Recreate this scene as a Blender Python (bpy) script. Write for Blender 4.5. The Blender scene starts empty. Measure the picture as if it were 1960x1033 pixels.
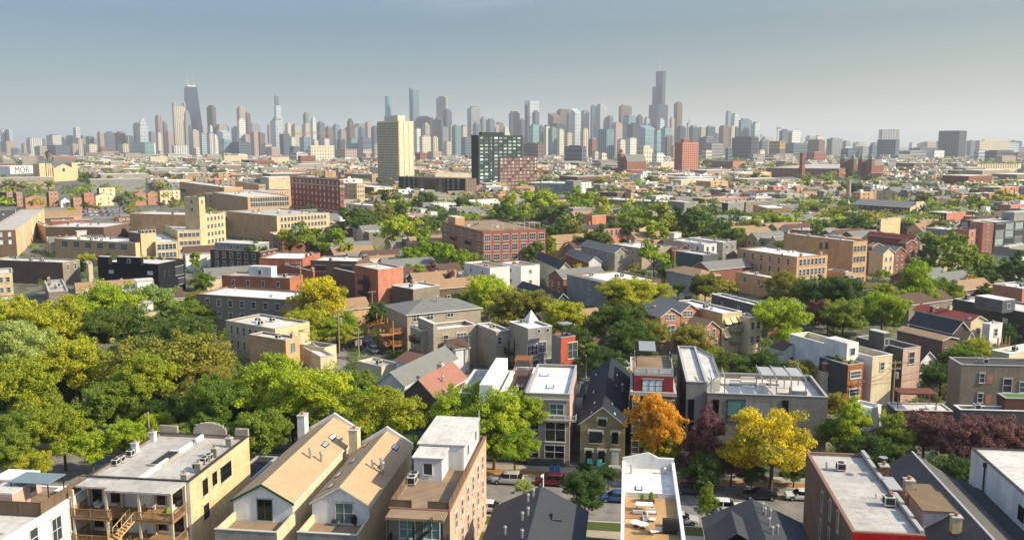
import bpy, math, random
from math import sin, cos, tan, atan2, radians, pi, sqrt, floor
from mathutils import Vector, Matrix
random.seed(7)
SC = bpy.context.scene
COL = SC.collection
# ---------------------------------------------------------------- camera
FPX = 1700.0; W0 = 1960.0; H0 = 1033.0; CX = 980.0; CY = 516.5
CAMZ = 48.0; PITCH = radians(8.0)
cam = bpy.data.cameras.new('camera'); camo = bpy.data.objects.new('camera', cam); COL.objects.link(camo)
cam.sensor_fit = 'HORIZONTAL'; cam.sensor_width = 36.0; cam.lens = 36.0*FPX/W0
cam.clip_start = 0.5; cam.clip_end = 90000
camo.location = (0, 0, CAMZ); camo.rotation_euler = (radians(90)-PITCH, 0, 0)
SC.camera = camo
# ---------------------------------------------------------------- world and sun
SUN_HEAD = 104.0   # heading to the right of the view direction
SUN_EL = 34.0
w = bpy.data.worlds.new('World'); SC.world = w; w.use_nodes = True
nt = w.node_tree; nt.nodes.clear()
sky = nt.nodes.new('ShaderNodeTexSky'); sky.sky_type = 'NISHITA'; sky.sun_disc = False
sky.sun_elevation = radians(SUN_EL); sky.sun_rotation = radians(SUN_HEAD)
sky.altitude = 100; sky.air_density = 1.0; sky.dust_density = 0.5; sky.ozone_density = 1.0
bg = nt.nodes.new('ShaderNodeBackground'); bg.inputs[1].default_value = 0.15
ow = nt.nodes.new('ShaderNodeOutputWorld')
ctc = nt.nodes.new('ShaderNodeTexCoord'); cmp_ = nt.nodes.new('ShaderNodeMapping'); cmp_.inputs['Scale'].default_value = (1.2, 1.2, 9.0); cmp_.inputs['Location'].default_value = (.35, 0, .2)
cno = nt.nodes.new('ShaderNodeTexNoise'); cno.inputs['Scale'].default_value = 3.2; cno.inputs['Detail'].default_value = 9; cno.inputs['Distortion'].default_value = .5
crp = nt.nodes.new('ShaderNodeValToRGB'); crp.color_ramp.elements[0].position = .5; crp.color_ramp.elements[0].color = (0,0,0,1); crp.color_ramp.elements[1].position = .8; crp.color_ramp.elements[1].color = (.35,.35,.35,1)
csp = nt.nodes.new('ShaderNodeSeparateXYZ'); cmr = nt.nodes.new('ShaderNodeMapRange'); cmr.inputs[1].default_value = .125; cmr.inputs[2].default_value = .16
cmu = nt.nodes.new('ShaderNodeMath'); cmu.operation = 'MULTIPLY'; cmx = nt.nodes.new('ShaderNodeMix'); cmx.data_type = 'RGBA'; cmx.inputs[7].default_value = (11, 10.6, 10.2, 1)
for a_, b_ in ((ctc.outputs['Generated'], cmp_.inputs[0]), (cmp_.outputs[0], cno.inputs[0]), (cno.outputs[0], crp.inputs[0]), (ctc.outputs['Generated'], csp.inputs[0]), (csp.outputs[2], cmr.inputs[0]), (crp.outputs[0], cmu.inputs[0]), (cmr.outputs[0], cmu.inputs[1]), (cmu.outputs[0], cmx.inputs[0]), (sky.outputs[0], cmx.inputs[6])): nt.links.new(a_, b_)
# painted colour ramps dim the low sky and warm it on the sun's side
zr = nt.nodes.new('ShaderNodeValToRGB'); e_ = zr.color_ramp.elements
for p_, c_ in ((0.0, (.182,.202,.203)), (.05, (.127,.160,.176)), (.13, (.121,.170,.197)), (.3, (.54,.53,.51)), (.6, (1,1,1))):
    q_ = e_[0] if p_ == 0 else (e_.new(p_) if p_ != .6 else e_[len(e_)-1]); q_.position = p_; q_.color = c_+(1,)
nt.links.new(csp.outputs[2], zr.inputs[0])
m1_ = nt.nodes.new('ShaderNodeMix'); m1_.data_type = 'RGBA'; m1_.blend_type = 'MULTIPLY'; m1_.inputs[0].default_value = 1
nt.links.new(cmx.outputs[2], m1_.inputs[6]); nt.links.new(zr.outputs[0], m1_.inputs[7])
xr_ = nt.nodes.new('ShaderNodeMapRange'); xr_.inputs[1].default_value = -.1; xr_.inputs[2].default_value = .6; nt.links.new(csp.outputs[0], xr_.inputs[0])
zf_ = nt.nodes.new('ShaderNodeMapRange'); zf_.inputs[1].default_value = .24; zf_.inputs[2].default_value = 0; nt.links.new(csp.outputs[2], zf_.inputs[0])
mm_ = nt.nodes.new('ShaderNodeMath'); mm_.operation = 'MULTIPLY'; nt.links.new(xr_.outputs[0], mm_.inputs[0]); nt.links.new(zf_.outputs[0], mm_.inputs[1])
m2_ = nt.nodes.new('ShaderNodeMix'); m2_.data_type = 'RGBA'; m2_.blend_type = 'MULTIPLY'; m2_.inputs[7].default_value = (2.0, 1.3, .74, 1)
nt.links.new(mm_.outputs[0], m2_.inputs[0]); nt.links.new(m1_.outputs[2], m2_.inputs[6]); nt.links.new(m2_.outputs[2], bg.inputs[0]); nt.links.new(bg.outputs[0], ow.inputs[0])
sl = bpy.data.lights.new('sun', 'SUN'); sl.energy = 3.6; sl.angle = radians(0.5); sl.color = (1.0, 0.88, 0.66)
so = bpy.data.objects.new('sun', sl); COL.objects.link(so)
sd = Vector((sin(radians(SUN_HEAD))*cos(radians(SUN_EL)), cos(radians(SUN_HEAD))*cos(radians(SUN_EL)), sin(radians(SUN_EL))))
so.rotation_euler = sd.to_track_quat('Z', 'Y').to_euler(); so.location = (60, -20, 120)
SC.view_settings.view_transform = 'Standard'; SC.view_settings.look = 'None'
SC.view_settings.exposure = 1.15; SC.view_settings.gamma = 1.0; SC.view_settings.use_curve_mapping = False
SC.cycles.max_bounces = 5; SC.cycles.diffuse_bounces = 3; SC.cycles.glossy_bounces = 2; SC.cycles.transmission_bounces = 2
SC.cycles.volume_bounces = 0; SC.cycles.transparent_max_bounces = 6
SC.cycles.caustics_reflective = False; SC.cycles.caustics_refractive = False

# ---------------------------------------------------------------- pixel to place
FR = [0, 0, 1.0]
def frame(n):
    FR[:] = {'s1': (0,120,.3098), 's2': (480,120,.3098), 's3': (960,100,.3098), 's4': (1440,160,.3194),
             'm1': (0,360,.3098), 'm2': (480,360,.3098), 'm3': (960,360,.3098), 'm4': (1440,360,.3194),
             'f1': (0,700,.3224), 'f2': (400,713,.3098), 'f3': (860,713,.3098), 'f4': (1300,713,.3098),
             'f5': (1500,640,.3805), 'f6': (600,540,.3098), 'f7': (1050,580,.30986), 'p': (0,0,1.0)}[n]
def fx(x): return FR[0]+x*FR[2]
def fy(y): return FR[1]+y*FR[2]
CF = Vector((0, cos(PITCH), -sin(PITCH))); CU = Vector((0, sin(PITCH), cos(PITCH))); CR = Vector((1, 0, 0)); CO = Vector((0, 0, CAMZ))
def ray(px, py): return CF + CR*((px-CX)/FPX) + CU*((CY-py)/FPX)
def PZ(px, py, z):
    r = ray(px, py); return CO + r*((z-CAMZ)/r.z)
def PY(px, py, Y):
    r = ray(px, py); return CO + r*(Y/r.y)
def proj(p):
    d = Vector(p)-CO; q = d.dot(CF); return (CX+FPX*d.dot(CR)/q, CY-FPX*d.dot(CU)/q)
def head(a): a = radians(a); return Vector((sin(a), cos(a), 0))
def reach_x(C, d, px):
    k = (px-CX)/FPX
    v = C-CO; den = d.dot(CR)-k*d.dot(CF)
    return (k*v.dot(CF)-v.dot(CR))/den
def reach_y(C, d, py):
    k = (CY-py)/FPX
    v = C-CO; den = d.dot(CU)-k*d.dot(CF)
    return (k*v.dot(CF)-v.dot(CU))/den
G2, G1, G1R = -37.6, -82.6, 7.4

# ---------------------------------------------------------------- materials
MATS = {}
def lin(c):
    return tuple(((v/255.0)/12.92 if v <= 10 else ((v/255.0+0.055)/1.055)**2.4) for v in c)
def newmat(name):
    m = bpy.data.materials.new(name); m.use_nodes = True
    n = m.node_tree.nodes; b = n.get('Principled BSDF'); return m, n, m.node_tree.links, b
def scl(c, k): return tuple(min(1, x*k) for x in c)+(1,)
def wallvec(n, l, sx=1, sz=1):
    tc = n.new('ShaderNodeTexCoord'); sp = n.new('ShaderNodeSeparateXYZ'); l.new(tc.outputs['Object'], sp.inputs[0])
    ad = n.new('ShaderNodeMath'); ad.operation = 'ADD'; l.new(sp.outputs[0], ad.inputs[0]); l.new(sp.outputs[1], ad.inputs[1])
    mx = n.new('ShaderNodeMath'); mx.operation = 'MULTIPLY'; l.new(ad.outputs[0], mx.inputs[0]); mx.inputs[1].default_value = sx
    mz = n.new('ShaderNodeMath'); mz.operation = 'MULTIPLY'; l.new(sp.outputs[2], mz.inputs[0]); mz.inputs[1].default_value = sz
    cb = n.new('ShaderNodeCombineXYZ'); l.new(mx.outputs[0], cb.inputs[0]); l.new(mz.outputs[0], cb.inputs[1])
    return cb.outputs[0], tc.outputs['Object']
def mixc(n, l, fac, a, b):
    m = n.new('ShaderNodeMix'); m.data_type = 'RGBA'
    for s, v in ((m.inputs[0], fac), (m.inputs[6], a), (m.inputs[7], b)):
        if hasattr(v, 'links'): l.new(v, s)
        else: s.default_value = v
    return m.outputs[2]
def ramp(n, l, src, stops):
    r = n.new('ShaderNodeValToRGB'); l.new(src, r.inputs[0])
    e = r.color_ramp.elements
    while len(e) < len(stops): e.new(0.5)
    for k, (p, c) in enumerate(stops): e[k].position = p; e[k].color = c if len(c) == 4 else tuple(c)+(1,)
    return r.outputs[0]
def M(name, c=None, kind='plain', rough=0.85, k=1.0):
    """name -> material; c is an sRGB triple of the thing's own colour"""
    if name in MATS: return MATS[name]
    base = lin(c); base = tuple(x*k for x in base)
    m, n, l, b = newmat(name)
    b.inputs['Roughness'].default_value = rough
    if 'Specular IOR Level' in b.inputs: b.inputs['Specular IOR Level'].default_value = 0.25
    def noise(vec, scale, det=4, dist=0):
        t = n.new('ShaderNodeTexNoise'); t.inputs['Scale'].default_value = scale; t.inputs['Detail'].default_value = det
        t.inputs['Distortion'].default_value = dist
        l.new(vec, t.inputs[0]); return t.outputs[0]
    if kind in ('brick', 'stucco', 'siding', 'stone', 'wood', 'concrete'):
        vec, ob = wallvec(n, l)
        big = noise(ob, 0.35, 5)
        col = mixc(n, l, ramp(n, l, big, [(0.3, (0,0,0)), (0.7, (1,1,1))]), scl(base, 0.82), scl(base, 1.12))
        if kind == 'brick' or kind == 'stone':
            t = n.new('ShaderNodeTexBrick'); l.new(vec, t.inputs[0]); t.inputs['Scale'].default_value = 1.0
            t.inputs['Brick Width'].default_value = 0.5 if kind == 'brick' else 0.9; t.inputs['Row Height'].default_value = 0.17 if kind == 'brick' else 0.4
            t.inputs['Mortar Size'].default_value = 0.02
            t.inputs['Color1'].default_value = (0.82,0.82,0.82,1); t.inputs['Color2'].default_value = (1.12,1.12,1.12,1); t.inputs['Mortar'].default_value = (0.9,0.9,0.9,1)
            mm = n.new('ShaderNodeMix'); mm.data_type = 'RGBA'; mm.blend_type = 'MULTIPLY'; mm.inputs[0].default_value = 1
            l.new(col, mm.inputs[6]); l.new(t.outputs[0], mm.inputs[7]); col = mm.outputs[2]
        if kind in ('siding', 'wood'):
            wv = n.new('ShaderNodeTexWave'); wv.bands_direction = 'Y' if kind == 'siding' else 'X'; wv.inputs['Scale'].default_value = 1.6 if kind == 'siding' else 2.2
            l.new(vec, wv.inputs[0])
            col = mixc(n, l, ramp(n, l, wv.outputs[0], [(0.0, (0.5,)*3), (0.25, (0,0,0))]), col, scl(base, 0.62))
        # rain streaks and grime with a shape of their own
        v2, _ = wallvec(n, l, 1.3, 0.12)
        st = noise(v2, 1.0, 6, 0.6)
        col = mixc(n, l, ramp(n, l, st, [(0.49, (0,0,0)), (0.72, (0.55,)*3)]), col, scl(base, 0.6))
        l.new(col, b.inputs['Base Color'])
        bp = n.new('ShaderNodeBump'); bp.inputs['Strength'].default_value = 0.25; bp.inputs['Distance'].default_value = 0.05
        l.new(noise(ob, 6, 4), bp.inputs['Height']); l.new(bp.outputs[0], b.inputs['Normal'])
    elif kind == 'roof':      # flat membrane with ponding stains and seams
        tc = n.new('ShaderNodeTexCoord'); ob = tc.outputs['Object']
        a = noise(ob, 0.28, 7, 1.2); c2 = noise(ob, 1.6, 5)
        col = mixc(n, l, ramp(n, l, a, [(0.35, (0,0,0)), (0.65, (1,1,1))]), scl(base, 1.06), scl(base, 0.8))
        col = mixc(n, l, ramp(n, l, c2, [(0.52, (0,0,0)), (0.68, (0.75,)*3)]), col, scl(tuple(x*y for x, y in zip(base, (0.72,0.66,0.58))), 1))
        t = n.new('ShaderNodeTexBrick'); l.new(ob, t.inputs[0]); t.inputs['Scale'].default_value = 1.0
        t.inputs['Brick Width'].default_value = 9; t.inputs['Row Height'].default_value = 1.4; t.inputs['Mortar Size'].default_value = 0.03
        t.inputs['Color1'].default_value = (1,1,1,1); t.inputs['Color2'].default_value = (0.95,0.95,0.95,1); t.inputs['Mortar'].default_value = (0.72,0.72,0.72,1)
        mm = n.new('ShaderNodeMix'); mm.data_type = 'RGBA'; mm.blend_type = 'MULTIPLY'; mm.inputs[0].default_value = 1
        l.new(col, mm.inputs[6]); l.new(t.outputs[0], mm.inputs[7]); l.new(mm.outputs[2], b.inputs['Base Color'])
    elif kind == 'shingle':
        tc = n.new('ShaderNodeTexCoord'); ob = tc.outputs['Object']
        t = n.new('ShaderNodeTexBrick'); l.new(wallvec(n, l)[0], t.inputs[0]); t.inputs['Scale'].default_value = 1.0
        t.inputs['Brick Width'].default_value = 0.33; t.inputs['Row Height'].default_value = 0.14; t.inputs['Mortar Size'].default_value = 0.015
        t.inputs['Color1'].default_value = scl(base, 0.9); t.inputs['Color2'].default_value = scl(base, 1.08); t.inputs['Mortar'].default_value = scl(base, 0.85)
        col = mixc(n, l, ramp(n, l, noise(ob, 0.5, 6), [(0.4, (0,0,0)), (0.7, (0.5,)*3)]), t.outputs[0], scl(base, 0.75))
        l.new(col, b.inputs['Base Color'])
    elif kind == 'leaf':
        oi = n.new('ShaderNodeObjectInfo'); geo = n.new('ShaderNodeNewGeometry'); tc = n.new('ShaderNodeTexCoord')
        big = noise(tc.outputs['Object'], 1.7, 3)
        col = mixc(n, l, geo.outputs['Random Per Island'], scl(base, 0.55), scl(base, 1.6))  # random tone per leaf, spread widened to paint in sprinkled highlights
        warm = tuple(x*y for x, y in zip(base, (1.3, 1.1, 0.7))) if name not in ('leaf_yellow', 'leaf_orange') else (.15, .17, .035) if name == 'leaf_yellow' else (.36, .2, .03)
        col = mixc(n, l, ramp(n, l, big, [(0.45, (0,0,0)), (0.7, (0.55 if name not in ('leaf_yellow', 'leaf_orange') else 0.8,)*3)]), col, scl(warm, 1.15))
        hs = n.new('ShaderNodeHueSaturation'); l.new(col, hs.inputs['Color'])
        mr = n.new('ShaderNodeMapRange'); l.new(oi.outputs['Random'], mr.inputs[0]); mr.inputs[3].default_value = 0.488; mr.inputs[4].default_value = 0.525
        l.new(mr.outputs[0], hs.inputs['Hue'])
        mv = n.new('ShaderNodeMapRange'); l.new(oi.outputs['Random'], mv.inputs[0]); mv.inputs[3].default_value = 1.2; mv.inputs[4].default_value = 0.8
        l.new(mv.outputs[0], hs.inputs['Value'])
        l.new(hs.outputs[0], b.inputs['Base Color'])
        tr = n.new('ShaderNodeBsdfTranslucent'); l.new(hs.outputs[0], tr.inputs[0])
        ms = n.new('ShaderNodeMixShader'); ms.inputs[0].default_value = 0.45
        out = n.get('Material Output'); l.new(b.outputs[0], ms.inputs[1]); l.new(tr.outputs[0], ms.inputs[2]); l.new(ms.outputs[0], out.inputs[0])
    elif kind in ('grid', 'ribs', 'bands', 'curtain'):     # far office and apartment towers
        gx, gz = {'grid': (8.0, 9.0), 'ribs': (9.0, 400.0), 'bands': (300.0, 10.0), 'curtain': (14.0, 16.0)}[kind]
        vec, ob = wallvec(n, l)
        t = n.new('ShaderNodeTexBrick'); l.new(vec, t.inputs[0]); t.offset = 0.0; t.inputs['Scale'].default_value = 1.0
        t.inputs['Brick Width'].default_value = gx; t.inputs['Row Height'].default_value = gz
        t.inputs['Mortar Size'].default_value = {'grid': 2.1, 'ribs': 2.2, 'bands': 2.4, 'curtain': 1.2}[kind]; t.inputs['Mortar Smooth'].default_value = 0.1
        dk = {'grid': 0.36, 'ribs': 0.34, 'bands': 0.36, 'curtain': 0.8}[kind]
        t.inputs['Color1'].default_value = scl(base, dk*0.8); t.inputs['Color2'].default_value = scl(base, dk*1.1); t.inputs['Mortar'].default_value = scl(base, 1.05 if kind != 'curtain' else 1.35)
        big = noise(ob, 0.012, 3)
        col = mixc(n, l, ramp(n, l, big, [(0.35, (0,0,0)), (0.7, (0.5,)*3)]), t.outputs[0], scl(base, 0.72))
        l.new(col, b.inputs['Base Color'])
        b.inputs['Roughness'].default_value = 0.22 if kind == 'curtain' else 0.6
        if kind == 'curtain': b.inputs['Specular IOR Level'].default_value = 0.8
    elif kind == 'glass':
        tc = n.new('ShaderNodeTexCoord'); oi = n.new('ShaderNodeObjectInfo')
        col = mixc(n, l, oi.outputs['Random'], scl(base, 0.5), scl(base, 1.7))
        l.new(col, b.inputs['Base Color']); b.inputs['Roughness'].default_value = 0.08; b.inputs['Specular IOR Level'].default_value = 0.6
    else:
        tc = n.new('ShaderNodeTexCoord'); ob = tc.outputs['Object']
        col = mixc(n, l, noise(ob, 1.5, 4), scl(base, 0.86), scl(base, 1.12)); l.new(col, b.inputs['Base Color'])
        if kind == 'paint':
            b.inputs['Roughness'].default_value = 0.25; b.inputs['Coat Weight'].default_value = 0.6; b.inputs['Specular IOR Level'].default_value = 0.5
        if kind == 'metal': b.inputs['Metallic'].default_value = 0.7
    MATS[name] = m
    return m

# ---------------------------------------------------------------- mesh builder
class MB:
    def __init__(s): s.v = []; s.f = []; s.m = []; s.mats = []
    def mi(s, mat):
        if mat not in s.mats: s.mats.append(mat)
        return s.mats.index(mat)
    def face(s, pts, mat):
        i = len(s.v); s.v += [tuple(p) for p in pts]; s.f.append(tuple(range(i, i+len(pts)))); s.m.append(s.mi(mat))
    def box(s, x0, x1, y0, y1, z0, z1, mat, skip=''):
        i = len(s.v); s.v += [(x0,y0,z0),(x1,y0,z0),(x1,y1,z0),(x0,y1,z0),(x0,y0,z1),(x1,y0,z1),(x1,y1,z1),(x0,y1,z1)]
        k = s.mi(mat)
        for n_, q in (('b',(0,3,2,1)),('t',(4,5,6,7)),('s',(0,1,5,4)),('e',(1,2,6,5)),('n',(2,3,7,6)),('w',(3,0,4,7))):
            if n_ in skip: continue
            s.f.append(tuple(i+j for j in q)); s.m.append(k)
        return s
    def prism(s, poly, z0, z1, mat, top=None):
        n = len(poly); i = len(s.v); s.v += [(p[0],p[1],z0) for p in poly]+[(p[0],p[1],z1) for p in poly]; k = s.mi(mat)
        for j in range(n): s.f.append((i+j, i+(j+1)%n, i+n+(j+1)%n, i+n+j)); s.m.append(k)
        s.f.append(tuple(i+n+j for j in range(n))); s.m.append(s.mi(top or mat)); s.f.append(tuple(i+j for j in reversed(range(n)))); s.m.append(k)
        return s
    def cyl(s, x, y, z0, z1, r, mat, n=10, r2=None):
        r2 = r if r2 is None else r2
        i = len(s.v); k = s.mi(mat)
        s.v += [(x+r*cos(2*pi*j/n), y+r*sin(2*pi*j/n), z0) for j in range(n)]+[(x+r2*cos(2*pi*j/n), y+r2*sin(2*pi*j/n), z1) for j in range(n)]
        for j in range(n): s.f.append((i+j, i+(j+1)%n, i+n+(j+1)%n, i+n+j)); s.m.append(k)
        s.f.append(tuple(i+n+j for j in range(n))); s.m.append(k)
        return s
    def tube(s, a, b, r, mat, n=5, r2=None):
        a = Vector(a); b = Vector(b); r2 = r if r2 is None else r2
        d = (b-a).normalized(); u = d.orthogonal().normalized(); v = d.cross(u); i = len(s.v); k = s.mi(mat)
        s.v += [tuple(a+(u*cos(2*pi*j/n)+v*sin(2*pi*j/n))*r) for j in range(n)]+[tuple(b+(u*cos(2*pi*j/n)+v*sin(2*pi*j/n))*r2) for j in range(n)]
        for j in range(n): s.f.append((i+j, i+(j+1)%n, i+n+(j+1)%n, i+n+j)); s.m.append(k)
        s.f.append(tuple(i+n+j for j in range(n))); s.m.append(k); s.f.append(tuple(i+j for j in reversed(range(n)))); s.m.append(k)
        return s
    def mesh(s, name):
        me = bpy.data.meshes.new(name); me.from_pydata(s.v, [], s.f)
        for m in s.mats: me.materials.append(m)
        me.polygons.foreach_set('material_index', s.m); me.update(); return me
    def build(s, name, parent=None, loc=None, smooth=False, **kw):
        me = s.mesh(name); o = bpy.data.objects.new(name, me); COL.objects.link(o)
        if smooth: me.polygons.foreach_set('use_smooth', [True]*len(me.polygons))
        if parent: o.parent = parent
        if loc is not None: o.location = loc
        tag(o, **kw); return o
def tag(o, label=None, cat=None, group=None, kind=None):
    if label: o['label'] = label
    if cat: o['category'] = cat
    if group: o['group'] = group
    if kind: o['kind'] = kind
    return o
def empty(name, loc, rz=0, label=None, cat=None, group=None):
    o = bpy.data.objects.new(name, None); COL.objects.link(o); o.location = loc; o.rotation_euler = (0,0,rz); o.empty_display_size = 0.5
    return tag(o, label, cat, group)
def put(me, name, parent, loc=(0,0,0), rz=0, sc=None, **kw):
    o = bpy.data.objects.new(name, me); COL.objects.link(o); o.parent = parent; o.location = loc; o.rotation_euler = (0,0,rz)
    if sc: o.scale = sc
    return tag(o, **kw)
# automatic labels: filled in at the end from what stands next to what in the view
AUTO = []      # (object, phrase, photo x, photo y, size)
FOOT = []      # footprints kept clear: (centre x, centre y, radius)
def foot_rect(o, x0, x1, y0, y1):
    FOOT.append((o.location.x, o.location.y, -o.rotation_euler[2], x0, x1, y0, y1))
def clear_of(x, y, pad=2.0):
    for (ox, oy, a, x0, x1, y0, y1) in FOOT:
        dx = x-ox; dy = y-oy
        if abs(dx)+abs(dy) > 400: continue
        # local X = (cos g, -sin g), local Y = (sin g, cos g), g = a
        lx = dx*cos(a)-dy*sin(a); ly = dx*sin(a)+dy*cos(a)
        if x0-pad < lx < x1+pad and y0-pad < ly < y1+pad: return False
    return True
# ================================================================ ground
GR, gn, gl, gb = newmat('ground_cover')
tc = gn.new('ShaderNodeTexCoord')
t1 = gn.new('ShaderNodeTexNoise'); t1.inputs['Scale'].default_value = 0.02; t1.inputs['Detail'].default_value = 8; gl.new(tc.outputs['Object'], t1.inputs[0])
c1 = ramp(gn, gl, t1.outputs[0], [(0.40, (0.05,0.07,0.025)), (0.52, (0.11,0.10,0.07)), (0.62, (0.16,0.15,0.13))])
t2 = gn.new('ShaderNodeTexNoise'); t2.inputs['Scale'].default_value = .22; t2.inputs['Detail'].default_value = 9; gl.new(tc.outputs['Object'], t2.inputs[0])
c2 = ramp(gn, gl, t2.outputs[0], [(0.42, (0.035,0.05,0.018)), (0.5, (0.10,0.10,0.06)), (0.56, (0.19,0.175,0.15)), (0.66, (0.11,0.10,0.09))])
gl.new(mixc(gn, gl, .62, c1, c2), gb.inputs['Base Color']); gb.inputs['Roughness'].default_value = 0.95
mb = MB(); mb.box(-32000, 32000, -300, 34000, -0.6, 0, GR); ground = mb.build('ground', kind='structure')

# ================================================================ skyline towers
TW = {'tan': (196,182,158), 'cream': (222,208,178), 'white': (226,222,212), 'grey': (150,150,148), 'slate': (92,104,116),
      'dark': (62,68,76), 'brown': (120,98,84), 'pink': (186,158,142), 'blue': (110,140,158), 'teal': (120,158,160), 'pale': (186,196,198),
      'cyan': (96,158,172), 'red': (150,82,62), 'gold': (214,176,70)}
TWW = {'tan': 'tan', 'cream': 'cream', 'white': 'white', 'grey': 'grey', 'slate': 'slate blue', 'dark': 'dark', 'brown': 'brown', 'pink': 'pinkish',
       'blue': 'blue glass', 'teal': 'teal glass', 'pale': 'pale glass', 'cyan': 'cyan glass', 'red': 'red brick', 'gold': 'gold'}
STW = {'grid': 'gridded', 'ribs': 'ribbed', 'bands': 'banded', 'curtain': 'sheer'}
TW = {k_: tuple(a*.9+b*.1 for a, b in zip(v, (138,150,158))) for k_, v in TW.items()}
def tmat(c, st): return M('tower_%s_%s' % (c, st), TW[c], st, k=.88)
def T(x0, x1, yt, c='tan', st='grid', D=4300, sp=None, top='box', yb=None, name=None, label=None, crownh=None):
    x0, x1, yt = fx(x0), fx(x1), fy(yt)
    xs = fx(sp) if sp is not None else x0+(x1-x0)*0.42
    D = D*(1+random.uniform(-0.03, 0.03))
    C = PY(xs, yt, D); z = C.z
    wx = reach_x(C, head(G2+90), x1); dy = reach_x(C, head(G2), x0)
    h = z
    tall = 'tall' if z > 170 else ('low' if z < 60 else 'midheight')
    nm = name or ('skyscraper' if z > 120 else ('high_rise' if z > 45 else 'office_block'))
    r = empty(nm, (C.x, C.y, 0), radians(-G2), label, 'tower' if z > 45 else 'building', 'buildings of the far downtown skyline')
    m = tmat(c, st); rm = tmat('grey', 'bands')
    q = crownh or min(z*0.05, 9)
    mb = MB()
    if top == 'step':
        mb.box(0, wx, 0, dy, 0, h*0.78, m, 'b'); mb.box(wx*.12, wx*.88, dy*.12, dy*.88, h*0.78, h*.93, m, 'b'); mb.box(wx*.27, wx*.73, dy*.27, dy*.73, h*.93, h, m, 'b')
        mb.build('shaft', r)
    elif top == 'round':
        R = min(wx, dy)/2
        mb.box(0, wx, 0, dy, 0, h-R*1.1, m, 'b'); mb.build('shaft', r)
        mb = MB(); mb.box(wx*.1, wx*.9, dy*.1, dy*.9, h-R*1.1, h-R*.5, m, 'b'); mb.cyl(wx/2, dy/2, h-R*.5, h, R*.78, m, 12, R*.25); mb.build('crown', r)
    elif top == 'slant':
        mb.box(0, wx, 0, dy, 0, h*.9, m, 'bt')
        v = [(0,0,h*.9),(wx,0,h*.9),(wx,dy,h),(0,dy,h)]
        mb.face(v, m); mb.face([(wx,0,h*.9),(wx,dy,h*.9),(wx,dy,h)], m); mb.face([(0,dy,h*.9),(0,0,h*.9),(0,dy,h)], m); mb.face([(wx,dy,h*.9),(0,dy,h*.9),(0,dy,h),(wx,dy,h)], m); mb.build('shaft', r)
    elif top == 'spire':
        mb.box(0, wx, 0, dy, 0, h*.8, m, 'b'); mb.build('shaft', r)
        mb = MB(); mb.cyl(wx/2, dy/2, h*.8, h, min(wx, dy)*.3, m, 8, 0.5); mb.build('spire', r)
    elif top == 'plain':
        mb.box(0, wx, 0, dy, 0, h, m, 'b'); mb.build('shaft', r)
    else:
        mb.box(0, wx, 0, dy, 0, h-q, m, 'b'); mb.build('shaft', r)
        a = random.uniform(.1,.25)
        mb = MB(); mb.box(wx*a, wx*(1-a), dy*a, dy*(1-a), h-q, h, random.choice([rm, m]), 'b'); mb.build('penthouse', r)
    foot_rect(r, 0, wx, 0, dy)
    if not label: AUTO.append((r, '%s %s %s' % (TWW[c], STW[st], {'skyscraper': 'skyscraper', 'high_rise': 'high-rise', 'office_block': 'office block'}.get(nm, nm)), (x0+x1)/2, yt, x1-x0))
    return r, wx, dy, z
def sk(spec):
    for s in spec.strip().split('\n'):
        q = s.split()
        if not q: continue
        kw = {}
        for e in q[5:]:
            k_, v_ = e.split('='); kw[k_] = float(v_) if k_ in ('D', 'sp', 'crownh') else v_
        T(float(q[0]), float(q[1]), float(q[2]), q[3], q[4], **kw)
frame('s1')
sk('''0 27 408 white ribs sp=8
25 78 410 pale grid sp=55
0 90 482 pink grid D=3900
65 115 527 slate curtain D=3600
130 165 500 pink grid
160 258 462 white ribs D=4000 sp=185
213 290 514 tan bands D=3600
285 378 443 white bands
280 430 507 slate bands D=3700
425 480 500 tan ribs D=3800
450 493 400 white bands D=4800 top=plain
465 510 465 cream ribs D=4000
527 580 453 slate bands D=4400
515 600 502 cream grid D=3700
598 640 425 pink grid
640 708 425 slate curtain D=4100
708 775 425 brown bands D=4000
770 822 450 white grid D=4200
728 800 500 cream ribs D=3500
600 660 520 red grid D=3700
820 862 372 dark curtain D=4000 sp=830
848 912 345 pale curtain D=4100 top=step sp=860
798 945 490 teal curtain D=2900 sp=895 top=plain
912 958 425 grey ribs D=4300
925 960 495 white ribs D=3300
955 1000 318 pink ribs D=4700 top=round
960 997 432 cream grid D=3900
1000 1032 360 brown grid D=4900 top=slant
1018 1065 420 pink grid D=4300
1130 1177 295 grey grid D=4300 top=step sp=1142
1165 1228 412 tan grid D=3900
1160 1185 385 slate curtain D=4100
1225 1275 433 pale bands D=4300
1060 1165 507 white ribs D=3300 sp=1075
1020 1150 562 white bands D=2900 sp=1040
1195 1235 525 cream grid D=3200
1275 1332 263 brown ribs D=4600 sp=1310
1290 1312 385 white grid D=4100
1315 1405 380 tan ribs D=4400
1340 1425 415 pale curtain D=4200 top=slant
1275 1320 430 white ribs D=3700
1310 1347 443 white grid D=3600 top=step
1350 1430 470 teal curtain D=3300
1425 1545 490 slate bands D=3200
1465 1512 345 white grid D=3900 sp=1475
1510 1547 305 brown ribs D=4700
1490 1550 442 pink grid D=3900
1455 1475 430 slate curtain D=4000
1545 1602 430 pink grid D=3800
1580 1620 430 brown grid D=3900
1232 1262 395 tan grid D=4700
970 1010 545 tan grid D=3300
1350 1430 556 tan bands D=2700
1430 1530 566 white bands D=2500''')
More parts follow.
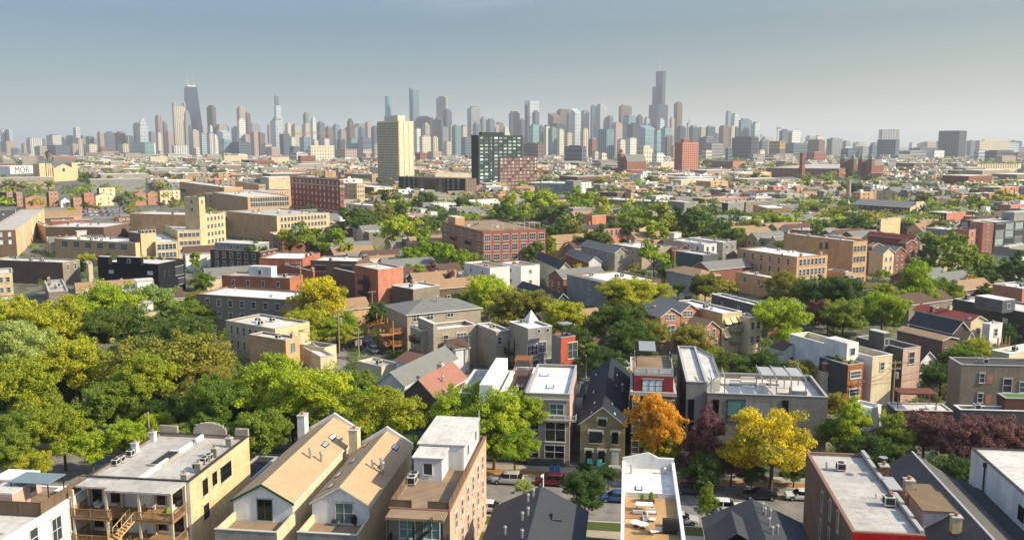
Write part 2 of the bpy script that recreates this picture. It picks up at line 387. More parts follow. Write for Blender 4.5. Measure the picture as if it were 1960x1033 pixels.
# round-topped tan tower, twin-lantern tower, the tapering black one
T(1460, 1514, 265, 'tan', 'ribs', 4500, 1478, 'round')
r, wx, dy, z = T(1062, 1147, 268, 'cream', 'ribs', 4400, 1072, 'plain', name='skyscraper', label='cream ribbed skyscraper with twin lantern turrets beside the black tapering tower')
for (a, b) in ((.1,.1), (.9,.1), (.1,.9), (.9,.9)):
    m = MB(); m.cyl(wx*a, dy*b, z-1, z+14, 6, tmat('cream', 'ribs'), 8); m.cyl(wx*a, dy*b, z+14, z+26, 5, tmat('pale', 'ribs'), 8, 1.0); m.build('lantern', r)
C = PY(fx(1178), fy(150), 4600); zt = C.z
r = empty('antenna_skyscraper', (C.x, C.y, 0), radians(-G2), 'tapering black skyscraper with two white antennas, tallest on the left', 'tower', 'buildings of the far downtown skyline')
hm = M('black_tower_skin', (46,56,78), 'curtain'); hw = 4600/FPX
mb = MB()
def frust(mb, x0,x1,y0,y1,z0, X0,X1,Y0,Y1,z1, m):
    a = [(x0,y0,z0),(x1,y0,z0),(x1,y1,z0),(x0,y1,z0)]; b = [(X0,Y0,z1),(X1,Y0,z1),(X1,Y1,z1),(X0,Y1,z1)]
    for j in range(4): mb.face([a[j], a[(j+1)%4], b[(j+1)%4], b[j]], m)
    mb.face(b, m)
s0 = 42*hw*.36; s1 = 25*hw*.36
frust(mb, -s0*.9, s0*1.25, -s0*.9, s0*1.25, 0, -s1, s1, -s1*.8, s1, zt, hm); mb.build('shaft', r)
mb = MB(); mb.box(-s1*.85, s1*.85, -s1*.7, s1*.85, zt, zt+6, M('tower_white_cap', (215,212,205)), 'b'); mb.build('crown', r)
for sx in (-.45, .45):
    mb = MB(); mb.cyl(s1*sx, s1*-sx, zt+6, zt+30, 1.5, M('antenna_white', (196,198,200)), 8, 1.0); mb.cyl(s1*sx, s1*-sx, zt+30, zt+92, 0.6, M('antenna_white'), 6, 0.4); mb.build('antenna', r)
frame('s2')
sk('''0 45 428 pink grid D=3800
30 88 432 brown grid D=3700
100 127 380 pink grid D=4400
118 200 345 pale curtain D=4200
175 240 440 slate ribs D=3600 top=plain
210 252 370 cream grid D=4500
248 302 378 tan grid D=4200
235 275 455 white grid D=3700
322 360 308 grey ribs D=4700
362 407 335 white grid D=4600 top=step
315 367 375 tan grid D=4200
405 457 362 slate grid D=4400
458 502 390 brown grid D=4500
503 552 375 blue curtain D=4300 top=round
300 367 455 blue curtain D=3700
430 485 465 white grid D=3600
375 417 475 cream grid D=3700
535 590 413 pink ribs D=4000
530 582 470 dark grid D=3600
588 640 345 brown ribs D=4400 top=step
634 654 400 grey grid D=4600
590 662 465 teal grid D=3600
665 707 395 slate curtain D=4400
703 747 365 pink grid D=4600
742 787 390 slate ribs D=4000
660 742 460 slate curtain D=3500
350 516 512 cream grid D=2500 sp=370 top=plain
513 677 535 pink grid D=2700 top=plain
655 748 532 tan grid D=2600
748 786 500 grey grid D=3000
240 345 553 white bands D=2400
240 300 515 slate bands D=3100
828 866 207 cyan curtain D=4900 top=plain
1145 1217 207 tan ribs D=5000 sp=1205
1187 1242 283 slate ribs D=4600 top=round
1016 1128 328 dark ribs D=4700 sp=1110
1120 1197 340 slate grid D=4500
1058 1107 368 tan ribs D=4200 top=round
1008 1050 400 white grid D=4200
1042 1112 448 cream grid D=3300 sp=1060
1108 1157 455 cream ribs D=3400
1158 1222 395 grey ribs D=3900
1222 1258 388 cream ribs D=3800
1240 1298 382 teal ribs D=3700
1292 1337 385 tan grid D=4100
1337 1418 270 grey curtain D=4600 sp=1362
1372 1422 370 slate curtain D=4200
1415 1457 335 grey ribs D=4500
1453 1508 345 slate curtain D=4400
1300 1362 460 slate bands D=3500
1188 1242 485 tan grid D=3300
1505 1532 395 pink grid D=4200
1535 1606 410 tan grid D=4300 top=step
740 800 560 pink grid D=2300
1015 1090 556 red grid D=2300
1090 1180 548 pink grid D=2500
60 130 500 tan grid D=3400
90 180 520 pink grid D=3300''')
T(978, 1040, 168, 'blue', 'ribs', 4900, 1000, 'plain')
T(978, 1010, 155, 'grey', 'ribs', 4950, 988, 'plain')
# slender stepped tower with a pointed dark tip
C = PY(fx(160), fy(190), 4500); zt = C.z; hw = 4500/FPX
r = empty('skyscraper', (C.x, C.y, 0), radians(-G2), 'slender stepped glass skyscraper ending in a dark pointed fin', 'tower', 'buildings of the far downtown skyline')
m1 = tmat('slate', 'curtain'); m2 = tmat('pale', 'curtain')
mb = MB(); mb.box(-13, 24, -13, 20, 0, zt*.62, m2, 'b'); mb.box(-11, 17, -10, 14, zt*.62, zt*.8, m2, 'b'); mb.build('shaft', r)
mb = MB(); mb.box(-11, 5, -8, 6, zt*.8, zt*.95, m1, 'b'); frust(mb, -9, 3, -6, 5, zt*.95, -3, 0, -3, 0, zt, m1); mb.build('crown', r)
frame('s3')
sk('''0 52 460 cream grid D=4000 top=step
45 112 365 slate curtain D=4500 sp=62
108 147 408 slate ribs D=4600
190 233 360 slate ribs D=4300
168 232 443 teal curtain D=3900
230 262 450 slate curtain D=4000
258 302 450 cream grid D=3500
288 344 460 teal ribs D=3400
338 387 475 cream grid D=3500
303 397 440 dark bands D=4000
286 367 373 brown grid D=4400 top=slant
340 432 350 brown ribs D=4600 sp=362
402 434 372 slate ribs D=4500
428 492 345 pale curtain D=4200 top=slant
488 542 360 pale ribs D=4400
388 437 490 tan grid D=3400
488 535 470 cream ribs D=3100
550 583 325 slate curtain D=4500 sp=560
577 657 320 pale ribs D=4500
597 697 475 teal ribs D=2800 top=plain sp=650
540 588 530 red grid D=3000
652 692 390 slate grid D=4500
678 748 425 pink grid D=4000 top=round
750 838 387 blue curtain D=4300
832 874 385 dark curtain D=4400
775 862 435 dark ribs D=3900
768 835 525 white grid D=3000
713 767 535 cream grid D=2900
848 948 450 teal curtain D=3400 top=slant
960 1008 410 pale grid D=4000
983 1052 460 teal curtain D=3500
943 988 475 teal curtain D=3300
1010 1047 515 brown ribs D=3100
1043 1067 515 grey ribs D=3200
1065 1119 303 brown ribs D=4700 top=round
1038 1070 400 pink grid D=4500
1081 1140 455 dark ribs D=4000
1158 1217 453 dark grid D=4000
1213 1264 462 tan ribs D=4100
1263 1322 452 dark grid D=4000 sp=1278
1315 1347 500 slate grid D=4200
1343 1412 452 brown grid D=3800
1408 1442 455 cream ribs D=3600
1438 1467 458 dark bands D=3900
1385 1422 362 blue curtain D=4700
1418 1472 377 pale curtain D=4600
1466 1547 408 blue ribs D=3700 sp=1482
1543 1602 430 pale curtain D=3900
1423 1588 520 dark bands D=2700 sp=1545
1383 1427 590 slate bands D=2600
1218 1334 520 slate bands D=3400
1248 1372 562 grey bands D=2900
838 934 578 cream grid D=1900 sp=878 crownh=5
930 1003 618 white grid D=1900
388 522 575 slate bands D=2000 sp=498
135 250 560 brown grid D=2200 sp=225
880 918 400 pale ribs D=4700
895 930 440 slate ribs D=4300
210 262 556 brown grid D=2300
1052 1080 575 pink grid D=2600
1590 1640 545 slate bands D=3000
560 600 610 tan grid D=2400
600 650 622 cream grid D=2000
1240 1300 600 cream bands D=2500''')
T(143, 168, 297, 'slate', 'ribs', 4500, 152, 'slant'); T(160, 232, 300, 'pale', 'curtain', 4600, 175, 'plain')
T(1145, 1176, 388, 'pale', 'ribs', 4600, 1155, 'spire')
r, wx, dy, z = T(725, 805, 322, 'brown', 'ribs', 4500, 740, 'box', name='antenna_skyscraper', label='dark brown square skyscraper with two thin antennas, left of the stepped black tower')
for a in (.3, .7):
    mb = MB(); mb.cyl(wx*a, dy*a, z, z+34, 1.6, M('antenna_white'), 6, 0.6); mb.build('antenna', r)
# the tallest stepped black tower: bundled square tubes of different heights
D = 4850; C = PY(fx(975), fy(118), D); hw = D/FPX; zt = C.z
r = empty('stepped_skyscraper', (C.x, C.y, 0), radians(-G2), 'tallest black skyscraper made of stepped square tubes with two antennas', 'tower', 'buildings of the far downtown skyline')
bm_ = M('stepped_tower_skin', (46,58,84), 'curtain'); k = .3098*hw
def zz(y): return PY(fx(980), fy(y), D).z
mb = MB()
for (i, j, y) in ((0,0,325),(1,0,118),(2,0,325),(0,1,213),(1,1,118),(2,1,213),(0,2,325),(1,2,213),(2,2,325)):
    s = 29*k*.95; e = 0.12*(i+3*j)
    mb.box((i-1)*s+e*0.3, i*s, (j-1)*s, j*s-e*.3, 0, zz(y)-e, bm_, 'b')
mb.build('shaft', r)
for (a, b) in ((.3,.15), (.75,.7)):
    mb = MB(); mb.cyl(s*a, s*b, zt, zt+28, 2, M('antenna_white'), 8, 2); mb.cyl(s*a, s*b, zt+28, zt+72, 0.9, M('antenna_white'), 6, 0.6); mb.build('antenna', r)
frame('s4')
sk('''0 46 228 pale curtain D=4000
0 40 318 slate bands D=2800
45 98 332 slate grid D=3900
163 227 273 slate ribs D=3700 sp=182
222 292 282 white grid D=3700 sp=240
190 332 355 slate bands D=3100
332 437 335 brown grid D=3000 sp=400
447 542 325 grey ribs D=3200 sp=480
540 592 342 grey grid D=3600
528 602 372 pale bands D=3300
604 640 362 grey grid D=4300
640 700 375 grey bands D=3900
700 752 368 slate grid D=2900
1288 1345 338 slate grid D=3900
1395 1566 400 dark bands D=2500
1050 1152 398 white grid D=2600
1330 1400 396 pale bands D=2600
940 986 352 pale grid D=5200
1003 1026 352 pale grid D=5400
1038 1062 352 pale grid D=5400
1070 1100 358 grey grid D=5000
880 1040 402 grey bands D=2700
940 1100 384 slate bands D=3300
530 640 390 slate bands D=2600
600 700 376 tan grid D=4200
1560 1640 412 brown bands D=2700
1565 1640 380 slate grid D=4300
30 76 396 cream grid D=2500
325 440 408 red grid D=2200
1455 1600 352 pale bands D=4100''')
T(1118, 1286, 290, 'brown', 'ribs', 2900, 1243, 'plain', label='broad dark brown slab tower standing alone on the right horizon')
r_, wx, dy, z = T(1118, 1286, 282, 'dark', 'grid', 2950, 1243, 'plain'); 
T(1340, 1548, 335, 'tan', 'grid', 3000, 1365, 'box', label='long pale gridded hospital block at the right horizon')
# building under construction: open floors on top of a glazed base
r, wx, dy, z = T(750, 884, 335, 'slate', 'grid', 2700, 862, 'plain', name='unfinished_tower', label='half-built tower with open bare floors above glazed lower storeys')
mb = MB(); cm = M('raw_concrete_frame', (168,160,150), 'concrete')
zt = PY(fx(860), fy(275), 2700).z
nfl = int((zt-z)/4.2)
for i in range(1, nfl+1): mb.box(wx*.02, wx*.98, dy*.02, dy*.98, z+i*4.2-.5, z+i*4.2, cm)
for i in range(6):
    for j in range(8):
        if i in (0,5) or j in (0,7): mb.box(wx*(.03+.18*i), wx*(.03+.18*i)+.9, dy*(.03+.13*j), dy*(.03+.13*j)+.9, z, z+nfl*4.2, cm, 'b')
mb.build('open_frame', r)
r, wx, dy, z = T(100, 197, 395, 'brown', 'grid', 2800, 165, 'plain', name='unfinished_block', label='half-built block wrapped in yellow sheathing on its upper floors')
zt = PY(fx(165), fy(345), 2800).z
mb = MB(); mb.box(-.3, wx+.3, -.3, dy+.3, z, zt, M('yellow_sheathing', (176,148,82), 'bands'), 'b'); mb.build('sheathing', r)
def crane(px, yb, yt, D, x0, x1, col, label):
    a = PY(px, yt, D); r = empty('tower_crane', (a.x, a.y, 0), 0, label, 'crane')
    k = D/FPX; m = M('crane_'+col, {'orange': (214,140,70), 'grey': (140,132,120)}[col])
    mb = MB()
    for sx in (-1, 1):
        for sy in (-1, 1): mb.box(sx*1.0-.3, sx*1.0+.3, sy*1.0-.3, sy*1.0+.3, 0, a.z+3, m)
    mb.build('mast', r)
    mb = MB(); L = (x0-px)*k; R = (x1-px)*k
    for dz in (0, 2.6): mb.box(L, R, -.8, .8, a.z-.6+dz, a.z+.5+dz, m)
    n = 24
    for i in range(n): mb.tube((L+(R-L)*i/n, 0, a.z), (L+(R-L)*(i+.5)/n, 0, a.z+2.6), .35, m, 4)
    mb.build('jib', r)
    mb = MB(); mb.box(-2, 2, -2, 2, a.z-4, a.z+1, m); mb.build('cab', r)
    mb = MB(); mb.tube((0,0,a.z+12), (R*.7,0,a.z+2.6), .35, m); mb.tube((0,0,a.z+12), (L*.7,0,a.z+2.6), .35, m); mb.tube((0,0,a.z+2), (0,0,a.z+12), .7, m); mb.build('stay', r)
crane(1440+150*.3194, 0, 160+270*.3194, 3500, 1440+141*.3194, 1440+176*.3194, 'grey', 'thin grey tower crane above the yellow-wrapped unfinished block')
crane(480+455*.3098, 0, 120+440*.3098, 3300, 480+250*.3098, 480+512*.3098, 'orange', 'long orange tower crane jib crossing the skyline left of the beige tower')

# in-between blocks that fill the skyline's gaps
frame('p'); rk = random.Random(3)
for i in range(85):
    x = rk.uniform(60, 1560) if i < 70 else rk.uniform(1500, 1950); wdt = rk.uniform(12, 30)
    hh = rk.uniform(232, 262) if 330 < x < 1480 else rk.uniform(258, 272)
    if i >= 70: hh = rk.uniform(268, 274)
    T(x, x+wdt, hh, rk.choice(['grey','pink','tan','slate','brown','pale','blue','dark','cream']), rk.choice(['grid','ribs','bands','curtain']), rk.uniform(4700, 5600))
# ================================================================ building kit
WALL = {'yellow': ((222,198,152),'brick'), 'tan': ((214,172,126),'brick'), 'red': ((148,98,82),'brick'), 'salmon': ((206,138,110),'brick'), 'brown': ((120,98,82),'brick'),
        'black': ((26,30,36),'siding'), 'greybrick': ((146,134,118),'brick'), 'cream': ((224,206,168),'stucco'), 'white': ((232,230,224),'stucco'), 'grey': ((150,148,142),'stucco'),
        'dark': ((84,84,80),'siding'), 'slate': ((98,104,106),'siding'), 'orange': ((224,150,112),'stucco'), 'crimson': ((168,62,66),'stucco'), 'brightred': ((205,14,14),'brick'),
        'olive': ((168,154,108),'stone'), 'taupe': ((176,162,140),'siding'), 'stone': ((176,164,148),'stone'), 'block': ((150,146,138),'stone'), 'wood': ((170,104,56),'wood'), 'maroon': ((102,70,64),'brick'),
        'greenwall': ((42,56,52),'siding'), 'pink': ((206,172,154),'stucco'), 'vividbrick': ((182,92,70),'brick'), 'rosebrick': ((184,132,104),'brick'), 'terracotta': ((190,116,90),'brick'), 'pinkbrick': ((222,180,150),'brick'), 'modern': ((142,136,124),'brick'), 'panel': ((146,146,142),'stucco'), 'coral': ((206,92,62),'stucco'), 'sidewhite': ((228,226,224),'siding')}
WW = {'yellow': 'yellow brick', 'tan': 'tan brick', 'red': 'red brick', 'salmon': 'salmon brick', 'brown': 'brown brick', 'black': 'black', 'greybrick': 'grey brick', 'cream': 'cream', 'white': 'white',
      'grey': 'grey', 'dark': 'dark grey', 'slate': 'slate grey', 'orange': 'orange', 'taupe': 'taupe', 'stone': 'stone', 'pink': 'pink', 'maroon': 'maroon', 'sidewhite': 'white sided'}
def WM(k): c, kd = WALL[k]; return M('wall_'+k, c, kd, k=0.8)
ROOF = {'white': ((242,238,230),'roof'), 'grey': ((196,190,180),'roof'), 'lgrey': ((222,216,206),'roof'), 'dark': ((84,82,80),'roof'), 'tar': ((58,58,60),'roof'), 'tan': ((194,164,126),'shingle'), 'shgrey': ((128,128,122),'shingle'),
        'shdark': ((66,68,72),'shingle'), 'shblack': ((40,46,54),'shingle'), 'rust': ((166,116,98),'shingle'), 'shred': ((158,74,62),'shingle'), 'shbrown': ((98,76,64),'shingle'), 'green': ((96,120,50),'plain'), 'shtan': ((164,134,102),'shingle'), 'deck': ((158,134,106),'wood'), 'timber': ((196,156,104),'wood')}
RWD = {'white': 'white', 'grey': 'grey', 'lgrey': 'pale grey', 'dark': 'dark', 'tar': 'black tar', 'shgrey': 'grey shingle', 'shdark': 'charcoal shingle', 'shbrown': 'brown shingle', 'tan': 'tan shingle', 'rust': 'rust shingle', 'shtan': 'tan shingle', 'green': 'green', 'shblack': 'black shingle', 'shred': 'red', 'deck': 'wooden'}
def RM(k): c, kd = ROOF[k]; return M('roof_'+k, c, kd, k=0.8)
GL = M('window_glass', (58,66,74), 'glass'); GLT = M('window_glass_teal', (88,122,114), 'glass'); GLM = M('window_glass_grey', (132,146,146), 'glass'); GLP = M('window_glass_pale', (176,190,190), 'glass')
FRM = {'white': M('frame_white', (226,224,218), k=.8), 'black': M('frame_black', (36,36,38)), 'brown': M('frame_brown', (92,66,50)), 'stone': M('frame_stone', (206,196,176), k=.8), 'green': M('frame_green', (30,84,70))}
MET = M('galvanised', (176,176,172), 'metal', 0.5); ACM = M('ac_casing', (186,182,172)); DKM = M('dark_metal', (46,44,44)); WD = M('timber', (150,118,82), 'wood'); WDD = M('weathered_timber', (108,90,70), 'wood'); WDO = M('new_cedar', (178,124,72), 'wood')
COP = {'stone': M('coping_stone', (190,182,170), k=.85), 'white': M('coping_white', (224,220,214), k=.85), 'clay': M('coping_clay', (142,106,90), k=.85), 'dark': M('coping_dark', (60,58,58)), 'metal': M('coping_metal', (168,168,166), k=.85)}
M('cushion', (206,200,188)); M('table_white', (228,226,220)); M('front_door', (190,190,184)); M('dark_glass', (18,22,26), 'glass')
WC = {}
def winmesh(w, h, fr='white', st='sash', gl=GL):
    key = (round(w,1), round(h,1), fr, st, gl.name)
    if key in WC: return WC[key]
    w, h = key[0], key[1]; f = FRM[fr]; mb = MB(); t = 0.07 if w < 2.4 else 0.09
    mb.box(-w/2, w/2, -.03, .02, -h/2, h/2, gl)
    mb.box(-w/2-t, -w/2, -.1, .02, -h/2-t, h/2+t, f); mb.box(w/2, w/2+t, -.1, .02, -h/2-t, h/2+t, f)
    mb.box(-w/2, w/2, -.1, .02, h/2, h/2+t, f); mb.box(-w/2, w/2, -.1, .02, -h/2-t, -h/2, f)
    if st == 'sash': mb.box(-w/2, w/2, -.07, -.031, -.035, .035, f)
    if st == 'cross': mb.box(-w/2, w/2, -.07, -.031, h*.12-.04, h*.12+.04, f); mb.box(-.04, .04, -.075, -.032, -h/2, h*.12-.041, f); mb.box(-.04, .04, -.075, -.032, h*.12+.041, h/2, f)
    if st == 'grid':
        n = max(2, int(round(w/0.9)))
        for i in range(1, n): x = -w/2+w*i/n; mb.box(x-.035, x+.035, -.07, -.031, -h/2, h/2, f)
        mb.box(-w/2, w/2, -.075, -.0701, -.035, .035, f)
    if st != 'bare': mb.box(-w/2-.18, w/2+.18, -.16, .02, -h/2-t-.14, -h/2-t, COP['stone']); mb.box(-w/2-.18, w/2+.18, -.06, .02, h/2+t, h/2+t+.16, COP['stone'])
    me = mb.mesh('window'); WC[key] = me; return me
PC = {}
def pmesh(key, fn):
    if key not in PC: mb = MB(); fn(mb); PC[key] = mb.mesh(key if isinstance(key, str) else str(key[0]))
    return PC[key]
def ac_mesh():
    def f(mb): mb.box(-.5,.5,-.45,.45,.15,1.0,ACM); mb.box(-.4,.4,-.35,.35,0,.15,DKM); mb.cyl(0,0,1.0,1.06,.36,DKM,12); mb.box(-.505,-.5,-.35,.35,.3,.9,DKM); mb.box(-.4,.4,-.455,-.45,.3,.9,DKM)
    return pmesh('air_conditioner', f)
def vent_mesh():
    def f(mb): mb.cyl(0,0,0,.9,.12,MET,8); mb.cyl(0,0,.9,1.05,.2,MET,8,.14)
    return pmesh('vent_pipe', f)
def chim_mesh(w, d, h, wk):
    def f(mb):
        mb.box(-w/2,w/2,-d/2,d/2,0,h,WM(wk)); mb.box(-w/2-.08,w/2+.08,-d/2-.08,d/2+.08,h,h+.14,COP['stone'])
        mb.cyl(0,0,h+.14,h+.5,min(w,d)*.22,M('clay_pot', (150,116,98)),8)
    return pmesh(('chimney', round(w,1), round(d,1), round(h,1), wk), f)
def solve(C, d, v):
    if isinstance(v, tuple):
        if v[0] == 'm': return v[1]
        if v[0] == 'y': return reach_y(C, d, fy(v[1]))
        return reach_x(C, d, fx(v[0]))
    return reach_x(C, d, fx(v))
class B:
    def __init__(s, name, label, c, z, L, R, g=None, wall='tan', roof='grey', par=0.5, cop='stone', wallL=None, kind='flat', rise=2.0, ridge='X', over=0.35, cat='building', group=None, far=None, base=0.0, wL=None, wR=None, fr='white', wsz=(1.0,1.5), wst='sash', gl=GL, props=2, auto=None):
        if far is not None:                       # the far right corner is what the photograph shows
            Q = PZ(fx(far[0]), fy(far[1]), z); g = g if g is not None else G1; C = Q-head(g+90)*c
        else: C = PZ(fx(c[0]), fy(c[1]), z)
        if g is None:
            if isinstance(R, tuple) and R[0] not in ('m','y') and not (isinstance(L, tuple) and L[0] not in ('m','y')):
                q = PZ(fx(R[0]), fy(R[1]), z)-C; g = math.degrees(atan2(q.x, q.y))-90
            else:
                q = PZ(fx(L[0]), fy(L[1]), z)-C; g = math.degrees(atan2(q.x, q.y))
        s.C = C; s.g = g; s.z = z; s.base = base
        s.W = solve(C, head(g+90), R) if far is None else c
        s.D = solve(C, head(g), L)
        if s.W <= 0.5 or s.W > 400 or s.D <= 0.5 or s.D > 400: print('BAD', name, label, 'W %.1f D %.1f g %.1f' % (s.W, s.D, g)); s.W = min(max(s.W, 5), 60); s.D = min(max(s.D, 5), 60)
        s.r = empty(name, (C.x, C.y, base), radians(-g), label, cat, group)
        s.fr, s.wst, s.gl, s.wsz = fr, wst, gl, wsz
        s.h = h = z-base; W, D = s.W, s.D; s.wall = wall
        foot_rect(s.r, 0, W, 0, D)
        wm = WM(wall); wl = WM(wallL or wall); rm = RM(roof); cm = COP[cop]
        mb = MB()
        if kind == 'flat':
            t = 0.3; p = par; wm2 = WM('greybrick') if wall not in ('white','cream','black','grey','panel') else wm
            mb.box(0, W, 0, D, 0, h-.12, wm, 'btw'); 
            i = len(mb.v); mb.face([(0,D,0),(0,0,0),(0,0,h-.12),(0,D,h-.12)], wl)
            for (x0,x1,y0,y1) in ((-.06,W+.06,-.06,t),(-.06,W+.06,D-t,D+.06),(-.06,t,t,D-t),(W-t,W+.06,t,D-t)): mb.box(x0,x1,y0,y1,h-.12,h,cm)
            a, b, c_, d = t, W-t, t, D-t
            mb.face([(a,c_,h-p),(a,c_,h-.12),(b,c_,h-.12),(b,c_,h-p)][::-1], wm2); mb.face([(b,c_,h-p),(b,d,h-p),(b,d,h-.12),(b,c_,h-.12)][::-1], wm2)
            mb.face([(b,d,h-p),(a,d,h-p),(a,d,h-.12),(b,d,h-.12)][::-1], wm2); mb.face([(a,d,h-p),(a,c_,h-p),(a,c_,h-.12),(a,d,h-.12)][::-1], wm2)
            mb.build('wall', s.r)
            mb = MB(); mb.face([(a,c_,h-p),(b,c_,h-p),(b,d,h-p),(a,d,h-p)], rm); mb.build('roof', s.r)
            s.rz = h-p
        else:
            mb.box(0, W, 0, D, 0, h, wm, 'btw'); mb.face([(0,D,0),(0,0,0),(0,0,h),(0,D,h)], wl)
            o = over; th = .18; e = rise/((D if ridge == 'X' else W)/2); s.slope = e
            if kind == 'hip':
                k = min(W, D)/2; o = .4; zz_ = h-o*e*0+0
                if W >= D: A, Bq = (D/2, D/2), (W-D/2, D/2)
                else: A, Bq = (W/2, W/2), (W/2, D-W/2)
                P = [(-o,-o,h),(W+o,-o,h),(W+o,D+o,h),(-o,D+o,h)]; a = (A[0],A[1],h+rise); b = (Bq[0],Bq[1],h+rise)
                mb.build('wall', s.r); mb = MB()
                if W >= D:
                    mb.face([P[0],P[1],b,a], rm); mb.face([P[1],P[2],b], rm); mb.face([P[2],P[3],a,b], rm); mb.face([P[3],P[0],a], rm)
                else:
                    mb.face([P[0],P[1],a], rm); mb.face([P[1],P[2],b,a], rm); mb.face([P[2],P[3],b], rm); mb.face([P[3],P[0],a,b], rm)
                mb.box(-o, W+o, -o, D+o, h-.2, h-.005, FRM['white'], 't'); mb.build('roof', s.r)
            else:
                def q(u, v, z_): return (u, v, z_) if ridge == 'X' else (v, u, z_)
                LL, SS = (W, D) if ridge == 'X' else (D, W)
                for u in (0, LL): mb.face([q(u,0,h), q(u,SS,h), q(u,SS/2,h+rise)], wl if ridge == 'X' else wm)
                mb.build('wall', s.r); mb = MB(); tm = FRM['white']
                for sg in (0, 1):
                    y0, y1 = (-o, SS/2) if sg == 0 else (SS+o, SS/2)
                    z0, z1 = h-o*e, h+rise
                    lo = [q(-o,y0,z0+.02), q(LL+o,y0,z0+.02), q(LL+o,y1,z1+.02), q(-o,y1,z1+.02)]; up = [(x,y,zq+th) for x,y,zq in lo]
                    mb.face(up, rm)
                    for j in range(4):
                        if j != 2: mb.face([lo[j], lo[(j+1)%4], up[(j+1)%4], up[j]], tm)
                    mb.face(lo[::-1], tm)
                mb.build('roof', s.r)
            s.rz = h+.05
        s.ridge = ridge; s.kind = kind; s.rise = rise
        if wL: s.rows('L', *wL)
        if wR: s.rows('R', *wR)
        if auto: AUTO.append((s.r, auto, fx(c[0]), fy(c[1]), W))
        if kind == 'flat' and props: s.scatter(props)
    def loc(s, px, py, z):
        p = PZ(fx(px), fy(py), z); d = p-s.C; a = radians(s.g)
        return (d.x*cos(a)-d.y*sin(a), d.x*sin(a)+d.y*cos(a))
    def onface(s, face, px, py, off=0.0):
        r = ray(fx(px), fy(py)); n = head(s.g+180) if face == 'R' else head(s.g-90)
        t = (s.C-CO+n*off).dot(n)/r.dot(n); p = CO+r*t; d = p-s.C; a = radians(s.g)
        return (d.x*cos(a)-d.y*sin(a) if face == 'R' else d.x*sin(a)+d.y*cos(a), p.z-s.base)
    def setw(s, face, u, z, w, h, fr=None, st=None, gl=None, name='window', off=0.0):
        me = winmesh(w, h, fr or s.fr, st or s.wst, gl or s.gl)
        if face == 'R': return put(me, name, s.r, (u, off, z))
        return put(me, name, s.r, (off, u, z), radians(-90))
    def win(s, face, px, py, w, h, off=0.0, **k):
        u, z = s.onface(face, px, py, -off); return s.setw(face, u, z, w, h, off=off, **k)
    def rows(s, face, n, fl, w=None, h=None, top=None, step=3.3, u0=0.06, u1=0.94, **k):
        w = w or s.wsz[0]; h = h or s.wsz[1]; LN = s.W if face == 'R' else s.D
        top = s.h-2.0-(0.3 if s.kind != 'flat' else 0) if top is None else top
        for j in range(fl):
            z = top-j*step
            if z < 1.0: break
            for i in range(n):
                s.setw(face, LN*(u0+(u1-u0)*(i+.5)/n), z, w, h, **k)
    def scatter(s, n):
        rnd = random.Random(int(s.C.x*7+s.C.y))
        for i in range(n):
            x = rnd.uniform(.15,.85)*s.W; y = rnd.uniform(.15,.85)*s.D
            k = rnd.random()
            if k < .4: put(ac_mesh(), 'air_conditioner', s.r, (x, y, s.rz), rnd.choice([0, pi/2]))
            elif k < .7: put(vent_mesh(), 'vent_pipe', s.r, (x, y, s.rz))
            elif k < .85: put(pmesh('roof_hatch', lambda mb: (mb.box(-.6,.6,-.5,.5,0,.45,COP['white']), mb.box(-.5,.5,-.4,.4,.45,.52,GLP))), 'roof_hatch', s.r, (x, y, s.rz))
            else: s.chimL(x, rnd.choice([.6, s.D-.6]), .8, .8, 1.3, 'greybrick' if s.wall in ('white','cream') else s.wall)
    def chimL(s, x, y, w, d, h, wk, z=None): return put(chim_mesh(w, d, h, wk), 'chimney', s.r, (x, y, (s.rz if z is None else z)-.02))
    def chim(s, px, py, w=.9, d=.9, h=1.5, wk='greybrick', z=None):
        z = s.rz if z is None else z
        x, y = s.loc(px, py, z+s.base); return s.chimL(min(max(x, .4), s.W-.4), min(max(y, .4), s.D-.4), w, d, h, wk, z)
    def roofz(s, x, y):
        if s.kind == 'flat': return s.rz
        v, S = (y, s.D) if s.ridge == 'X' else (x, s.W)
        return s.h+s.rise*(1-abs(v-S/2)/(S/2))+.2
    def onroof(s, px, py):
        z = s.h
        for _ in range(8): x, y = s.loc(px, py, z+s.base); z = s.roofz(x, y)
        x = min(max(x, .7), s.W-.7); y = min(max(y, .7), s.D-.7)
        return x, y, s.roofz(x, y)
    def ac(s, px, py, sc=.8): x, y, z = s.onroof(px, py); return put(ac_mesh(), 'air_conditioner', s.r, (x, y, z), sc=(sc,)*3)
    def vent(s, px, py, sc=1.0): x, y, z = s.onroof(px, py); return put(vent_mesh(), 'vent_pipe', s.r, (x, y, z-.1), sc=(sc,)*3)
    def skylight(s, px, py, w=1.1, l=1.6):
        x, y, z = s.onroof(px, py)
        me = pmesh(('skylight', w, l), lambda mb: (mb.box(-l/2,l/2,-w/2,w/2,-.05,.08,FRM['black']), mb.box(-l/2+.1,l/2-.1,-w/2+.1,w/2-.1,.081,.1,GLP)))
        o = put(me, 'skylight', s.r, (x, y, z))
        if s.kind == 'gable':
            if s.ridge == 'X': o.rotation_euler = (math.atan(s.slope)*(1 if y < s.D/2 else -1), 0, 0)
            else: o.rotation_euler = (0, math.atan(s.slope)*(-1 if x < s.W/2 else 1), 0)
        return o
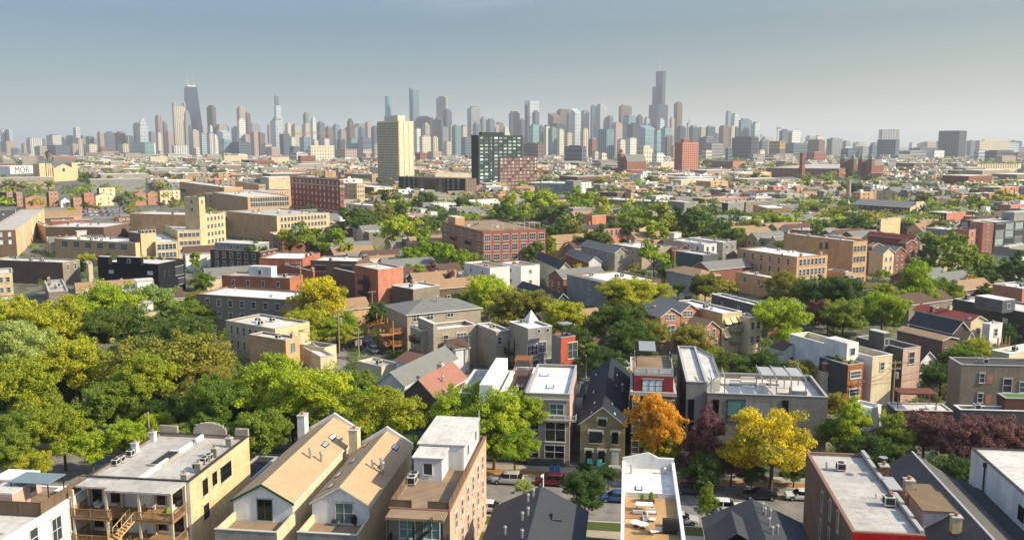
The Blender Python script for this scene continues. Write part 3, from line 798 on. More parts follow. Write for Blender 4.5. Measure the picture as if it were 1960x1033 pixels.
    def block(s, name, c, z, L, R, wall='white', roof='white', z0=None, cop='white', par=.15, over=0.0, **k):
        """a box on or against the building given by its near top corner"""
        x, y = s.loc(c[0], c[1], z); C = s.C+head(s.g)*y+head(s.g+90)*x; C.z = z
        w = solve(C, head(s.g+90), R); d = solve(C, head(s.g), L)
        if w <= .2 or d <= .2 or w > 90 or d > 90: print('BADBLOCK', s.r['label'], name, 'w %.1f d %.1f' % (w, d)); w = min(max(w, 2), 12); d = min(max(d, 2), 12)
        return s.blockL(name, x, x+w, y, y+d, s.rz if z0 is None else z0, z-s.base, wall, roof, cop, par, over, **k)
    def blockL(s, name, x0, x1, y0, y1, z0, z1, wall='white', roof='white', cop='white', par=.15, over=0.0, wR=0, wL=0, fr='white', parent=None):
        mb = MB(); o = over
        mb.box(x0, x1, y0, y1, z0-.02, z1-par, WM(wall), 'bt')
        mb.box(x0-o, x1+o, y0-o, y1+o, z1-par, z1, COP[cop], 't'); mb.face([(x0-o,y0-o,z1),(x1+o,y0-o,z1),(x1+o,y1+o,z1),(x0-o,y1+o,z1)], RM(roof))
        b = mb.build(name, s.r)
        def sub(me, loc, rz=0):
            o2 = put(me, 'window', b, loc, rz)
        for i in range(wR): sub(winmesh(1.0, 1.3, fr, 'bare', s.gl), (x0+(x1-x0)*(i+.5)/wR, y0, (z0+z1)/2))
        for i in range(wL): sub(winmesh(1.0, 1.3, fr, 'bare', s.gl), (x0, y0+(y1-y0)*(i+.5)/wL, (z0+z1)/2), radians(-90))
        return x0, x1, y0, y1
    def rail(s, pts, z, h=1.05, mat=None, solid=False, name='railing', step=.16, post=1.8):
        mat = mat or DKM; mb = MB()
        for a, b in zip(pts[:-1], pts[1:]):
            a = Vector((a[0], a[1], z)); b = Vector((b[0], b[1], z)); L = (b-a).length
            if L < .1: continue
            d = (b-a)/L; n = Vector((-d.y, d.x, 0))*.03
            def bar(p0, p1, z0, z1, w=1.0):
                q = [p0-n*w, p1-n*w, p1+n*w, p0+n*w]
                mb.prism([(v.x, v.y) for v in q], z0, z1, mat)
            bar(a, b, z+h-.08, z+h)
            if solid: bar(a, b, z+.08, z+h-.1, .6)
            else:
                bar(a, b, z+.1, z+.16)
                k = int(L/step)
                for i in range(k): p = a+d*(i+.5)*L/k; bar(p-d*.02, p+d*.02, z+.16, z+h-.08, .5)
            k = max(1, int(round(L/post)))
            for i in range(k+1): p = a+d*(L*i/k); bar(p-d*.05, p+d*.05, z, z+h+.04, 1.8)
        return mb.build(name, s.r)
    def porch(s, x0, x1, y0, y1, z, nlev, face, mat=None, roofm=None, depth=1.8):
        """open timber gallery: posts, decks, railings"""
        mat = mat or WD
        xs = [x0+(x1-x0)*i/3 for i in range(4)]; ys = [y0+(y1-y0)*i/3 for i in range(4)]
        pts = [(xs[i], y0+.1) for i in range(4)] if face == 'R' else [(x0+.1, ys[i]) for i in range(4)]
        for p in pts: mb = MB(); mb.box(p[0]-.1, p[0]+.1, p[1]-.1, p[1]+.1, -s.base, z, mat); mb.build('post', s.r)
        for k in range(nlev):
            zz_ = z-2.9*(k+1)
            if zz_ < .3: break
            mb = MB(); mb.box(x0, x1, y0, y1, zz_-.25, zz_, mat); mb.build('deck', s.r)
            if face == 'R': s.rail([(x0, y1), (x0, y0+.05), (x1, y0+.05), (x1, y1)], zz_, mat=mat)
            else: s.rail([(x1, y0), (x0+.05, y0), (x0+.05, y1), (x1, y1)], zz_, mat=mat)
        if roofm: mb = MB(); mb.box(x0-.2, x1+.2, y0-.2, y1+.2, z, z+.18, roofm); mb.build('porch_roof', s.r)
    def stairs(s, a, b, w=.9, mat=None):
        mat = mat or WD; a = Vector(a); b = Vector(b); mb = MB(); n = max(3, int(abs(b.z-a.z)/.2)); d = Vector((b.x-a.x, b.y-a.y, 0)); L = d.length; d /= L; q = Vector((-d.y, d.x, 0))*w/2
        for i in range(n):
            p = a+(b-a)*(i+.5)/n; e = d*L/n*.55; r4 = [p-e-q, p+e-q, p+e+q, p-e+q]; mb.prism([(v.x, v.y) for v in r4], p.z-.04, p.z+.03, mat)
        for sg in (-1, 1):
            o = q*sg; mb.tube(a+o, b+o, .07, mat, 4); mb.tube(a+o+Vector((0,0,1)), b+o+Vector((0,0,1)), .05, mat, 4)
            for i in range(5): p = a+(b-a)*(i/4)+o; mb.tube(p, p+Vector((0,0,1)), .04, mat, 4)
        mb.build('stairs', s.r)
    def pergola(s, x0, x1, y0, y1, z0, z1, mat, slat='x', n=12, name='pergola'):
        mb = MB()
        for x in (x0, x1):
            for y in (y0, y1): mb.box(x-.07, x+.07, y-.07, y+.07, z0, z1, mat)
        for y in (y0, y1): mb.box(x0-.2, x1+.2, y-.05, y+.05, z1, z1+.2, mat)
        for i in range(n):
            if slat == 'x': x = x0+(x1-x0)*(i+.5)/n; mb.box(x-.05, x+.05, y0-.2, y1+.2, z1+.201, z1+.33, mat)
            else:
                y = y0+(y1-y0)*(i+.5)/n; mb.box(x0-.2, x1+.2, y-.05, y+.05, z1+.201, z1+.33, mat)
        mb.build(name, s.r)
# ================================================================ trees
import numpy as np
def crown_mesh(seed, nc, nl, ls, mat, sq=0.85, cone=0.0, flat=False):
    rg = np.random.RandomState(seed)
    ce = []; tries = 0
    ax = rg.uniform(.82, 1.08, 3); lob = rg.uniform(0, 6.28, 4)
    while len(ce) < nc:
        tries += 1
        d = rg.normal(size=3); d /= np.linalg.norm(d)
        if d[2] < -.75: continue
        th = atan2(d[1], d[0])
        lim = 1+0.14*sin(3*th+lob[0])+.1*sin(5*th+lob[1])+.1*sin(4*d[2]*2+lob[2])
        r = lim*(.42+.42*rg.rand()**.5) if rg.rand() < .88 else lim*rg.uniform(.2,.5)
        p = d*r*ax
        if cone: p[:2] *= max(.2, 1-cone*(p[2]+.7))
        p[2] *= sq
        ce.append(p)
    nb = max(6, nc//7); bo = np.array(ce[:nb])*1.02; sub = rg.randint(0, nb, nc-nb); dd = rg.normal(size=(nc-nb, 3)); dd /= np.linalg.norm(dd, axis=1)[:,None]
    out = bo/np.linalg.norm(bo, axis=1)[:,None]
    q = bo[sub]+dd*rg.uniform(.1, .3, (nc-nb, 1))*np.array([1.15,1.15,.7])+out[sub]*rg.uniform(-.12, .16, (nc-nb, 1))
    ce = np.concatenate([bo*.9, q]); cr = np.concatenate([rg.uniform(.2, .3, nb), rg.uniform(.09, .19, nc-nb)])
    if flat: ce[:,2] *= .55
    d = rg.normal(size=(nc, nl, 3)); d /= np.linalg.norm(d, axis=2)[..., None]
    d[..., 2] = d[..., 2]*.7+.12
    rr = rg.uniform(.62, 1.12, (nc, nl, 1))
    P = (ce[:,None,:]+d*rr*cr[:,None,None]).reshape(-1, 3)
    N = (d+rg.normal(size=d.shape)*.55+np.array([0,0,.25])).reshape(-1, 3); N /= np.linalg.norm(N, axis=1)[:,None]
    A = np.cross(N, rg.normal(size=N.shape)); A /= np.linalg.norm(A, axis=1)[:,None]; Bv = np.cross(N, A)
    s = ls*rg.uniform(.55, 1.25, (len(P), 1))
    V = np.stack([P-A*s, P-Bv*s*.6-N*s*.15, P+A*s, P+Bv*s*.6-N*s*.15], 1).reshape(-1, 3)
    me = bpy.data.meshes.new('crown'); nv = len(V); nf = nv//4
    me.vertices.add(nv); me.vertices.foreach_set('co', V.ravel().astype('f'))
    me.loops.add(nv); me.loops.foreach_set('vertex_index', np.arange(nv, dtype='i'))
    me.polygons.add(nf); me.polygons.foreach_set('loop_start', np.arange(0, nv, 4, dtype='i'))
    me.materials.append(mat); me.update(calc_edges=True); return me
BARK = M('bark', (92,76,60), 'plain')
def trunk_mesh(seed):
    rnd = random.Random(seed); mb = MB(); segs = [((0,0,-2.2), (.02,.01,-.9), .05, .042)]
    for i in range(6):
        a = i*1.05+rnd.random(); r = rnd.uniform(.3,.5); segs.append(((.02,.01,-.95+.06*i), (cos(a)*r, sin(a)*r, rnd.uniform(-.35,.05)), .03, .014))
        segs.append(((cos(a)*r, sin(a)*r, -.2), (cos(a+.4)*r*1.5, sin(a+.4)*r*1.5, rnd.uniform(0,.4)), .02, .008))
    segs.append(((.02,.01,-.95), (0,0,.4), .06, .015))
    for a, b, r1, r2 in segs: mb.tube(a, b, r1, BARK, 6, r2)
    return mb.mesh('trunk')
TRUNK = [trunk_mesh(i) for i in range(3)]
LEAF = {'green': ((124,141,48), 'green'), 'bright': ((155,171,44), 'bright green'), 'yg': ((164,166,46), 'yellow green'), 'dark': ((84,106,44), 'dark green'), 'olive': ((140,136,56), 'olive'),
        'yellow': ((216,188,36), 'golden yellow'), 'orange': ((216,158,40), 'orange gold'), 'purple': ((126,86,86), 'purple leaved'), 'pale': ((150,166,92), 'pale green')}
def LM_(k): return M('leaf_'+k, LEAF[k][0], 'leaf', .7, k=1.0)
CROWN = {}
def crown(k, lod, v):
    key = (k, lod, v)
    if key not in CROWN:
        nc, nl, ls = {'a': (290, 120, .031), 'b': (100, 56, .062), 'c': (48, 26, .115)}[lod]
        base = (lod, v)
        if base not in CROWN: CROWN[base] = crown_mesh(hash(lod) % 7*0+ord(lod)*10+v, nc, nl, ls, LM_('green'), cone=.0 if v < 4 else .35, sq=(.85 if v < 4 else 1.15))
        me = CROWN[base].copy(); me.materials[0] = LM_(k); CROWN[key] = me
    return CROWN[key]
NTREE = 0
def tree(k, x, y, r, z=None, lod=None, v=None, vs=1.0, label=None, cat='tree', kindname='tree', auto=True):
    """x, y, r: crown centre and half width in photograph pixels; z: height of the crown's centre in metres"""
    global NTREE
    zc = 7.5 if z is None else z
    p = PZ(x, y, zc); R = r*(p-CO).dot(CF)/FPX
    return tree_at(k, p.x, p.y, zc, R, lod, v, vs, label, cat, kindname, x, y, r)
def tree_at(k, X, Y, zc, R, lod=None, v=None, vs=1.0, label=None, cat='tree', kindname='tree', x=None, y=None, r=None):
    global NTREE
    NTREE += 1
    if lod is None: lod = 'a' if Y < 260 else ('b' if Y < 600 else 'c')
    if v is None: v = NTREE % 4
    vs = min(vs, max(.5, (zc-.8)/(.95*R))) if vs <= 1.0 else vs
    rz = random.uniform(0, 6.28)
    root = empty(kindname, (X, Y, 0), rz, label, cat, 'trees growing between the houses')
    o = put(crown(k, lod, v), 'crown', root, (0,0,zc)); o.scale = (R, R, R*vs)
    o.rotation_euler = (0,0,0)
    t = put(TRUNK[NTREE % 3], 'trunk', root, (0,0,zc)); t.scale = (R, R, zc/2.2 if zc/2.2 > R*.45 else R*.45)
    if zc/2.2 <= R*.45: t.location.z = R*.45*2.2-.0
    if x is None: x, y = proj((X, Y, zc)); r = R*FPX/Y
    if not label: AUTO.append((root, '%s %s tree' % ('large' if r > 60 else ('small' if r < 18 else 'leafy'), LEAF[k][1]), x, y, r))
    return root
def trees(spec):
    for s in spec.strip().split('\n'):
        for it in s.split(';'):
            q = it.split()
            if not q: continue
            tree(q[0], float(q[1]), float(q[2]), float(q[3]), float(q[4]) if len(q) > 4 else None, vs=float(q[5]) if len(q) > 5 else 1.0, v=int(q[6]) if len(q) > 6 else None)
# ================================================================ buildings of the middle distance
frame('m1')
w_ = B('warehouse', 'low white-roofed warehouse with ridged roof vents at the left edge', (280, 236), 8, ('m', 60), (312, 196), g=-36, wall='tan', roof='lgrey', props=6)
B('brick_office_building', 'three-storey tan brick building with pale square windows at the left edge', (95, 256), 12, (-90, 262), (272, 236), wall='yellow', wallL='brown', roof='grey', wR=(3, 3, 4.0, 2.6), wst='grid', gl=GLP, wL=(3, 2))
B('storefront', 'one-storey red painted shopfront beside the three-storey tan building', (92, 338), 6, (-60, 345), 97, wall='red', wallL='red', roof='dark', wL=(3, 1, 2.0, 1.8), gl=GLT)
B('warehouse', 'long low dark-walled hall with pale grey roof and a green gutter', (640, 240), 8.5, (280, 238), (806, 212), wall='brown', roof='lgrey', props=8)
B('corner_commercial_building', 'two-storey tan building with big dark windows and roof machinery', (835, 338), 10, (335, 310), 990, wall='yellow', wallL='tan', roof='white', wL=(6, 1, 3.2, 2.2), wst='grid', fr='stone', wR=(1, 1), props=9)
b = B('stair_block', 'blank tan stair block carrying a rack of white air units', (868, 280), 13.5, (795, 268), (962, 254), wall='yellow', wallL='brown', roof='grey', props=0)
for i in range(4):
    for j in range(2): put(ac_mesh(), 'air_conditioner', b.r, (1.2+i*1.5, 1.3+j*1.6, b.rz), 0, (1.3, 1.3, 1.6))
B('office_building', 'low cream wing with a row of five windows beside the blank stair block', (962, 334), 10, 850, (1096, 302), g=-30, wall='cream', roof='white', wR=(5, 2, 1.2, 2.0), props=5)
B('office_building', 'yellow brick step-down wing below the square rooftop tower', (1096, 262), 13.5, 960, (1242, 240), g=-30, wall='yellow', roof='grey', wR=(5, 3, 1.4, 1.5), props=3)
B('factory_building', 'yellow brick factory with a curved parapet wall behind the rooftop tower', (1240, 168), 18, (800, 156), (1390, 136), wall='yellow', wallL='tan', roof='lgrey', wR=(6, 4, 1.4, 1.6), props=4)
b = B('stair_tower', 'square yellow brick tower rising over the factory roofs on the left', (1228, 56), 26.6, 1137, 1264, g=-68, wall='yellow', wallL='yellow', roof='dark', props=2, wL=(1, 2, 1.2, 1.2), wR=(1, 1))
frame('s1')
B('factory_building', 'long tan brick factory with a window strip on its sunny side', (1532, 812), 13, (1240, 808), (1800, 772), wall='tan', roof='grey', cop='clay', wR=(14, 3, 1.6, 2.0), wL=(9, 2, 1.3, 2.0), props=6)
B('factory_building', 'tan brick factory wing behind the long tan factory, upper left', (1385, 770), 16, (1108, 735), 1500, wall='tan', roof='lgrey', wL=(6, 2, 1.3, 2.0), props=4)
B('factory_building', 'small tan brick workshop set back on the tan factory', (1600, 752), 17, 1452, 1640, g=-30, wall='tan', roof='lgrey', wR=(4, 2), props=2)
frame('m1')
b = B('modern_house', 'black boxy house with roof garden and two small windows', (975, 468), 10.5, (602, 452), (1140, 436), wall='black', roof='lgrey', cop='dark', props=0, fr='black')
b.win('L', 688, 516, 2.0, 1.2, st='bare', gl=GLP); b.win('L', 928, 524, 2.2, 1.3, st='bare', gl=GLP); b.win('R', 1108, 508, 4.2, 2.6, st='grid'); b.win('R', 1015, 530, .8, 2.6, st='bare'); b.win('R', 1042, 522, .8, 2.6, st='bare'); b.win('R', 1120, 572, 3, 1.8, st='grid')
b.block('stair_penthouse', (868, 428), 12.6, 720, 885, 'black', 'white', wL=1, cop='dark'); b.block('stair_penthouse', (668, 424), 12.6, 602, 690, 'black', 'white', cop='dark')
for i, (x, y) in enumerate(((905,432),(960,430),(1020,428),(1075,430))):
    X, Y, Z = b.onroof(x, y); put(pmesh(('shrub_box', i % 2), lambda mb: (mb.box(-1.2,1.2,-.35,.35,0,.5,WDD), mb.cyl(-.6,0,.5,1.2,.5,LM_('green'),7,.15), mb.cyl(.4,.05,.5,1.0,.45,LM_('yg'),7,.2))), 'planter', b.r, (X, Y, Z))
B('commercial_building', 'long low grey-brown building left of the black boxy house', (385, 458), 8, (-60, 440), (492, 434), wall='greybrick', wallL='brown', roof='lgrey', wR=(2, 1, 1.0, 1.8), props=7)
B('garage', 'pale windowless block tucked beside the black boxy house', (545, 470), 7.5, ('m', 9), (572, 458), g=-30, wall='cream', roof='white', props=0)
B('row_house', 'narrow yellow brick house with balcony at the left edge', (-70, 532), 8, ('m', 14), (76, 519), g=-30, wall='yellow', roof='lgrey', wR=(3, 2), props=1)
B('garage', 'low salmon-edged garage roof at the left edge above the yellow trees', (-60, 700), 4.5, ('m', 10), 112, g=-30, wall='tan', roof='lgrey', cop='clay', props=0)
B('commercial_building', 'flat low roofs cluttered with vents in front of the black boxy house', (300, 640), 5, ('m', 26), 420, g=-30, wall='greybrick', roof='grey', props=10)
frame('m2')
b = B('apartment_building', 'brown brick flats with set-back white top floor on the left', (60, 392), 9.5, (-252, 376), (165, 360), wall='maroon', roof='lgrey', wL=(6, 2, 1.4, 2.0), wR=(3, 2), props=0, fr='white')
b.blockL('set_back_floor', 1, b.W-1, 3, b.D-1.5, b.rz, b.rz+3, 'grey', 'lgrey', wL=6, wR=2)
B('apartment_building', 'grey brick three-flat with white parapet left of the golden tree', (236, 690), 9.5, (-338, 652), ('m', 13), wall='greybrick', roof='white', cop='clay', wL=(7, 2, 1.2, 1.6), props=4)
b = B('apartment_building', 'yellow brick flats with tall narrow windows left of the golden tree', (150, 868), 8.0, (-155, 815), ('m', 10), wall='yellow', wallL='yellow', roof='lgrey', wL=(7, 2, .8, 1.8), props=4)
b = B('coach_house', 'small square tan brick building with stained front and grey roof', (215, 938), 7.2, (-11, 902), (300, 898), wall='tan', wallL='tan', roof='lgrey', props=2, wR=(1, 1, 1.0, 1.8), gl=GLT, fr='green')
B('garage', 'white two-car garage beside the alley under the golden tree', (455, 985), 4.2, (300, 962), (528, 938), wall='cream', roof='dark', props=0)
B('garage', 'pale flat garage roof in front of the white alley garage', (430, 1040), 3.8, (230, 1018), (515, 985), g=-32, wall='cream', roof='white', props=0)
# the brick row with several flat roofs
b = B('apartment_building', 'red brick block with flat roof at the left end of the brick row', (320, 436), 12, (50, 432), (428, 406), wall='terracotta', wallL='terracotta', roof='white', cop='clay', props=4)
b.win('L', 270, 485, 3.4, 1.6, st='grid', fr='black')
b = B('apartment_building', 'brown brick block with paired dark windows, middle of the brick row', (655, 452), 12, (368, 445), (735, 418), wall='brown', wallL='brown', roof='white', cop='clay', props=5)
for x in (430, 592): b.win('L', x, 495, 3.4, 1.6, st='grid', fr='black')
b = B('apartment_building', 'tall salmon brick block with bright blank side and balconies', (785, 502), 13, (640, 494), (942, 466), wall='salmon', wallL='terracotta', roof='lgrey', cop='stone', props=1, g=-40)
for y in (590, 655, 722):
    x, _ = b.onface('L', 715, y); u, z = b.onface('L', 715, y)
    mb = MB(); mb.box(-1.5, 0, u-2.2, u+2.2, z-.2, z, DKM); mb.build('balcony', b.r); b.rail([(0, u-2.2), (-1.5, u-2.2), (-1.5, u+2.2), (0, u+2.2)], z)
    b.setw('L', u-.9, z+1.3, 1.0, 2.1, 'brown', 'bare'); b.setw('L', u+.9, z+1.3, 1.4, 2.1, 'brown', 'bare')
b = B('apartment_building', 'red brick building with white stair penthouse left of golden tree', (240, 556), 10, (-180, 538), (322, 530), wall='terracotta', roof='grey', cop='clay', props=2, wL=(4, 1, .9, 1.4))
b.block('stair_penthouse', (125, 488), 12.8, -15, 160, 'white', 'lgrey', wL=1)
B('apartment_building', 'lower red brick terrace block in front of the brick row', (385, 512), 10, (168, 500), (395, 503), g=-40, wall='terracotta', roof='deck', cop='metal', props=3)
B('apartment_building', 'brown brick terrace wing left of the tall salmon block', (640, 520), 10, (512, 512), (650, 518), g=-40, wall='brown', roof='deck', cop='stone', props=0)
b = B('flat_roofed_house', 'low brown box with white roof right of the salmon block', (1003, 622), 8.2, (872, 600), (1166, 600), wall='greybrick', wallL='brown', roof='white', cop='white', props=2)
# cream house with grey hip roof and timber stairs
b = B('hip_roofed_house', 'long taupe house with grey hip roof and three white cross windows', (966, 780), 9.6, (835, 722), (1420, 724), wall='taupe', roof='shgrey', kind='hip', rise=2.0, g=-28.4)
for x, y in ((1022, 803), (1107, 793), (1232, 775)): b.win('R', x, y, 1.5, 1.4, st='cross')
b.vent(1150, 700, 1.3); put(ac_mesh(), 'air_conditioner', b.r, (b.W*.75, b.D*.6, b.h+1.2))
b.porch(-3.2, -.1, 1.0, b.D-2, 8.2, 2, 'L', WDO); b.stairs((-4.2, 1.5, 2.3), (-4.2, b.D-3, 5.2), 1.0, WDO); b.stairs((-5.2, b.D-3, 5.2), (-5.2, 2, 7.8), 1.0, WDO)
mb = MB(); mb.box(-6, -3.2, .5, 2.5, 5.0, 5.2, WDO); mb.build('landing', b.r)
b = B('stucco_house', 'beige stucco flats with white roof in front of the taupe house', (1052, 880), 8.6, (985, 868), (1398, 826), wall='taupe', roof='white', cop='white', props=1, g=-28.4, par=.9)
b.block('stair_tower', (1128, 838), 10.6, 1033, 1152, 'taupe', 'white', z0=0, cop='metal')
b.win('R', 1205, 930, 1.2, 1.6); b.win('R', 1303, 912, 2.4, 1.3, st='grid')
for z in (3.0, 6.0): b.rail([(0, .5), (-1.4, .5), (-1.4, 3.5), (0, 3.5)], z); mb = MB(); mb.box(-1.4, 0, .5, 3.5, z-.18, z, DKM); mb.build('balcony', b.r)
frame('f6')
b = B('coach_house', 'small white coach house with brown gable roof beside the alley', (878, 412), 5.4, (798, 378), (960, 396), wall='sidewhite', roof='shbrown', kind='gable', ridge='X', rise=1.3, g=-30, fr='brown')
b.win('L', 832, 425, .7, 1.6); b.win('L', 850, 428, .7, 1.6)
b = B('apartment_building', 'beige flats with a white pointed roof fin and bay of windows', (1326, 284), 10.6, (1208, 258), (1474, 258), wall='grey', wallL='taupe', roof='white', cop='white', g=-28.4, props=1)
for x, y in ((1288, 425), (1360, 415), (1415, 400)): b.win('R', x if x > 1326 else 1345, y, 1.7, 2.2, st='grid')
b.win('R', 1392, 302, .6, .7, st='bare'); b.win('R', 1446, 296, .6, .7, st='bare'); b.win('R', 1450, 500, 1.6, 2.0); b.win('R', 1370, 510, 1.8, 2.0)
b.ac(1280, 245); x, y, z = b.onroof(1400, 210)
mb = MB(); mb.box(x-1.2, x+1.2, y-1.2, y+1.2, z, z+.4, WM('white')); 
for q in (((-1.2,-1.2),(1.2,-1.2)), ((1.2,-1.2),(1.2,1.2)), ((1.2,1.2),(-1.2,1.2)), ((-1.2,1.2),(-1.2,-1.2))): mb.face([(x+q[0][0], y+q[0][1], z+.4), (x+q[1][0], y+q[1][1], z+.4), (x, y, z+2.7)], WM('white'))
mb.build('roof_fin', b.r)
b = B('apartment_building', 'taupe flats with dark iron porches left of the roof fin', (1128, 302), 8.8, (1008, 268), (1215, 275), wall='taupe', roof='lgrey', cop='white', g=-28.4, props=3)
b.porch(b.W*.55, b.W+2.5, -2.4, -.1, 7.0, 2, 'R', DKM); b.win('R', 1150, 360, .9, 1.6)
b = B('town_house', 'narrow coral stucco house with timber roof deck and canopy', (1530, 340), 9.6, (1472, 316), (1618, 326), wall='coral', wallL='grey', roof='deck', cop='metal', g=-28.4, props=0)
b.win('R', 1600, 420, 2.2, 3.2, st='grid', fr='stone'); b.rail([(0.3, 0.3), (b.W-.3, .3)], b.rz+.4, 1.1); b.rail([(0.3, .3), (.3, b.D-.3)], b.rz+.4, 1.1, WDO)
mb = MB(); mb.box(.8, b.W-.2, .8, b.D*.8, b.h+2.3, b.h+2.5, MET); [mb.box(x-.06, x+.06, y-.06, y+.06, b.rz, b.h+2.3, DKM) for x in (.9, b.W-.4) for y in (.9, b.D*.75)]; mb.build('canopy', b.r)
for z in (3.2,): mb = MB(); mb.box(.5, b.W-.3, -1.6, 0, z-.2, z, DKM); mb.build('balcony', b.r); b.rail([(.5, 0), (.5, -1.6), (b.W-.3, -1.6), (b.W-.3, 0)], z)
# rust gable cottage, its rust neighbour and the grey hip cottage in the middle
b = B('gable_roofed_house', 'brick cottage with steep rust roof and white chimney', (745, 705), 6.2, (562, 650), ('y', 590), wall='brown', roof='rust', kind='gable', ridge='X', rise=2.6, g=G1+14, fr='white')
b.chim(830, 560, 1.0, 1.0, 2.4, 'white', z=b.h-.2); b.vent(683, 580); b.vent(797, 598, 1.3)
B('gable_roofed_house', 'cottage with orange rust hip roof behind the steep rust roof', (700, 520), 5.6, (512, 500), (770, 465), wall='white', roof='rust', kind='hip', rise=1.8, g=-50)
B('gable_roofed_house', 'cottage with weathered grey roof left of the steep rust roof', (560, 640), 5.4, (395, 600), ('y', 470), wall='white', roof='shgrey', kind='gable', ridge='X', rise=2.2, g=G1+14)
B('garage', 'flat brownish garage roof beside the alley behind the grey cottage', (420, 520), 4.4, (270, 500), (520, 480), wall='cream', roof='grey', g=-50, props=1)
# white roof terrace house
b = B('town_house', 'white town house with roof terrace and white stair box', (1158, 690), 10.4, (895, 605), ('y', 545), g=G1, wall='white', roof='grey', cop='white', props=1, par=.9)
b.block('stair_penthouse', (1105, 635), 12.6, 1025, 1200, 'white', 'white'); 
b = B('town_house', 'town house with brown roof deck right of the white stair box', (1305, 690), 9.4, (1160, 685), ('y', 525), g=G1, wall='white', roof='shbrown', cop='white', props=1)
b.rail([(.5, .3), (.5, b.D-.3)], b.rz+.3); b.pergola(b.W-4, b.W-.5, .6, b.D-.6, b.rz, b.rz+2.4, WDO, 'x')
# ---------------------------------------------------------------- far side of the street
frame('f3')
b = B('town_house', 'pale grey three-storey town house with arched cornice and orange side wall', (745, 132), 11.2, (472, 128), ('y', -48), g=G1, wall='pink', wallL='stone', roof='white', cop='metal', props=0, fr='white')
for x, y, ww, hh in ((655, 365, 2.9, 2.9), (650, 500, 2.9, 2.6)): b.win('L', x, y, ww, hh, st='cross', gl=M('dark_glass', (18,22,26), 'glass'))
b.win('L', 664, 226, 2.0, 1.6, st='grid', gl=GLT); b.win('L', 522, 190, 1.3, 1.6, gl=M('dark_glass')); b.win('L', 525, 350, 1.3, 2.2, gl=M('dark_glass')); b.win('L', 525, 490, 1.3, 2.2, gl=M('dark_glass'))
mb = MB()
for i in range(14): y = .5+i*(b.D-1)/13; mb.box(-.22, -.061, y-.12, y+.12, b.h-1.35, b.h-1.05, COP['metal'])
mb.box(-.35, -.062, 0, b.D, b.h-1.0, b.h-.8, COP['metal']); mb.build('cornice', b.r)
u, z = b.onface('L', 660, 285); mb = MB(); mb.box(-.9, 0, u-3.0, u+1.9, z-.15, z, WM('stone')); mb.build('balcony', b.r); b.rail([(0, u-3), (-.85, u-3), (-.85, u+1.9), (0, u+1.9)], z, .8, FRM['white'])
b.skylight(585, 15, 1.4, 1.6); b.skylight(622, 88, 1.2, 2.2)
mb = MB(); mb.box(-.7, 0, .8, b.D-.3, 0, 1.2, WM('dark')); mb.build('front_stoop', b.r)
# olive cottage with black roof
b = B('gable_roofed_house', 'narrow olive stone cottage with black gable roof and white lintels', (1084, 325), 6.6, (810, 316), ('m', 31), g=G1+1.2, wall='dark', wallL='olive', roof='shblack', kind='gable', ridge='X', rise=2.6, over=.3)
dg = M('dark_glass')
for x, y, ww, hh in ((945, 308, 1.0, 1.0), (904, 398, 1.8, 1.6), (1024, 404, .8, 1.7), (862, 515, .8, 1.7), (941, 518, .8, 1.7)):
    o = b.win('L', x, y, ww, hh, gl=dg, fr='black', st='bare'); u, z = b.onface('L', x, y)
    mb = MB(); mb.box(-.12, 0, u-ww/2-.3, u+ww/2+.3, z+hh/2+.1, z+hh/2+.38, FRM['white']); mb.box(-.12, 0, u-ww/2-.3, u-ww/2-.1, z+hh/2-.25, z+hh/2+.099, FRM['white']); mb.box(-.12, 0, u+ww/2+.1, u+ww/2+.3, z+hh/2-.25, z+hh/2+.099, FRM['white']); mb.box(-.1, 0, u-ww/2-.15, u+ww/2+.15, z-hh/2-.2, z-hh/2-.08, FRM['white']); mb.build('lintel', b.r)
u, z = b.onface('L', 1023, 545)
mb = MB(); mb.box(-.08, .0, u-.55, u+.55, .3, 2.5, FRM['white']); mb.box(-.12, -.081, u-.38, u+.38, .4, 2.2, M('front_door', (190,190,184))); mb.box(-.13, 0, u-.8, u+.8, 2.6, 2.9, FRM['white']); mb.build('door', b.r)
mb = MB(); [mb.box(-1.5+.3*i, -1.2+.3*i, u-.9, u+.9, 0, .12*(i+1), COP['stone']) for i in range(4)]; mb.build('front_step', b.r)
for x, y in ((908, 15), (893, 120), (900, 187), (880, 250), (1005, 192), (1020, 255), (1030, 82), (1035, 15)): b.skylight(x, y, .5, 1.3)
b.vent(1070, 120, 1.5)
B('flat_roofed_house', 'low black-roofed shed between the pale town house and the olive cottage', (826, 145), 6.2, (786, 142), ('y', 50), g=G1, wall='white', roof='tar', cop='dark', props=0)
frame('f7')
b = B('town_house', 'dark brick town house with crimson penthouse, roof deck and grey pergola', (508, 545), 10.6, ('y', 330), (788, 548), g=G1R, wall='maroon', roof='deck', cop='stone', props=0, par=.4)
x0, x1, y0, y1 = b.blockL('crimson_penthouse', .5, b.W-.4, 1.0, b.D*.55, b.rz, b.rz+3.0, 'crimson', 'deck', cop='stone', par=.3)
me = winmesh(3.0, 1.8, 'black', 'grid', GLP); put(me, 'window', b.r, (b.W*.48, .98, b.rz+1.15))
mb = MB(); mb.box(-.1, b.W+.1, -.25, -.061, b.h-.55, b.h+.05, COP['stone']); mb.build('cornice', b.r)
b.rows('R', 1, 3, 1.0, 1.9, u0=.02, u1=.22, top=b.h-2.2, fr='stone'); b.rows('R', 1, 3, 1.0, 1.9, u0=.78, u1=.98, top=b.h-2.2, fr='stone'); b.rows('R', 1, 3, 2.2, 1.9, u0=.3, u1=.7, top=b.h-2.2, st='grid')
b.rail([(.6, b.D*.55), (.6, 1.1), (b.W-.5, 1.1), (b.W-.5, b.D*.55)], b.rz+3.0, .9, WM('white'), solid=True)
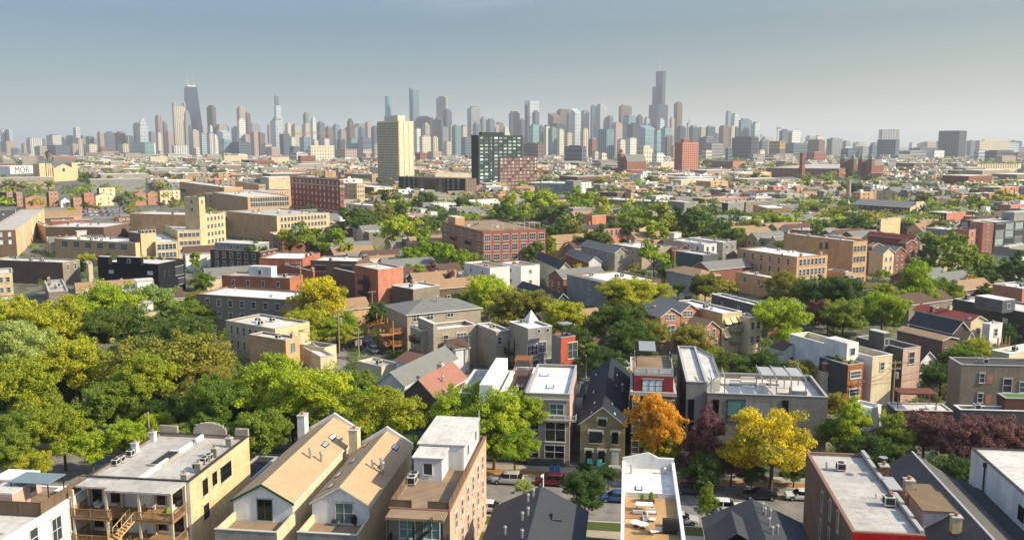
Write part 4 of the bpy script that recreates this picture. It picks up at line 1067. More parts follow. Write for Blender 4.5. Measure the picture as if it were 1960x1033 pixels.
b.pergola(.8, b.W-.8, 3.6, b.D*.52, b.rz+3, b.rz+5.4, DKM, 'y', 8)
mb = MB(); mb.box(1.2, b.W-3, 4.5, b.D*.5, b.rz+5.75, b.rz+5.83, MET); mb.build('pergola_cover', b.r)
def bbox_part(b, name, px, py, z, sx, sy, sz, mat):
    x, y = b.loc(px, py, z+b.base); mb = MB(); mb.box(x-sx/2, x+sx/2, y-sy/2, y+sy/2, z, z+sz, mat)
    if sz > .35: mb.box(x-sx/2-.05, x+sx/2+.05, y-sy/2-.05, y+sy/2+.05, z+sz, z+sz+.06, mat)
    return mb.build(name, b.r)
# grey modern corner house
b = B('modern_house', 'grey panelled modern house wing with white sunken roof', (852, 482), 11.2, ('y', 262), (980, 484), g=G1R, wall='panel', wallL='dark', roof='lgrey', cop='metal', props=0, par=.5)
b.W0 = b.W
x1, y1 = b.loc(1062, 455, 11.2); x2, y2 = b.loc(1012, 318, 11.2)
mb = MB(); pl = [(b.W, 1.0), (x1, max(y1, 1.2)), (x2, y2), (b.W, b.D)]
mb.prism(pl, 0, b.h-.5, WM('panel'), RM('lgrey')); mb.build('side_wing', b.r); b.rail([pl[0], pl[1], pl[2], pl[3]], b.h-.5, .5, COP['metal'], solid=True, name='parapet')
for y in (655, 795):
    b.win('R', 880, y, .8, 3.2, st='bare', fr='black', gl=dg)
c = B('modern_house', 'brown brick modern house with roof terrace, pergolas and green window', (982, 552), 9.8, ('m', 13), (1727, 566), g=G1R, wall='modern', roof='lgrey', cop='metal', props=0, par=.9, fr='black')
c.win('R', 1158, 655, 2.6, 3.0, st='bare', gl=GLT); c.win('R', 1155, 712, 2.6, .8, st='bare', gl=GLP)
for x, y in ((1033, 652), (1461, 658)): c.win('R', x, y, .8, 2.9, st='bare', gl=dg)
c.win('R', 1060, 770, 1.2, 1.6, st='bare', gl=dg); c.win('R', 1300, 800, 2.2, 1.8, st='grid', gl=dg); c.win('R', 1550, 800, 1.4, 1.8, st='bare', gl=dg)
u0, z0 = c.onface('R', 1202, 722); u1, z1 = c.onface('R', 1365, 622)
mb = MB(); mb.box(u0, u1, -.06, 0, z0-4, z1, WM('panel')); mb.build('wall_panel', c.r)
xa, ya = c.loc(1300, 540, 9.8)
for k in range(4):
    x = xa+k*2.2+.3; mb = MB(); mb.box(x-.08, x+.08, 1.2, 1.36, c.rz, c.rz+3.0, MET); mb.box(x-.08, x+.08, 7.2, 7.36, c.rz, c.rz+3.4, MET); mb.tube((x, .9, c.rz+3.0), (x, 8.2, c.rz+3.5), .1, MET, 4); mb.build('pergola_beam', c.r)
mb = MB(); [mb.box(xa+k*2.2+.45, xa+k*2.2+2.3, 2.5, 7.9, c.rz+3.3, c.rz+3.36, COP['metal']) for k in range(3)]; mb.build('pergola_canopy', c.r)
for x in (xa-7.5, xa-5.4):
    mb = MB(); mb.box(x-.08, x+.08, 1.2, 1.36, c.rz, c.rz+3.0, MET); mb.tube((x, .9, c.rz+3.0), (x, 6, c.rz+3.3), .1, MET, 4); mb.build('pergola_beam', c.r)
def seat(mb): mb.box(-.9,.9,-.4,.4,.1,.42,M('cushion', (206,200,188))); mb.box(-.9,.9,.32,.5,.42,.85,M('cushion')); mb.box(-1,1,-.45,.5,0,.1,DKM)
def table(mb): mb.box(-.9,.9,-.5,.5,.7,.76,M('table_white', (228,226,220))); [mb.box(x-.04,x+.04,y-.04,y+.04,0,.7,DKM) for x in (-.8,.8) for y in (-.4,.4)]
def planter(mb): mb.box(-.6,.6,-.3,.3,0,.5,WDD); mb.cyl(-.25,0,.5,1.15,.36,LM_('green'),7,.1); mb.cyl(.25,.05,.5,1.0,.32,LM_('bright'),7,.1)
def lounge(mb): mb.box(-.35,.35,-.9,.6,.25,.35,M('cushion')); mb.face([(-.35,.6,.35),(.35,.6,.35),(.35,1.0,.95),(-.35,1.0,.95)],M('cushion')); [mb.box(x-.04,x+.04,y-.04,y+.04,0,.25,DKM) for x in (-.3,.3) for y in (-.8,.5)]
NAMED = []
def prop(b, name, fn, px, py, label, cat, rz=0, sc=1.0, z=None):
    """a loose thing standing on a roof: top level"""
    x, y, zz_ = b.onroof(px, py) if z is None else (*b.loc(px, py, z+b.base), z)
    a = radians(b.g); C = b.C
    w = C+head(b.g)*y+head(b.g+90)*x
    me = pmesh(name, fn); o = bpy.data.objects.new(name, me); COL.objects.link(o); o.location = (w.x, w.y, zz_+b.base); o.rotation_euler = (0,0,-a+rz); o.scale = (sc,)*3
    return tag(o, label, cat)
prop(c, 'sun_lounger', lounge, 1038, 500, 'left white lounger on the modern roof terrace', 'lounger'); prop(c, 'sun_lounger', lounge, 1078, 500, 'right white lounger on the modern roof terrace', 'lounger')
prop(c, 'garden_sofa', seat, 1155, 505, 'small cream sofa beside the two white loungers', 'sofa'); prop(c, 'garden_sofa', seat, 1232, 500, 'cream sofa in the middle of the modern roof terrace', 'sofa', sc=1.3); prop(c, 'garden_sofa', seat, 1385, 505, 'cream sofa under the slanted terrace pergola', 'sofa')
prop(c, 'patio_table', table, 1330, 510, 'low white table under the slanted terrace pergola', 'table', sc=.8); prop(c, 'planter', planter, 1000, 510, 'planter with green shrubs at the left end of the modern terrace', 'planter')
x, y = c.loc(1520, 515, 9.8); c.blockL('roof_hatch', x-1, x+1.2, 1.5, 4.5, c.rz, c.rz+1.3, 'grey', 'white')
# ================================================================ right half, middle distance
frame('m3')
b = B('brick_office_building', 'long orange brick hall with dark rooftop plant rooms', (535, 254), 10.5, (372, 226), (824, 226), wall='orange', wallL='salmon', roof='dark', cop='clay', wR=(9, 1, 1.1, 2.6), props=6)
b.block('rooftop_plant_room', (560, 168), 14.5, 508, 646, 'orange', 'dark'); b.block('rooftop_plant_room', (700, 176), 13.2, 645, 742, 'brown', 'dark')
frame('m2')
b = B('loft_building', 'four-storey red brick loft block with big paned windows and roof decks', (1435, 268), 16, (1180, 204), (1822, 238), wall='vividbrick', wallL='rosebrick', roof='deck', cop='clay', props=8)
for j in range(4):
    for i in range(7): b.setw('R', b.W*(.07+.143*i), b.h-2.6-3.6*j, b.W*.095, 2.3, 'white', 'grid')
    for i in range(5): b.setw('L', b.D*(.1+.2*i), b.h-2.6-3.6*j, 1.8, 2.3, 'white', 'grid')
for j in range(4): mb = MB(); mb.box(-.12, 0, -.12, b.D, b.h-1.0-3.6*j, b.h-.75-3.6*j, COP['clay']); mb.box(0, b.W, -.12, 0, b.h-1.0-3.6*j, b.h-.75-3.6*j, COP['clay']); mb.build('belt_course', b.r)
for q in (.2, .55, .8): b.pergola(b.W*q, b.W*q+4.5, 4, 9, b.rz, b.rz+2.5, FRM['stone'], 'x', 10)
b.blockL('stair_penthouse', 1, 5, b.D*.7, b.D*.9, b.rz, b.rz+3.2, 'tan', 'lgrey')
for j in range(3):
    for q in (.3, .65): mb = MB(); mb.box(-1.5, -.13, b.D*q-1.8, b.D*q+1.8, 2.6+3.6*j, 2.8+3.6*j, DKM); mb.build('balcony', b.r); b.rail([(-.13, b.D*q-1.8), (-1.5, b.D*q-1.8), (-1.5, b.D*q+1.8), (-.13, b.D*q+1.8)], 2.8+3.6*j)
b = B('apartment_building', 'white three-storey house with orange roof decks in the centre', (1478, 492), 10.5, (1316, 458), (1600, 470), wall='white', roof='deck', cop='white', props=2, wL=(2, 2, .8, 1.0))
frame('m3')
b = B('apartment_building', 'white bay-fronted flats right of the orange roof decks', (120, 482), 10, (-2, 470), (236, 464), g=-35, wall='white', roof='deck', cop='white', wR=(1, 3, 1.0, .9), wL=(1, 3, 1.0, .9), props=2)
B('gable_roofed_house', 'long dark gable roof behind the white bay-fronted flats', (360, 500), 8, (205, 430), (430, 470), wall='cream', roof='shdark', kind='gable', ridge='Y', rise=2.0, wR=(1, 2))
B('gable_roofed_house', 'dark gabled shed roof in front of the white bay-fronted flats', (345, 690), 5.5, (100, 612), (412, 668), wall='dark', roof='shdark', kind='gable', ridge='Y', rise=1.6, wR=(1, 1))
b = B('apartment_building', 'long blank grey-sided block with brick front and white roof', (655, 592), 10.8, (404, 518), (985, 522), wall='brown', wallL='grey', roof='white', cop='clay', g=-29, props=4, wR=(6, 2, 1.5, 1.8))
for x, y in ((543, 576), (543, 640), (541, 706)): b.win('L', x, y, 1.0, 1.1, st='cross')
mb = MB(); W = b.W*.5; mb.face([(.4,.4,b.h+.02),(W*.32,.4,b.h+.02),(W*.32,b.D*.95,b.h+.02),(.4,b.D*.95,b.h+.02)], RM('shgrey')); mb.build('roof_slope', b.r)
b = B('gable_roofed_house', 'big grey gabled house with outside stairs in the centre right', (700, 400), 9.5, (492, 350), (782, 370), wall='stone', wallL='grey', roof='shgrey', kind='gable', ridge='Y', rise=1.8, wL=(3, 1, .8, 1.0))
b.stairs((b.W*.2, -1.5, .5), (b.W*1.0, -1.5, 4.6))
B('gable_roofed_house', 'brick cottage with grey roof and white gable trim', (540, 456), 6.5, (398, 405), (616, 440), wall='white', wallL='red', roof='shgrey', kind='gable', ridge='Y', rise=1.8)
B('commercial_building', 'flat white-roofed hall left of the bright green tree', (868, 372), 8.5, (680, 340), (1052, 366), wall='taupe', roof='white', cop='stone', wL=(2, 2, .9, 1.4), props=6, g=-32)
B('gable_roofed_house', 'orange brick house with white-trimmed gable and wooden decks', (1085, 385), 8, (1002, 340), (1178, 378), wall='salmon', wallL='orange', roof='shtan', kind='gable', ridge='Y', rise=2.0, wR=(1, 2))
B('apartment_building', 'white three-storey flats with white roof, centre right', (1252, 346), 10.5, (1063, 318), (1330, 336), wall='white', roof='white', cop='white', wR=(2, 2), wL=(3, 2), props=3)
B('apartment_building', 'pale grey flats with back porches, centre right', (1368, 334), 10.5, (1150, 306), (1452, 320), wall='grey', roof='lgrey', cop='white', wR=(2, 3), props=3)
b = B('modern_house', 'dark slate modern house with stepped roof and teal window', (1245, 412), 9.5, (1078, 424), (1338, 404), g=-31, wall='slate', wallL='slate', roof='lgrey', cop='metal', props=1)
b.win('R', 1300, 492, 1.8, 1.8, st='bare', gl=GLT)
B('commercial_building', 'long lower dark wing left of the slate modern house', (1220, 440), 7.5, (1076, 426), (1260, 436), g=-31, wall='slate', roof='lgrey', cop='metal', props=1)
B('hip_roofed_house', 'grey-sided house with tan hip roof, centre right', (1226, 545), 7.6, (1020, 505), (1345, 528), wall='tan', wallL='grey', roof='shtan', kind='hip', rise=1.6, wR=(3, 2, .9, 1.3))
b = B('cottage', 'small white cottage with grey roof and dormer beside the cone tree', (1130, 640), 4.6, (1035, 590), (1175, 622), wall='white', roof='shgrey', kind='gable', ridge='Y', rise=1.8, wR=(2, 1))
# twin brick gables
b = B('gable_roofed_house', 'left of the twin brick houses with white-trimmed front gables', (984, 795), 8.4, (842, 738), (1106, 770), wall='rosebrick', wallL='brown', roof='shgrey', kind='gable', ridge='Y', rise=1.7, g=-28)
for x in (1022, 1042, 1062): b.win('R', x, 798, .55, 1.3)
b.win('R', 1045, 875, 2.2, 2.0, st='grid'); b.chim(945, 765, .8, .8, 1.4, 'red')
b = B('gable_roofed_house', 'right of the twin brick houses with white-trimmed front gables', (1110, 768), 8.9, (925, 698), (1222, 745), wall='rosebrick', wallL='brown', roof='shgrey', kind='gable', ridge='Y', rise=1.7, g=-28)
for x in (1132, 1152, 1172): b.win('R', x, 776, .55, 1.3)
b.win('R', 1150, 850, 2.4, 1.4, st='grid')
b = B('gable_roofed_house', 'small brick gabled cottage below the striped awnings', (1240, 880), 6.0, (1140, 800), (1350, 862), wall='rosebrick', wallL='tan', roof='shtan', kind='gable', ridge='Y', rise=1.9, g=-28)
b.win('R', 1276, 898, .7, 1.7); b.win('R', 1312, 892, .7, 1.7); b.win('R', 1325, 955, .7, 1.7)
b = B('apartment_building', 'tan brick flats with five cream awnings over the windows', (1365, 772), 9.6, (1060, 692), (1484, 746), wall='yellow', wallL='tan', roof='white', cop='white', g=-28, props=4, wL=(1, 1))
am = M('awning_cream', (232, 206, 150))
for x, y in ((1390, 822), (1428, 812), (1467, 805), (1385, 905)):
    u, z = b.onface('R', x, y); mb = MB(); mb.face([(u-.75,-.02,z+.7),(u+.75,-.02,z+.7),(u+.75,-1.1,z-.5),(u-.75,-1.1,z-.5)], am); mb.face([(u-.75,-.02,z+.7),(u-.75,-1.1,z-.5),(u-.75,-.02,z-.5)], am); mb.face([(u+.75,-.02,z+.7),(u+.75,-1.1,z-.5),(u+.75,-.02,z-.5)], am); mb.build('awning', b.r); b.setw('R', u, z-.6, 1.0, 1.5)
for y in (870, 940):
    u, z = b.onface('R', 1440, y); mb = MB(); mb.box(u-1.6, u+1.6, -1.5, 0, z-.2, z, MET); mb.build('balcony', b.r); b.rail([(u-1.6, 0), (u-1.6, -1.5), (u+1.6, -1.5), (u+1.6, 0)], z, 1.0, MET)
B('apartment_building', 'cream stone flats half hidden right of the awnings', (1530, 800), 8.6, (1440, 760), (1610, 785), wall='cream', roof='lgrey', cop='white', g=-28, wR=(2, 2), props=3)
b = B('modern_house', 'long low dark-sided building with white sunken roof, right centre', (1650, 742), 7.8, (1298, 652), (1720, 722), wall='red', wallL='slate', roof='white', cop='white', props=4, wL=(3, 1, .8, .8))
frame('m4')
b = B('brick_school_building', 'big blank tan brick block with windowed end wall, right of centre', (606, 318), 15, (190, 290), (691, 306), wall='tan', wallL='tan', roof='lgrey', cop='clay', g=-29, props=5)
for y in (0, 1, 2, 3):
    for i in range(4): b.setw('R', b.W*(.14+.22*i), b.h-2.8-3.7*y, 1.1, 1.9, 'stone')
for x in (412, 446): b.win('L', x, 346, 1.2, 2.2, fr='brown')
b = B('brick_school_building', 'tan brick three-storey wing with paired windows, right centre', (268, 412), 12, (-90, 376), (452, 395), wall='tan', wallL='tan', roof='white', cop='clay', g=-29, wR=(7, 3, 1.1, 2.0), wL=(6, 3, 1.0, 1.9), props=6)
B('commercial_building', 'low tan annex joining the two tan brick blocks', (560, 505), 6.2, (440, 470), (604, 488), g=-29, wall='tan', roof='lgrey', cop='stone', wR=(5, 1, 1.4, 1.6), props=1)
B('commercial_building', 'low tan front wing below the three-storey tan wing', (190, 552), 6.5, (-100, 508), (280, 535), g=-29, wall='tan', roof='lgrey', cop='clay', wL=(3, 1, 1.4, 1.6), props=3)
B('row_house', 'red brick house with long brown roof right of the blank tan block', (968, 308), 11.5, (690, 290), (1000, 300), wall='red', wallL='red', roof='shred', kind='gable', ridge='Y', rise=1.2, wR=(1, 3, 1.0, 1.5), g=-29)
B('row_house', 'narrow red brick bay beside the cream gabled house', (718, 350), 10.5, (690, 335), (782, 335), wall='red', roof='shgrey', kind='gable', ridge='Y', rise=1.0, wR=(1, 3, 1.0, 1.5), g=-29)
B('row_house', 'cream gabled row house between two red brick ones', (785, 392), 8.5, (700, 340), (850, 382), wall='cream', roof='shgrey', kind='gable', ridge='Y', rise=1.8, wR=(2, 2, .9, 1.3), g=-29)
B('row_house', 'red gabled row house right of the cream gabled one', (852, 385), 8.5, (760, 330), (916, 376), wall='red', roof='shgrey', kind='gable', ridge='Y', rise=1.8, wR=(2, 2, .9, 1.3), g=-29)
B('row_house', 'red brick bay house at the right end of the gabled row', (920, 330), 10.5, (880, 320), (980, 322), wall='red', roof='shbrown', kind='gable', ridge='Y', rise=1.0, wR=(1, 3, 1.0, 1.5), g=-29)
b = B('apartment_building', 'modern salmon brick flats with stepped towers and red roof deck', (1385, 205), 15, (1308, 196), (1447, 200), wall='red', wallL='salmon', roof='lgrey', cop='stone', wR=(1, 4), wL=(1, 3), props=0, g=-36)
B('apartment_building', 'lower salmon brick part with white framed windows and terrace', (1300, 250), 12, (1202, 235), (1390, 240), wall='salmon', wallL='salmon', roof='shred', cop='stone', g=-36, wR=(3, 3, 1.4, 1.8), props=2)
B('apartment_building', 'long pale roof and white stair box beside the salmon towers', (1200, 250), 11, (1042, 232), (1300, 228), g=-36, wall='salmon', wallL='grey', roof='white', cop='stone', wL=(5, 2), props=4)
b = B('glass_apartment_building', 'dark framed glass apartment block at the right edge', (1458, 205), 14, (1248, 170), (1900, 180), wall='dark', roof='lgrey', cop='dark', fr='black', wst='grid', gl=GLP, props=8, g=-29)
for j in range(4):
    for i in range(8): b.setw('R', b.W*(.06+.125*i), b.h-2.2-3.3*j, b.W*.1, 2.5, 'black', 'grid', GLM if (i+j) % 3 else GL)
    for i in range(4): b.setw('L', b.D*(.12+.25*i), b.h-2.2-3.3*j, b.D*.18, 2.5, 'black', 'grid')
b.blockL('rooftop_plant_room', b.W*.35, b.W*.8, 4, 10, b.rz, b.rz+4, 'grey', 'grey')
frame('s4')
b = B('loft_building', 'brown brick hall with cream stepped end gable and arched windows', (945, 745), 10, (592, 690), (1058, 722), wall='cream', wallL='brown', roof='shgrey', kind='gable', ridge='Y', rise=3, wR=(3, 1, 2.6, 2.6), wL=(9, 2, 2.0, 1.8), wst='grid', g=-34)
mb = MB(); mb.box(b.W*.3, b.W*.7, -.25, .25, b.h, b.h+3.6, WM('cream')); mb.build('gable_parapet', b.r)
B('apartment_building', 'plain cream block with blank sunny wall near the smokestack', (772, 812), 12, (745, 806), (890, 800), g=-40, wall='yellow', wallL='cream', roof='lgrey', wL=(1, 3), props=2)
B('commercial_building', 'maroon brick flats beside the cream arched hall', (1165, 775), 10, (1048, 768), (1278, 760), wall='salmon', wallL='maroon', roof='white', cop='stone', wL=(4, 2), props=4, g=-36)
B('commercial_building', 'tan block with white gabled roof, right of centre beyond the trees', (90, 745), 11, (5, 725), (238, 720), wall='tan', wallL='tan', roof='white', cop='stone', wL=(1, 2), props=3)
B('commercial_building', 'low tan building with a white shed roof behind green tree', (330, 775), 8, (225, 755), (406, 756), wall='tan', roof='white', cop='white', wR=(3, 1), wL=(3, 1), props=0)
r = empty('smokestack', tuple(PZ(fx(572), fy(730), 0))[:2]+(0,), 0, 'tall pale concrete smokestack standing over the flat roofs', 'smokestack')
k = PZ(fx(572), fy(730), 0).y/FPX; zt = PY(fx(572), fy(582), k*FPX).z
mb = MB(); mb.cyl(0, 0, 0, zt, 16*.3194*k, WM('stone'), 14, 12*.3194*k); mb.build('shaft', r); mb = MB(); mb.cyl(0, 0, zt, zt+.6, 13.5*.3194*k, COP['stone'], 14); mb.build('rim', r)
B('brick_school_building', 'long red brick school wing behind the smokestack, right side', (520, 510), 14, (85, 505), (736, 502), g=-60, wall='red', wallL='red', roof='grey', cop='clay', wR=(14, 3, 1.6, 2.0), wL=(12, 2, 1.6, 2.0), props=5)
p = PY(fx(297), fy(515), 1150); r = empty('brick_chimney', (p.x, p.y, 0), .5, 'tall square red brick chimney beside the long brick school', 'chimney')
zt = PY(fx(297), fy(420), 1150).z; k = 1150/FPX*.3194
mb = MB(); mb.box(-13*k, 13*k, -13*k, 13*k, 0, zt*.55, WM('red')); mb.box(-10.5*k, 10.5*k, -10.5*k, 10.5*k, zt*.55, zt, WM('red')); mb.box(-12*k, 12*k, -12*k, 12*k, zt, zt+1.2, COP['clay']); mb.build('shaft', r)
B('loft_building', 'long pale industrial building with window strip at the right edge', (1350, 485), 16, ('m', 25), 1612, g=-32, wall='cream', roof='shred', cop='clay', wR=(16, 2, 3.0, 3.4), wst='grid', props=2)
B('loft_building', 'dark red brick block at the left of the pale industrial strip', (1175, 478), 13, ('m', 14), 1265, g=-32, wall='maroon', roof='grey', wR=(6, 2), props=1)
# churches
def church(px, pyb, D, k_, wall, dome, label, n=2, dx=34, hz=60):
    p = PY(px, pyb, D); r = empty('church', (p.x, p.y, 0), radians(35), label, 'church'); s = D/FPX
    zt = PY(px, pyb-hz*.3194, D).z; wm = WM(wall)
    mb = MB(); L = 34*s*.6; mb.box(0, L*2.4, -L*.35, L*.35, 0, zt*.55, wm, 'b'); mb.face([(0,-L*.35,zt*.55),(0,L*.35,zt*.55),(0,0,zt*.8)], wm); mb.build('nave', r)
    mb = MB(); mb.face([(0,-L*.38,zt*.55),(L*2.4,-L*.38,zt*.55),(L*2.4,0,zt*.8),(0,0,zt*.8)], RM('shgrey')); mb.face([(0,L*.38,zt*.55),(L*2.4,L*.38,zt*.55),(L*2.4,0,zt*.8),(0,0,zt*.8)], RM('shgrey')); mb.build('roof', r)
    for sg in ((-1, 1) if n == 2 else (1,)):
        mb = MB(); w = L*.22; y = sg*L*.5; mb.box(-w, w, y-w, y+w, 0, zt*.82, wm, 'b'); mb.box(-w*1.1, w*1.1, y-w*1.1, y+w*1.1, zt*.82, zt*.85, COP['stone'])
        mb.cyl(0, y, zt*.85, zt*.93, w*.95, dome, 8, w*.8); mb.cyl(0, y, zt*.93, zt, w*.8, dome, 8, w*.1); mb.build('bell_tower', r)
    return r
GD = M('copper_green', (104,132,112)); 
frame('s4'); church(fx(682), fy(485), 1250, 1, 'red', GD, 'red church with two green-domed bell towers on the right'); church(fx(575), fy(485), 1350, 1, 'brown', GD, 'dark church with two green domes left of the red church')
frame('s3'); church(fx(760), fy(690), 1300, 1, 'red', WM('red'), 'red brick church with a single tall pointed bell tower', 1, hz=92)
B('brick_office_building', 'long low red brick block right of the tall red brick slab', (1430, 672), 15, (1243, 668), (1508, 664), wall='salmon', wallL='red', roof='grey', cop='clay', wL=(14, 3), wR=(3, 2), props=3)
b = B('apartment_tower', 'tall square red brick slab with small rooftop box', (1120, 557), 52, (1070, 553), (1218, 552), wall='salmon', wallL='salmon', roof='grey', cop='clay', props=0, g=-37)
b.blockL('rooftop_plant_room', b.W*.2, b.W*.6, b.D*.3, b.D*.7, b.rz, b.rz+6, 'red', 'grey')
for j in range(14):
    for i in range(7): b.setw('R', b.W*(.1+.135*i), b.h-4-3.4*j, 2.0, 1.7, 'brown', 'bare')
mb = MB()
for i in range(5): x = b.D*(.15+.17*i); mb.box(-.5, 0, x, x+.8, 1, b.h-2, WM('red'))
mb.build('pilaster', b.r)
B('apartment_building', 'white cubic four-storey building among the far green trees', (860, 755), 14, (790, 750), (905, 752), wall='white', roof='white', cop='white', wL=(3, 3), wR=(3, 3), props=2, g=-33)
B('commercial_building', 'low teal glass pavilion building with white roof sheds', (415, 812), 12, (165, 812), (555, 805), g=-58, wall='white', wallL='grey', roof='lgrey', cop='white', wL=(9, 3, 3.4, 2.0), gl=GLT, wst='grid', wR=(6, 2, 2.4, 1.8), props=8)
B('commercial_building', 'blank grey cubic hall in the far centre right', (445, 795), 15, (392, 775), (492, 792), wall='grey', roof='white', cop='white', props=2, g=-34)
b = B('commercial_building', 'long flat hall with dark window strip and white parapets', (1025, 925), 10, (640, 918), (1115, 915), wall='grey', wallL='taupe', roof='white', cop='white', wL=(8, 1, 3.6, 2.6), wst='grid', props=8, g=-48)
B('commercial_building', 'blank grey cube right of the long window-strip hall', (1130, 925), 11, (1028, 912), (1216, 920), wall='grey', roof='white', cop='white', props=1, g=-34)
B('commercial_building', 'red brick building with white glass upper floor, centre right', (1260, 905), 10, (1180, 895), (1530, 895), wall='salmon', wallL='red', roof='lgrey', cop='stone', wR=(8, 2, 2, 1.6), props=6, g=-34)
B('office_building', 'dark brown cube behind the centre tree line', (715, 868), 12, (608, 872), (760, 865), g=-40, wall='brown', wallL='brown', roof='grey', props=2)
B('office_building', 'tan brown cube right of the dark brown cube', (800, 868), 12, (716, 866), (815, 870), g=-40, wall='tan', roof='grey', props=2)
B('apartment_building', 'dark panelled house with pale grey side, right of centre', (1400, 930), 13, (1362, 925), (1500, 925), g=-40, wall='grey', wallL='maroon', roof='white', cop='white', wR=(2, 2), props=2)
B('apartment_building', 'broad brown brick flats right of the dark panelled house', (1510, 925), 12, (1440, 920), (1700, 918), g=-40, wall='greybrick', wallL='brown', roof='grey', wR=(6, 2), props=4)
# ================================================================ left half, far
frame('s2')
b = B('brick_hotel', 'six-storey red brick block with cream belt courses and many windows', (550, 718), 26, (243, 712), (573, 706), wall='vividbrick', wallL='vividbrick', roof='dark', cop='clay', props=5, g=-38)
for j in range(6):
    for i in range(12): b.setw('L', b.D*(.05+.082*i), b.h-3-4*j, 1.5, 1.9, 'stone', 'sash', GLP)
    b.setw('R', b.W*.35, b.h-3-4*j, 1.6, 1.9, 'stone'); b.setw('R', b.W*.7, b.h-3-4*j, 1.6, 1.9, 'stone')
mb = MB()
for z in (b.h-5.2, b.h-.9, 4): mb.box(-.5, 0, -.5, b.D+.5, z, z+.7, FRM['stone']); mb.box(0, b.W+.5, -.5, 0, z, z+.7, FRM['stone'])
mb.build('belt_course', b.r)
B('apartment_building', 'cream brick building with dark open bay behind the red brick block', (655, 750), 20, (575, 745), (703, 742), g=-38, wall='yellow', wallL='cream', roof='grey', wR=(3, 3), wL=(3, 3, 1.6, 2.2), props=3)
B('apartment_building', 'white flats with brown brick corner in front of the cream building', (735, 882), 11, (588, 888), (834, 868), g=-42, wall='brown', wallL='cream', roof='white', cop='white', wL=(4, 2, 1.8, 1.6), wR=(4, 2), props=5)
B('factory_building', 'long tan building with a strip of dark windows along its side', (-20, 830), 14, (-240, 800), (250, 772), wall='tan', roof='lgrey', cop='stone', wR=(16, 2, 1.4, 2.4), props=6)
frame('m2')
b = B('factory_building', 'large tan loft with pale end wall, fire escape and roof clutter', (160, 172), 13, (-150, 142), (486, 108), wall='yellow', wallL='tan', roof='grey', wR=(14, 3, 1.3, 1.8), props=14)
frame('s2')
b = B('apartment_building', 'dark green panelled flats with brick middle bay and balconies', (1325, 716), 19, (912, 712), (1395, 712), g=-50, wall='brown', wallL='greenwall', roof='grey', cop='dark', props=5, wL=(12, 4, 2.0, 1.6), gl=GL, wR=(4, 4))
mb = MB(); mb.box(-1.0, 0, b.D*.28, b.D*.7, 0, b.h-.3, WM('brown')); mb.build('brick_bay', b.r)
for j in range(4):
    for u in (.35, .62): b.setw('L', b.D*u, b.h-3-4*j, 2.2, 1.8, off=-1.0)
    mb = MB(); mb.box(-2.4, -1.01, b.D*.42, b.D*.56, b.h-4.2-4*j, b.h-4-4*j, DKM); mb.build('balcony', b.r); b.rail([(-1.01, b.D*.42), (-2.4, b.D*.42), (-2.4, b.D*.56), (-1.01, b.D*.56)], b.h-4-4*j, step=.4)
B('warehouse', 'long low white building in front of the dark green panelled flats', (1262, 850), 7, (903, 838), (1290, 845), g=-60, wall='white', wallL='white', roof='lgrey', wL=(6, 1, 2.0, 1.8), props=4)
B('warehouse', 'white low hall at the foot of the dark green tower', (1395, 862), 8, (1272, 838), (1700, 835), wall='white', roof='white', cop='white', wR=(6, 1), props=4, g=-38)
B('commercial_building', 'pinkish low building behind the red brick block', (700, 690), 12, (580, 660), (790, 664), g=-38, wall='pink', wallL='salmon', roof='grey', wR=(5, 2), props=2)
B('commercial_building', 'tan low building with green roof edge left of the red brick block', (210, 690), 11, (70, 672), (330, 668), g=-38, wall='tan', wallL='greenwall', roof='lgrey', wR=(5, 1), props=3)
b = B('advert_wall_building', 'brown blank building carrying two red and white posters', (760, 770), 12, (575, 722), (905, 715), g=-34, wall='tan', wallL='brown', roof='lgrey', props=3)
pm = M('poster_white', (226,220,214)); pr = M('poster_red', (176,48,62))
for q in (.22, .62):
    mb = MB(); x = b.W*q; mb.box(x-3.5, x+3.5, -.25, -.02, b.h-7.5, b.h-.8, pm); mb.box(x-2.6, x+2.6, -.27, -.251, b.h-3.4, b.h-2.2, pr); mb.box(x-2.6, x+.6, -.27, -.251, b.h-5.2, b.h-4.2, pr); mb.box(x+1.1, x+2.4, -.27, -.251, b.h-6.6, b.h-4.2, pr); mb.build('poster', b.r)
# the beige slab tower
b = B('apartment_tower', 'tall beige slab tower with a grid of recessed windows', (914, 360), 76, (782, 366), (1006, 356), g=-42, wall='yellow', wallL='yellow', roof='grey', props=0, cop='stone')
BT = M('beige_precast', (220,209,176), 'stucco', k=.85); [o.data.materials.__setitem__(i, BT) for o in b.r.children if o.name.startswith('wall') for i in range(len(o.data.materials)) if 'wall_' in o.data.materials[i].name]
nf, ncol = 23, 16; step = (b.h-5)/nf
for j in range(nf+1): mb = MB(); mb.box(-.7, 0, 0, b.D, 3+j*step, 3+j*step+.9, BT); mb.build('floor_band', b.r) if j < 24 else None
for i in range(ncol+1): y = b.D*i/ncol; mb = MB(); mb.box(-.85, -.0, max(0, y-.3), min(b.D, y+.3), 3, b.h-1.2, BT); mb.build('pier', b.r)
wmesh = winmesh(b.D/ncol-1.2, step-1.5, 'brown', 'bare')
cnt = 0; rest = MB(); rest_m = M('recess_glass', (70,62,48), 'glass')
for j in range(nf):
    for i in range(ncol):
        y = b.D*(i+.5)/ncol; z = 3+(j+.5)*step+.45
        if j >= nf-6 and cnt < 96: put(wmesh, 'window', b.r, (0, y, z), radians(-90)); cnt += 1
        else: rest.box(-.05, .01, y-(b.D/ncol-1.2)/2, y+(b.D/ncol-1.2)/2, z-(step-1.5)/2, z+(step-1.5)/2, rest_m)
o = rest.build('windows_below', b.r); o['kind'] = 'stuff'
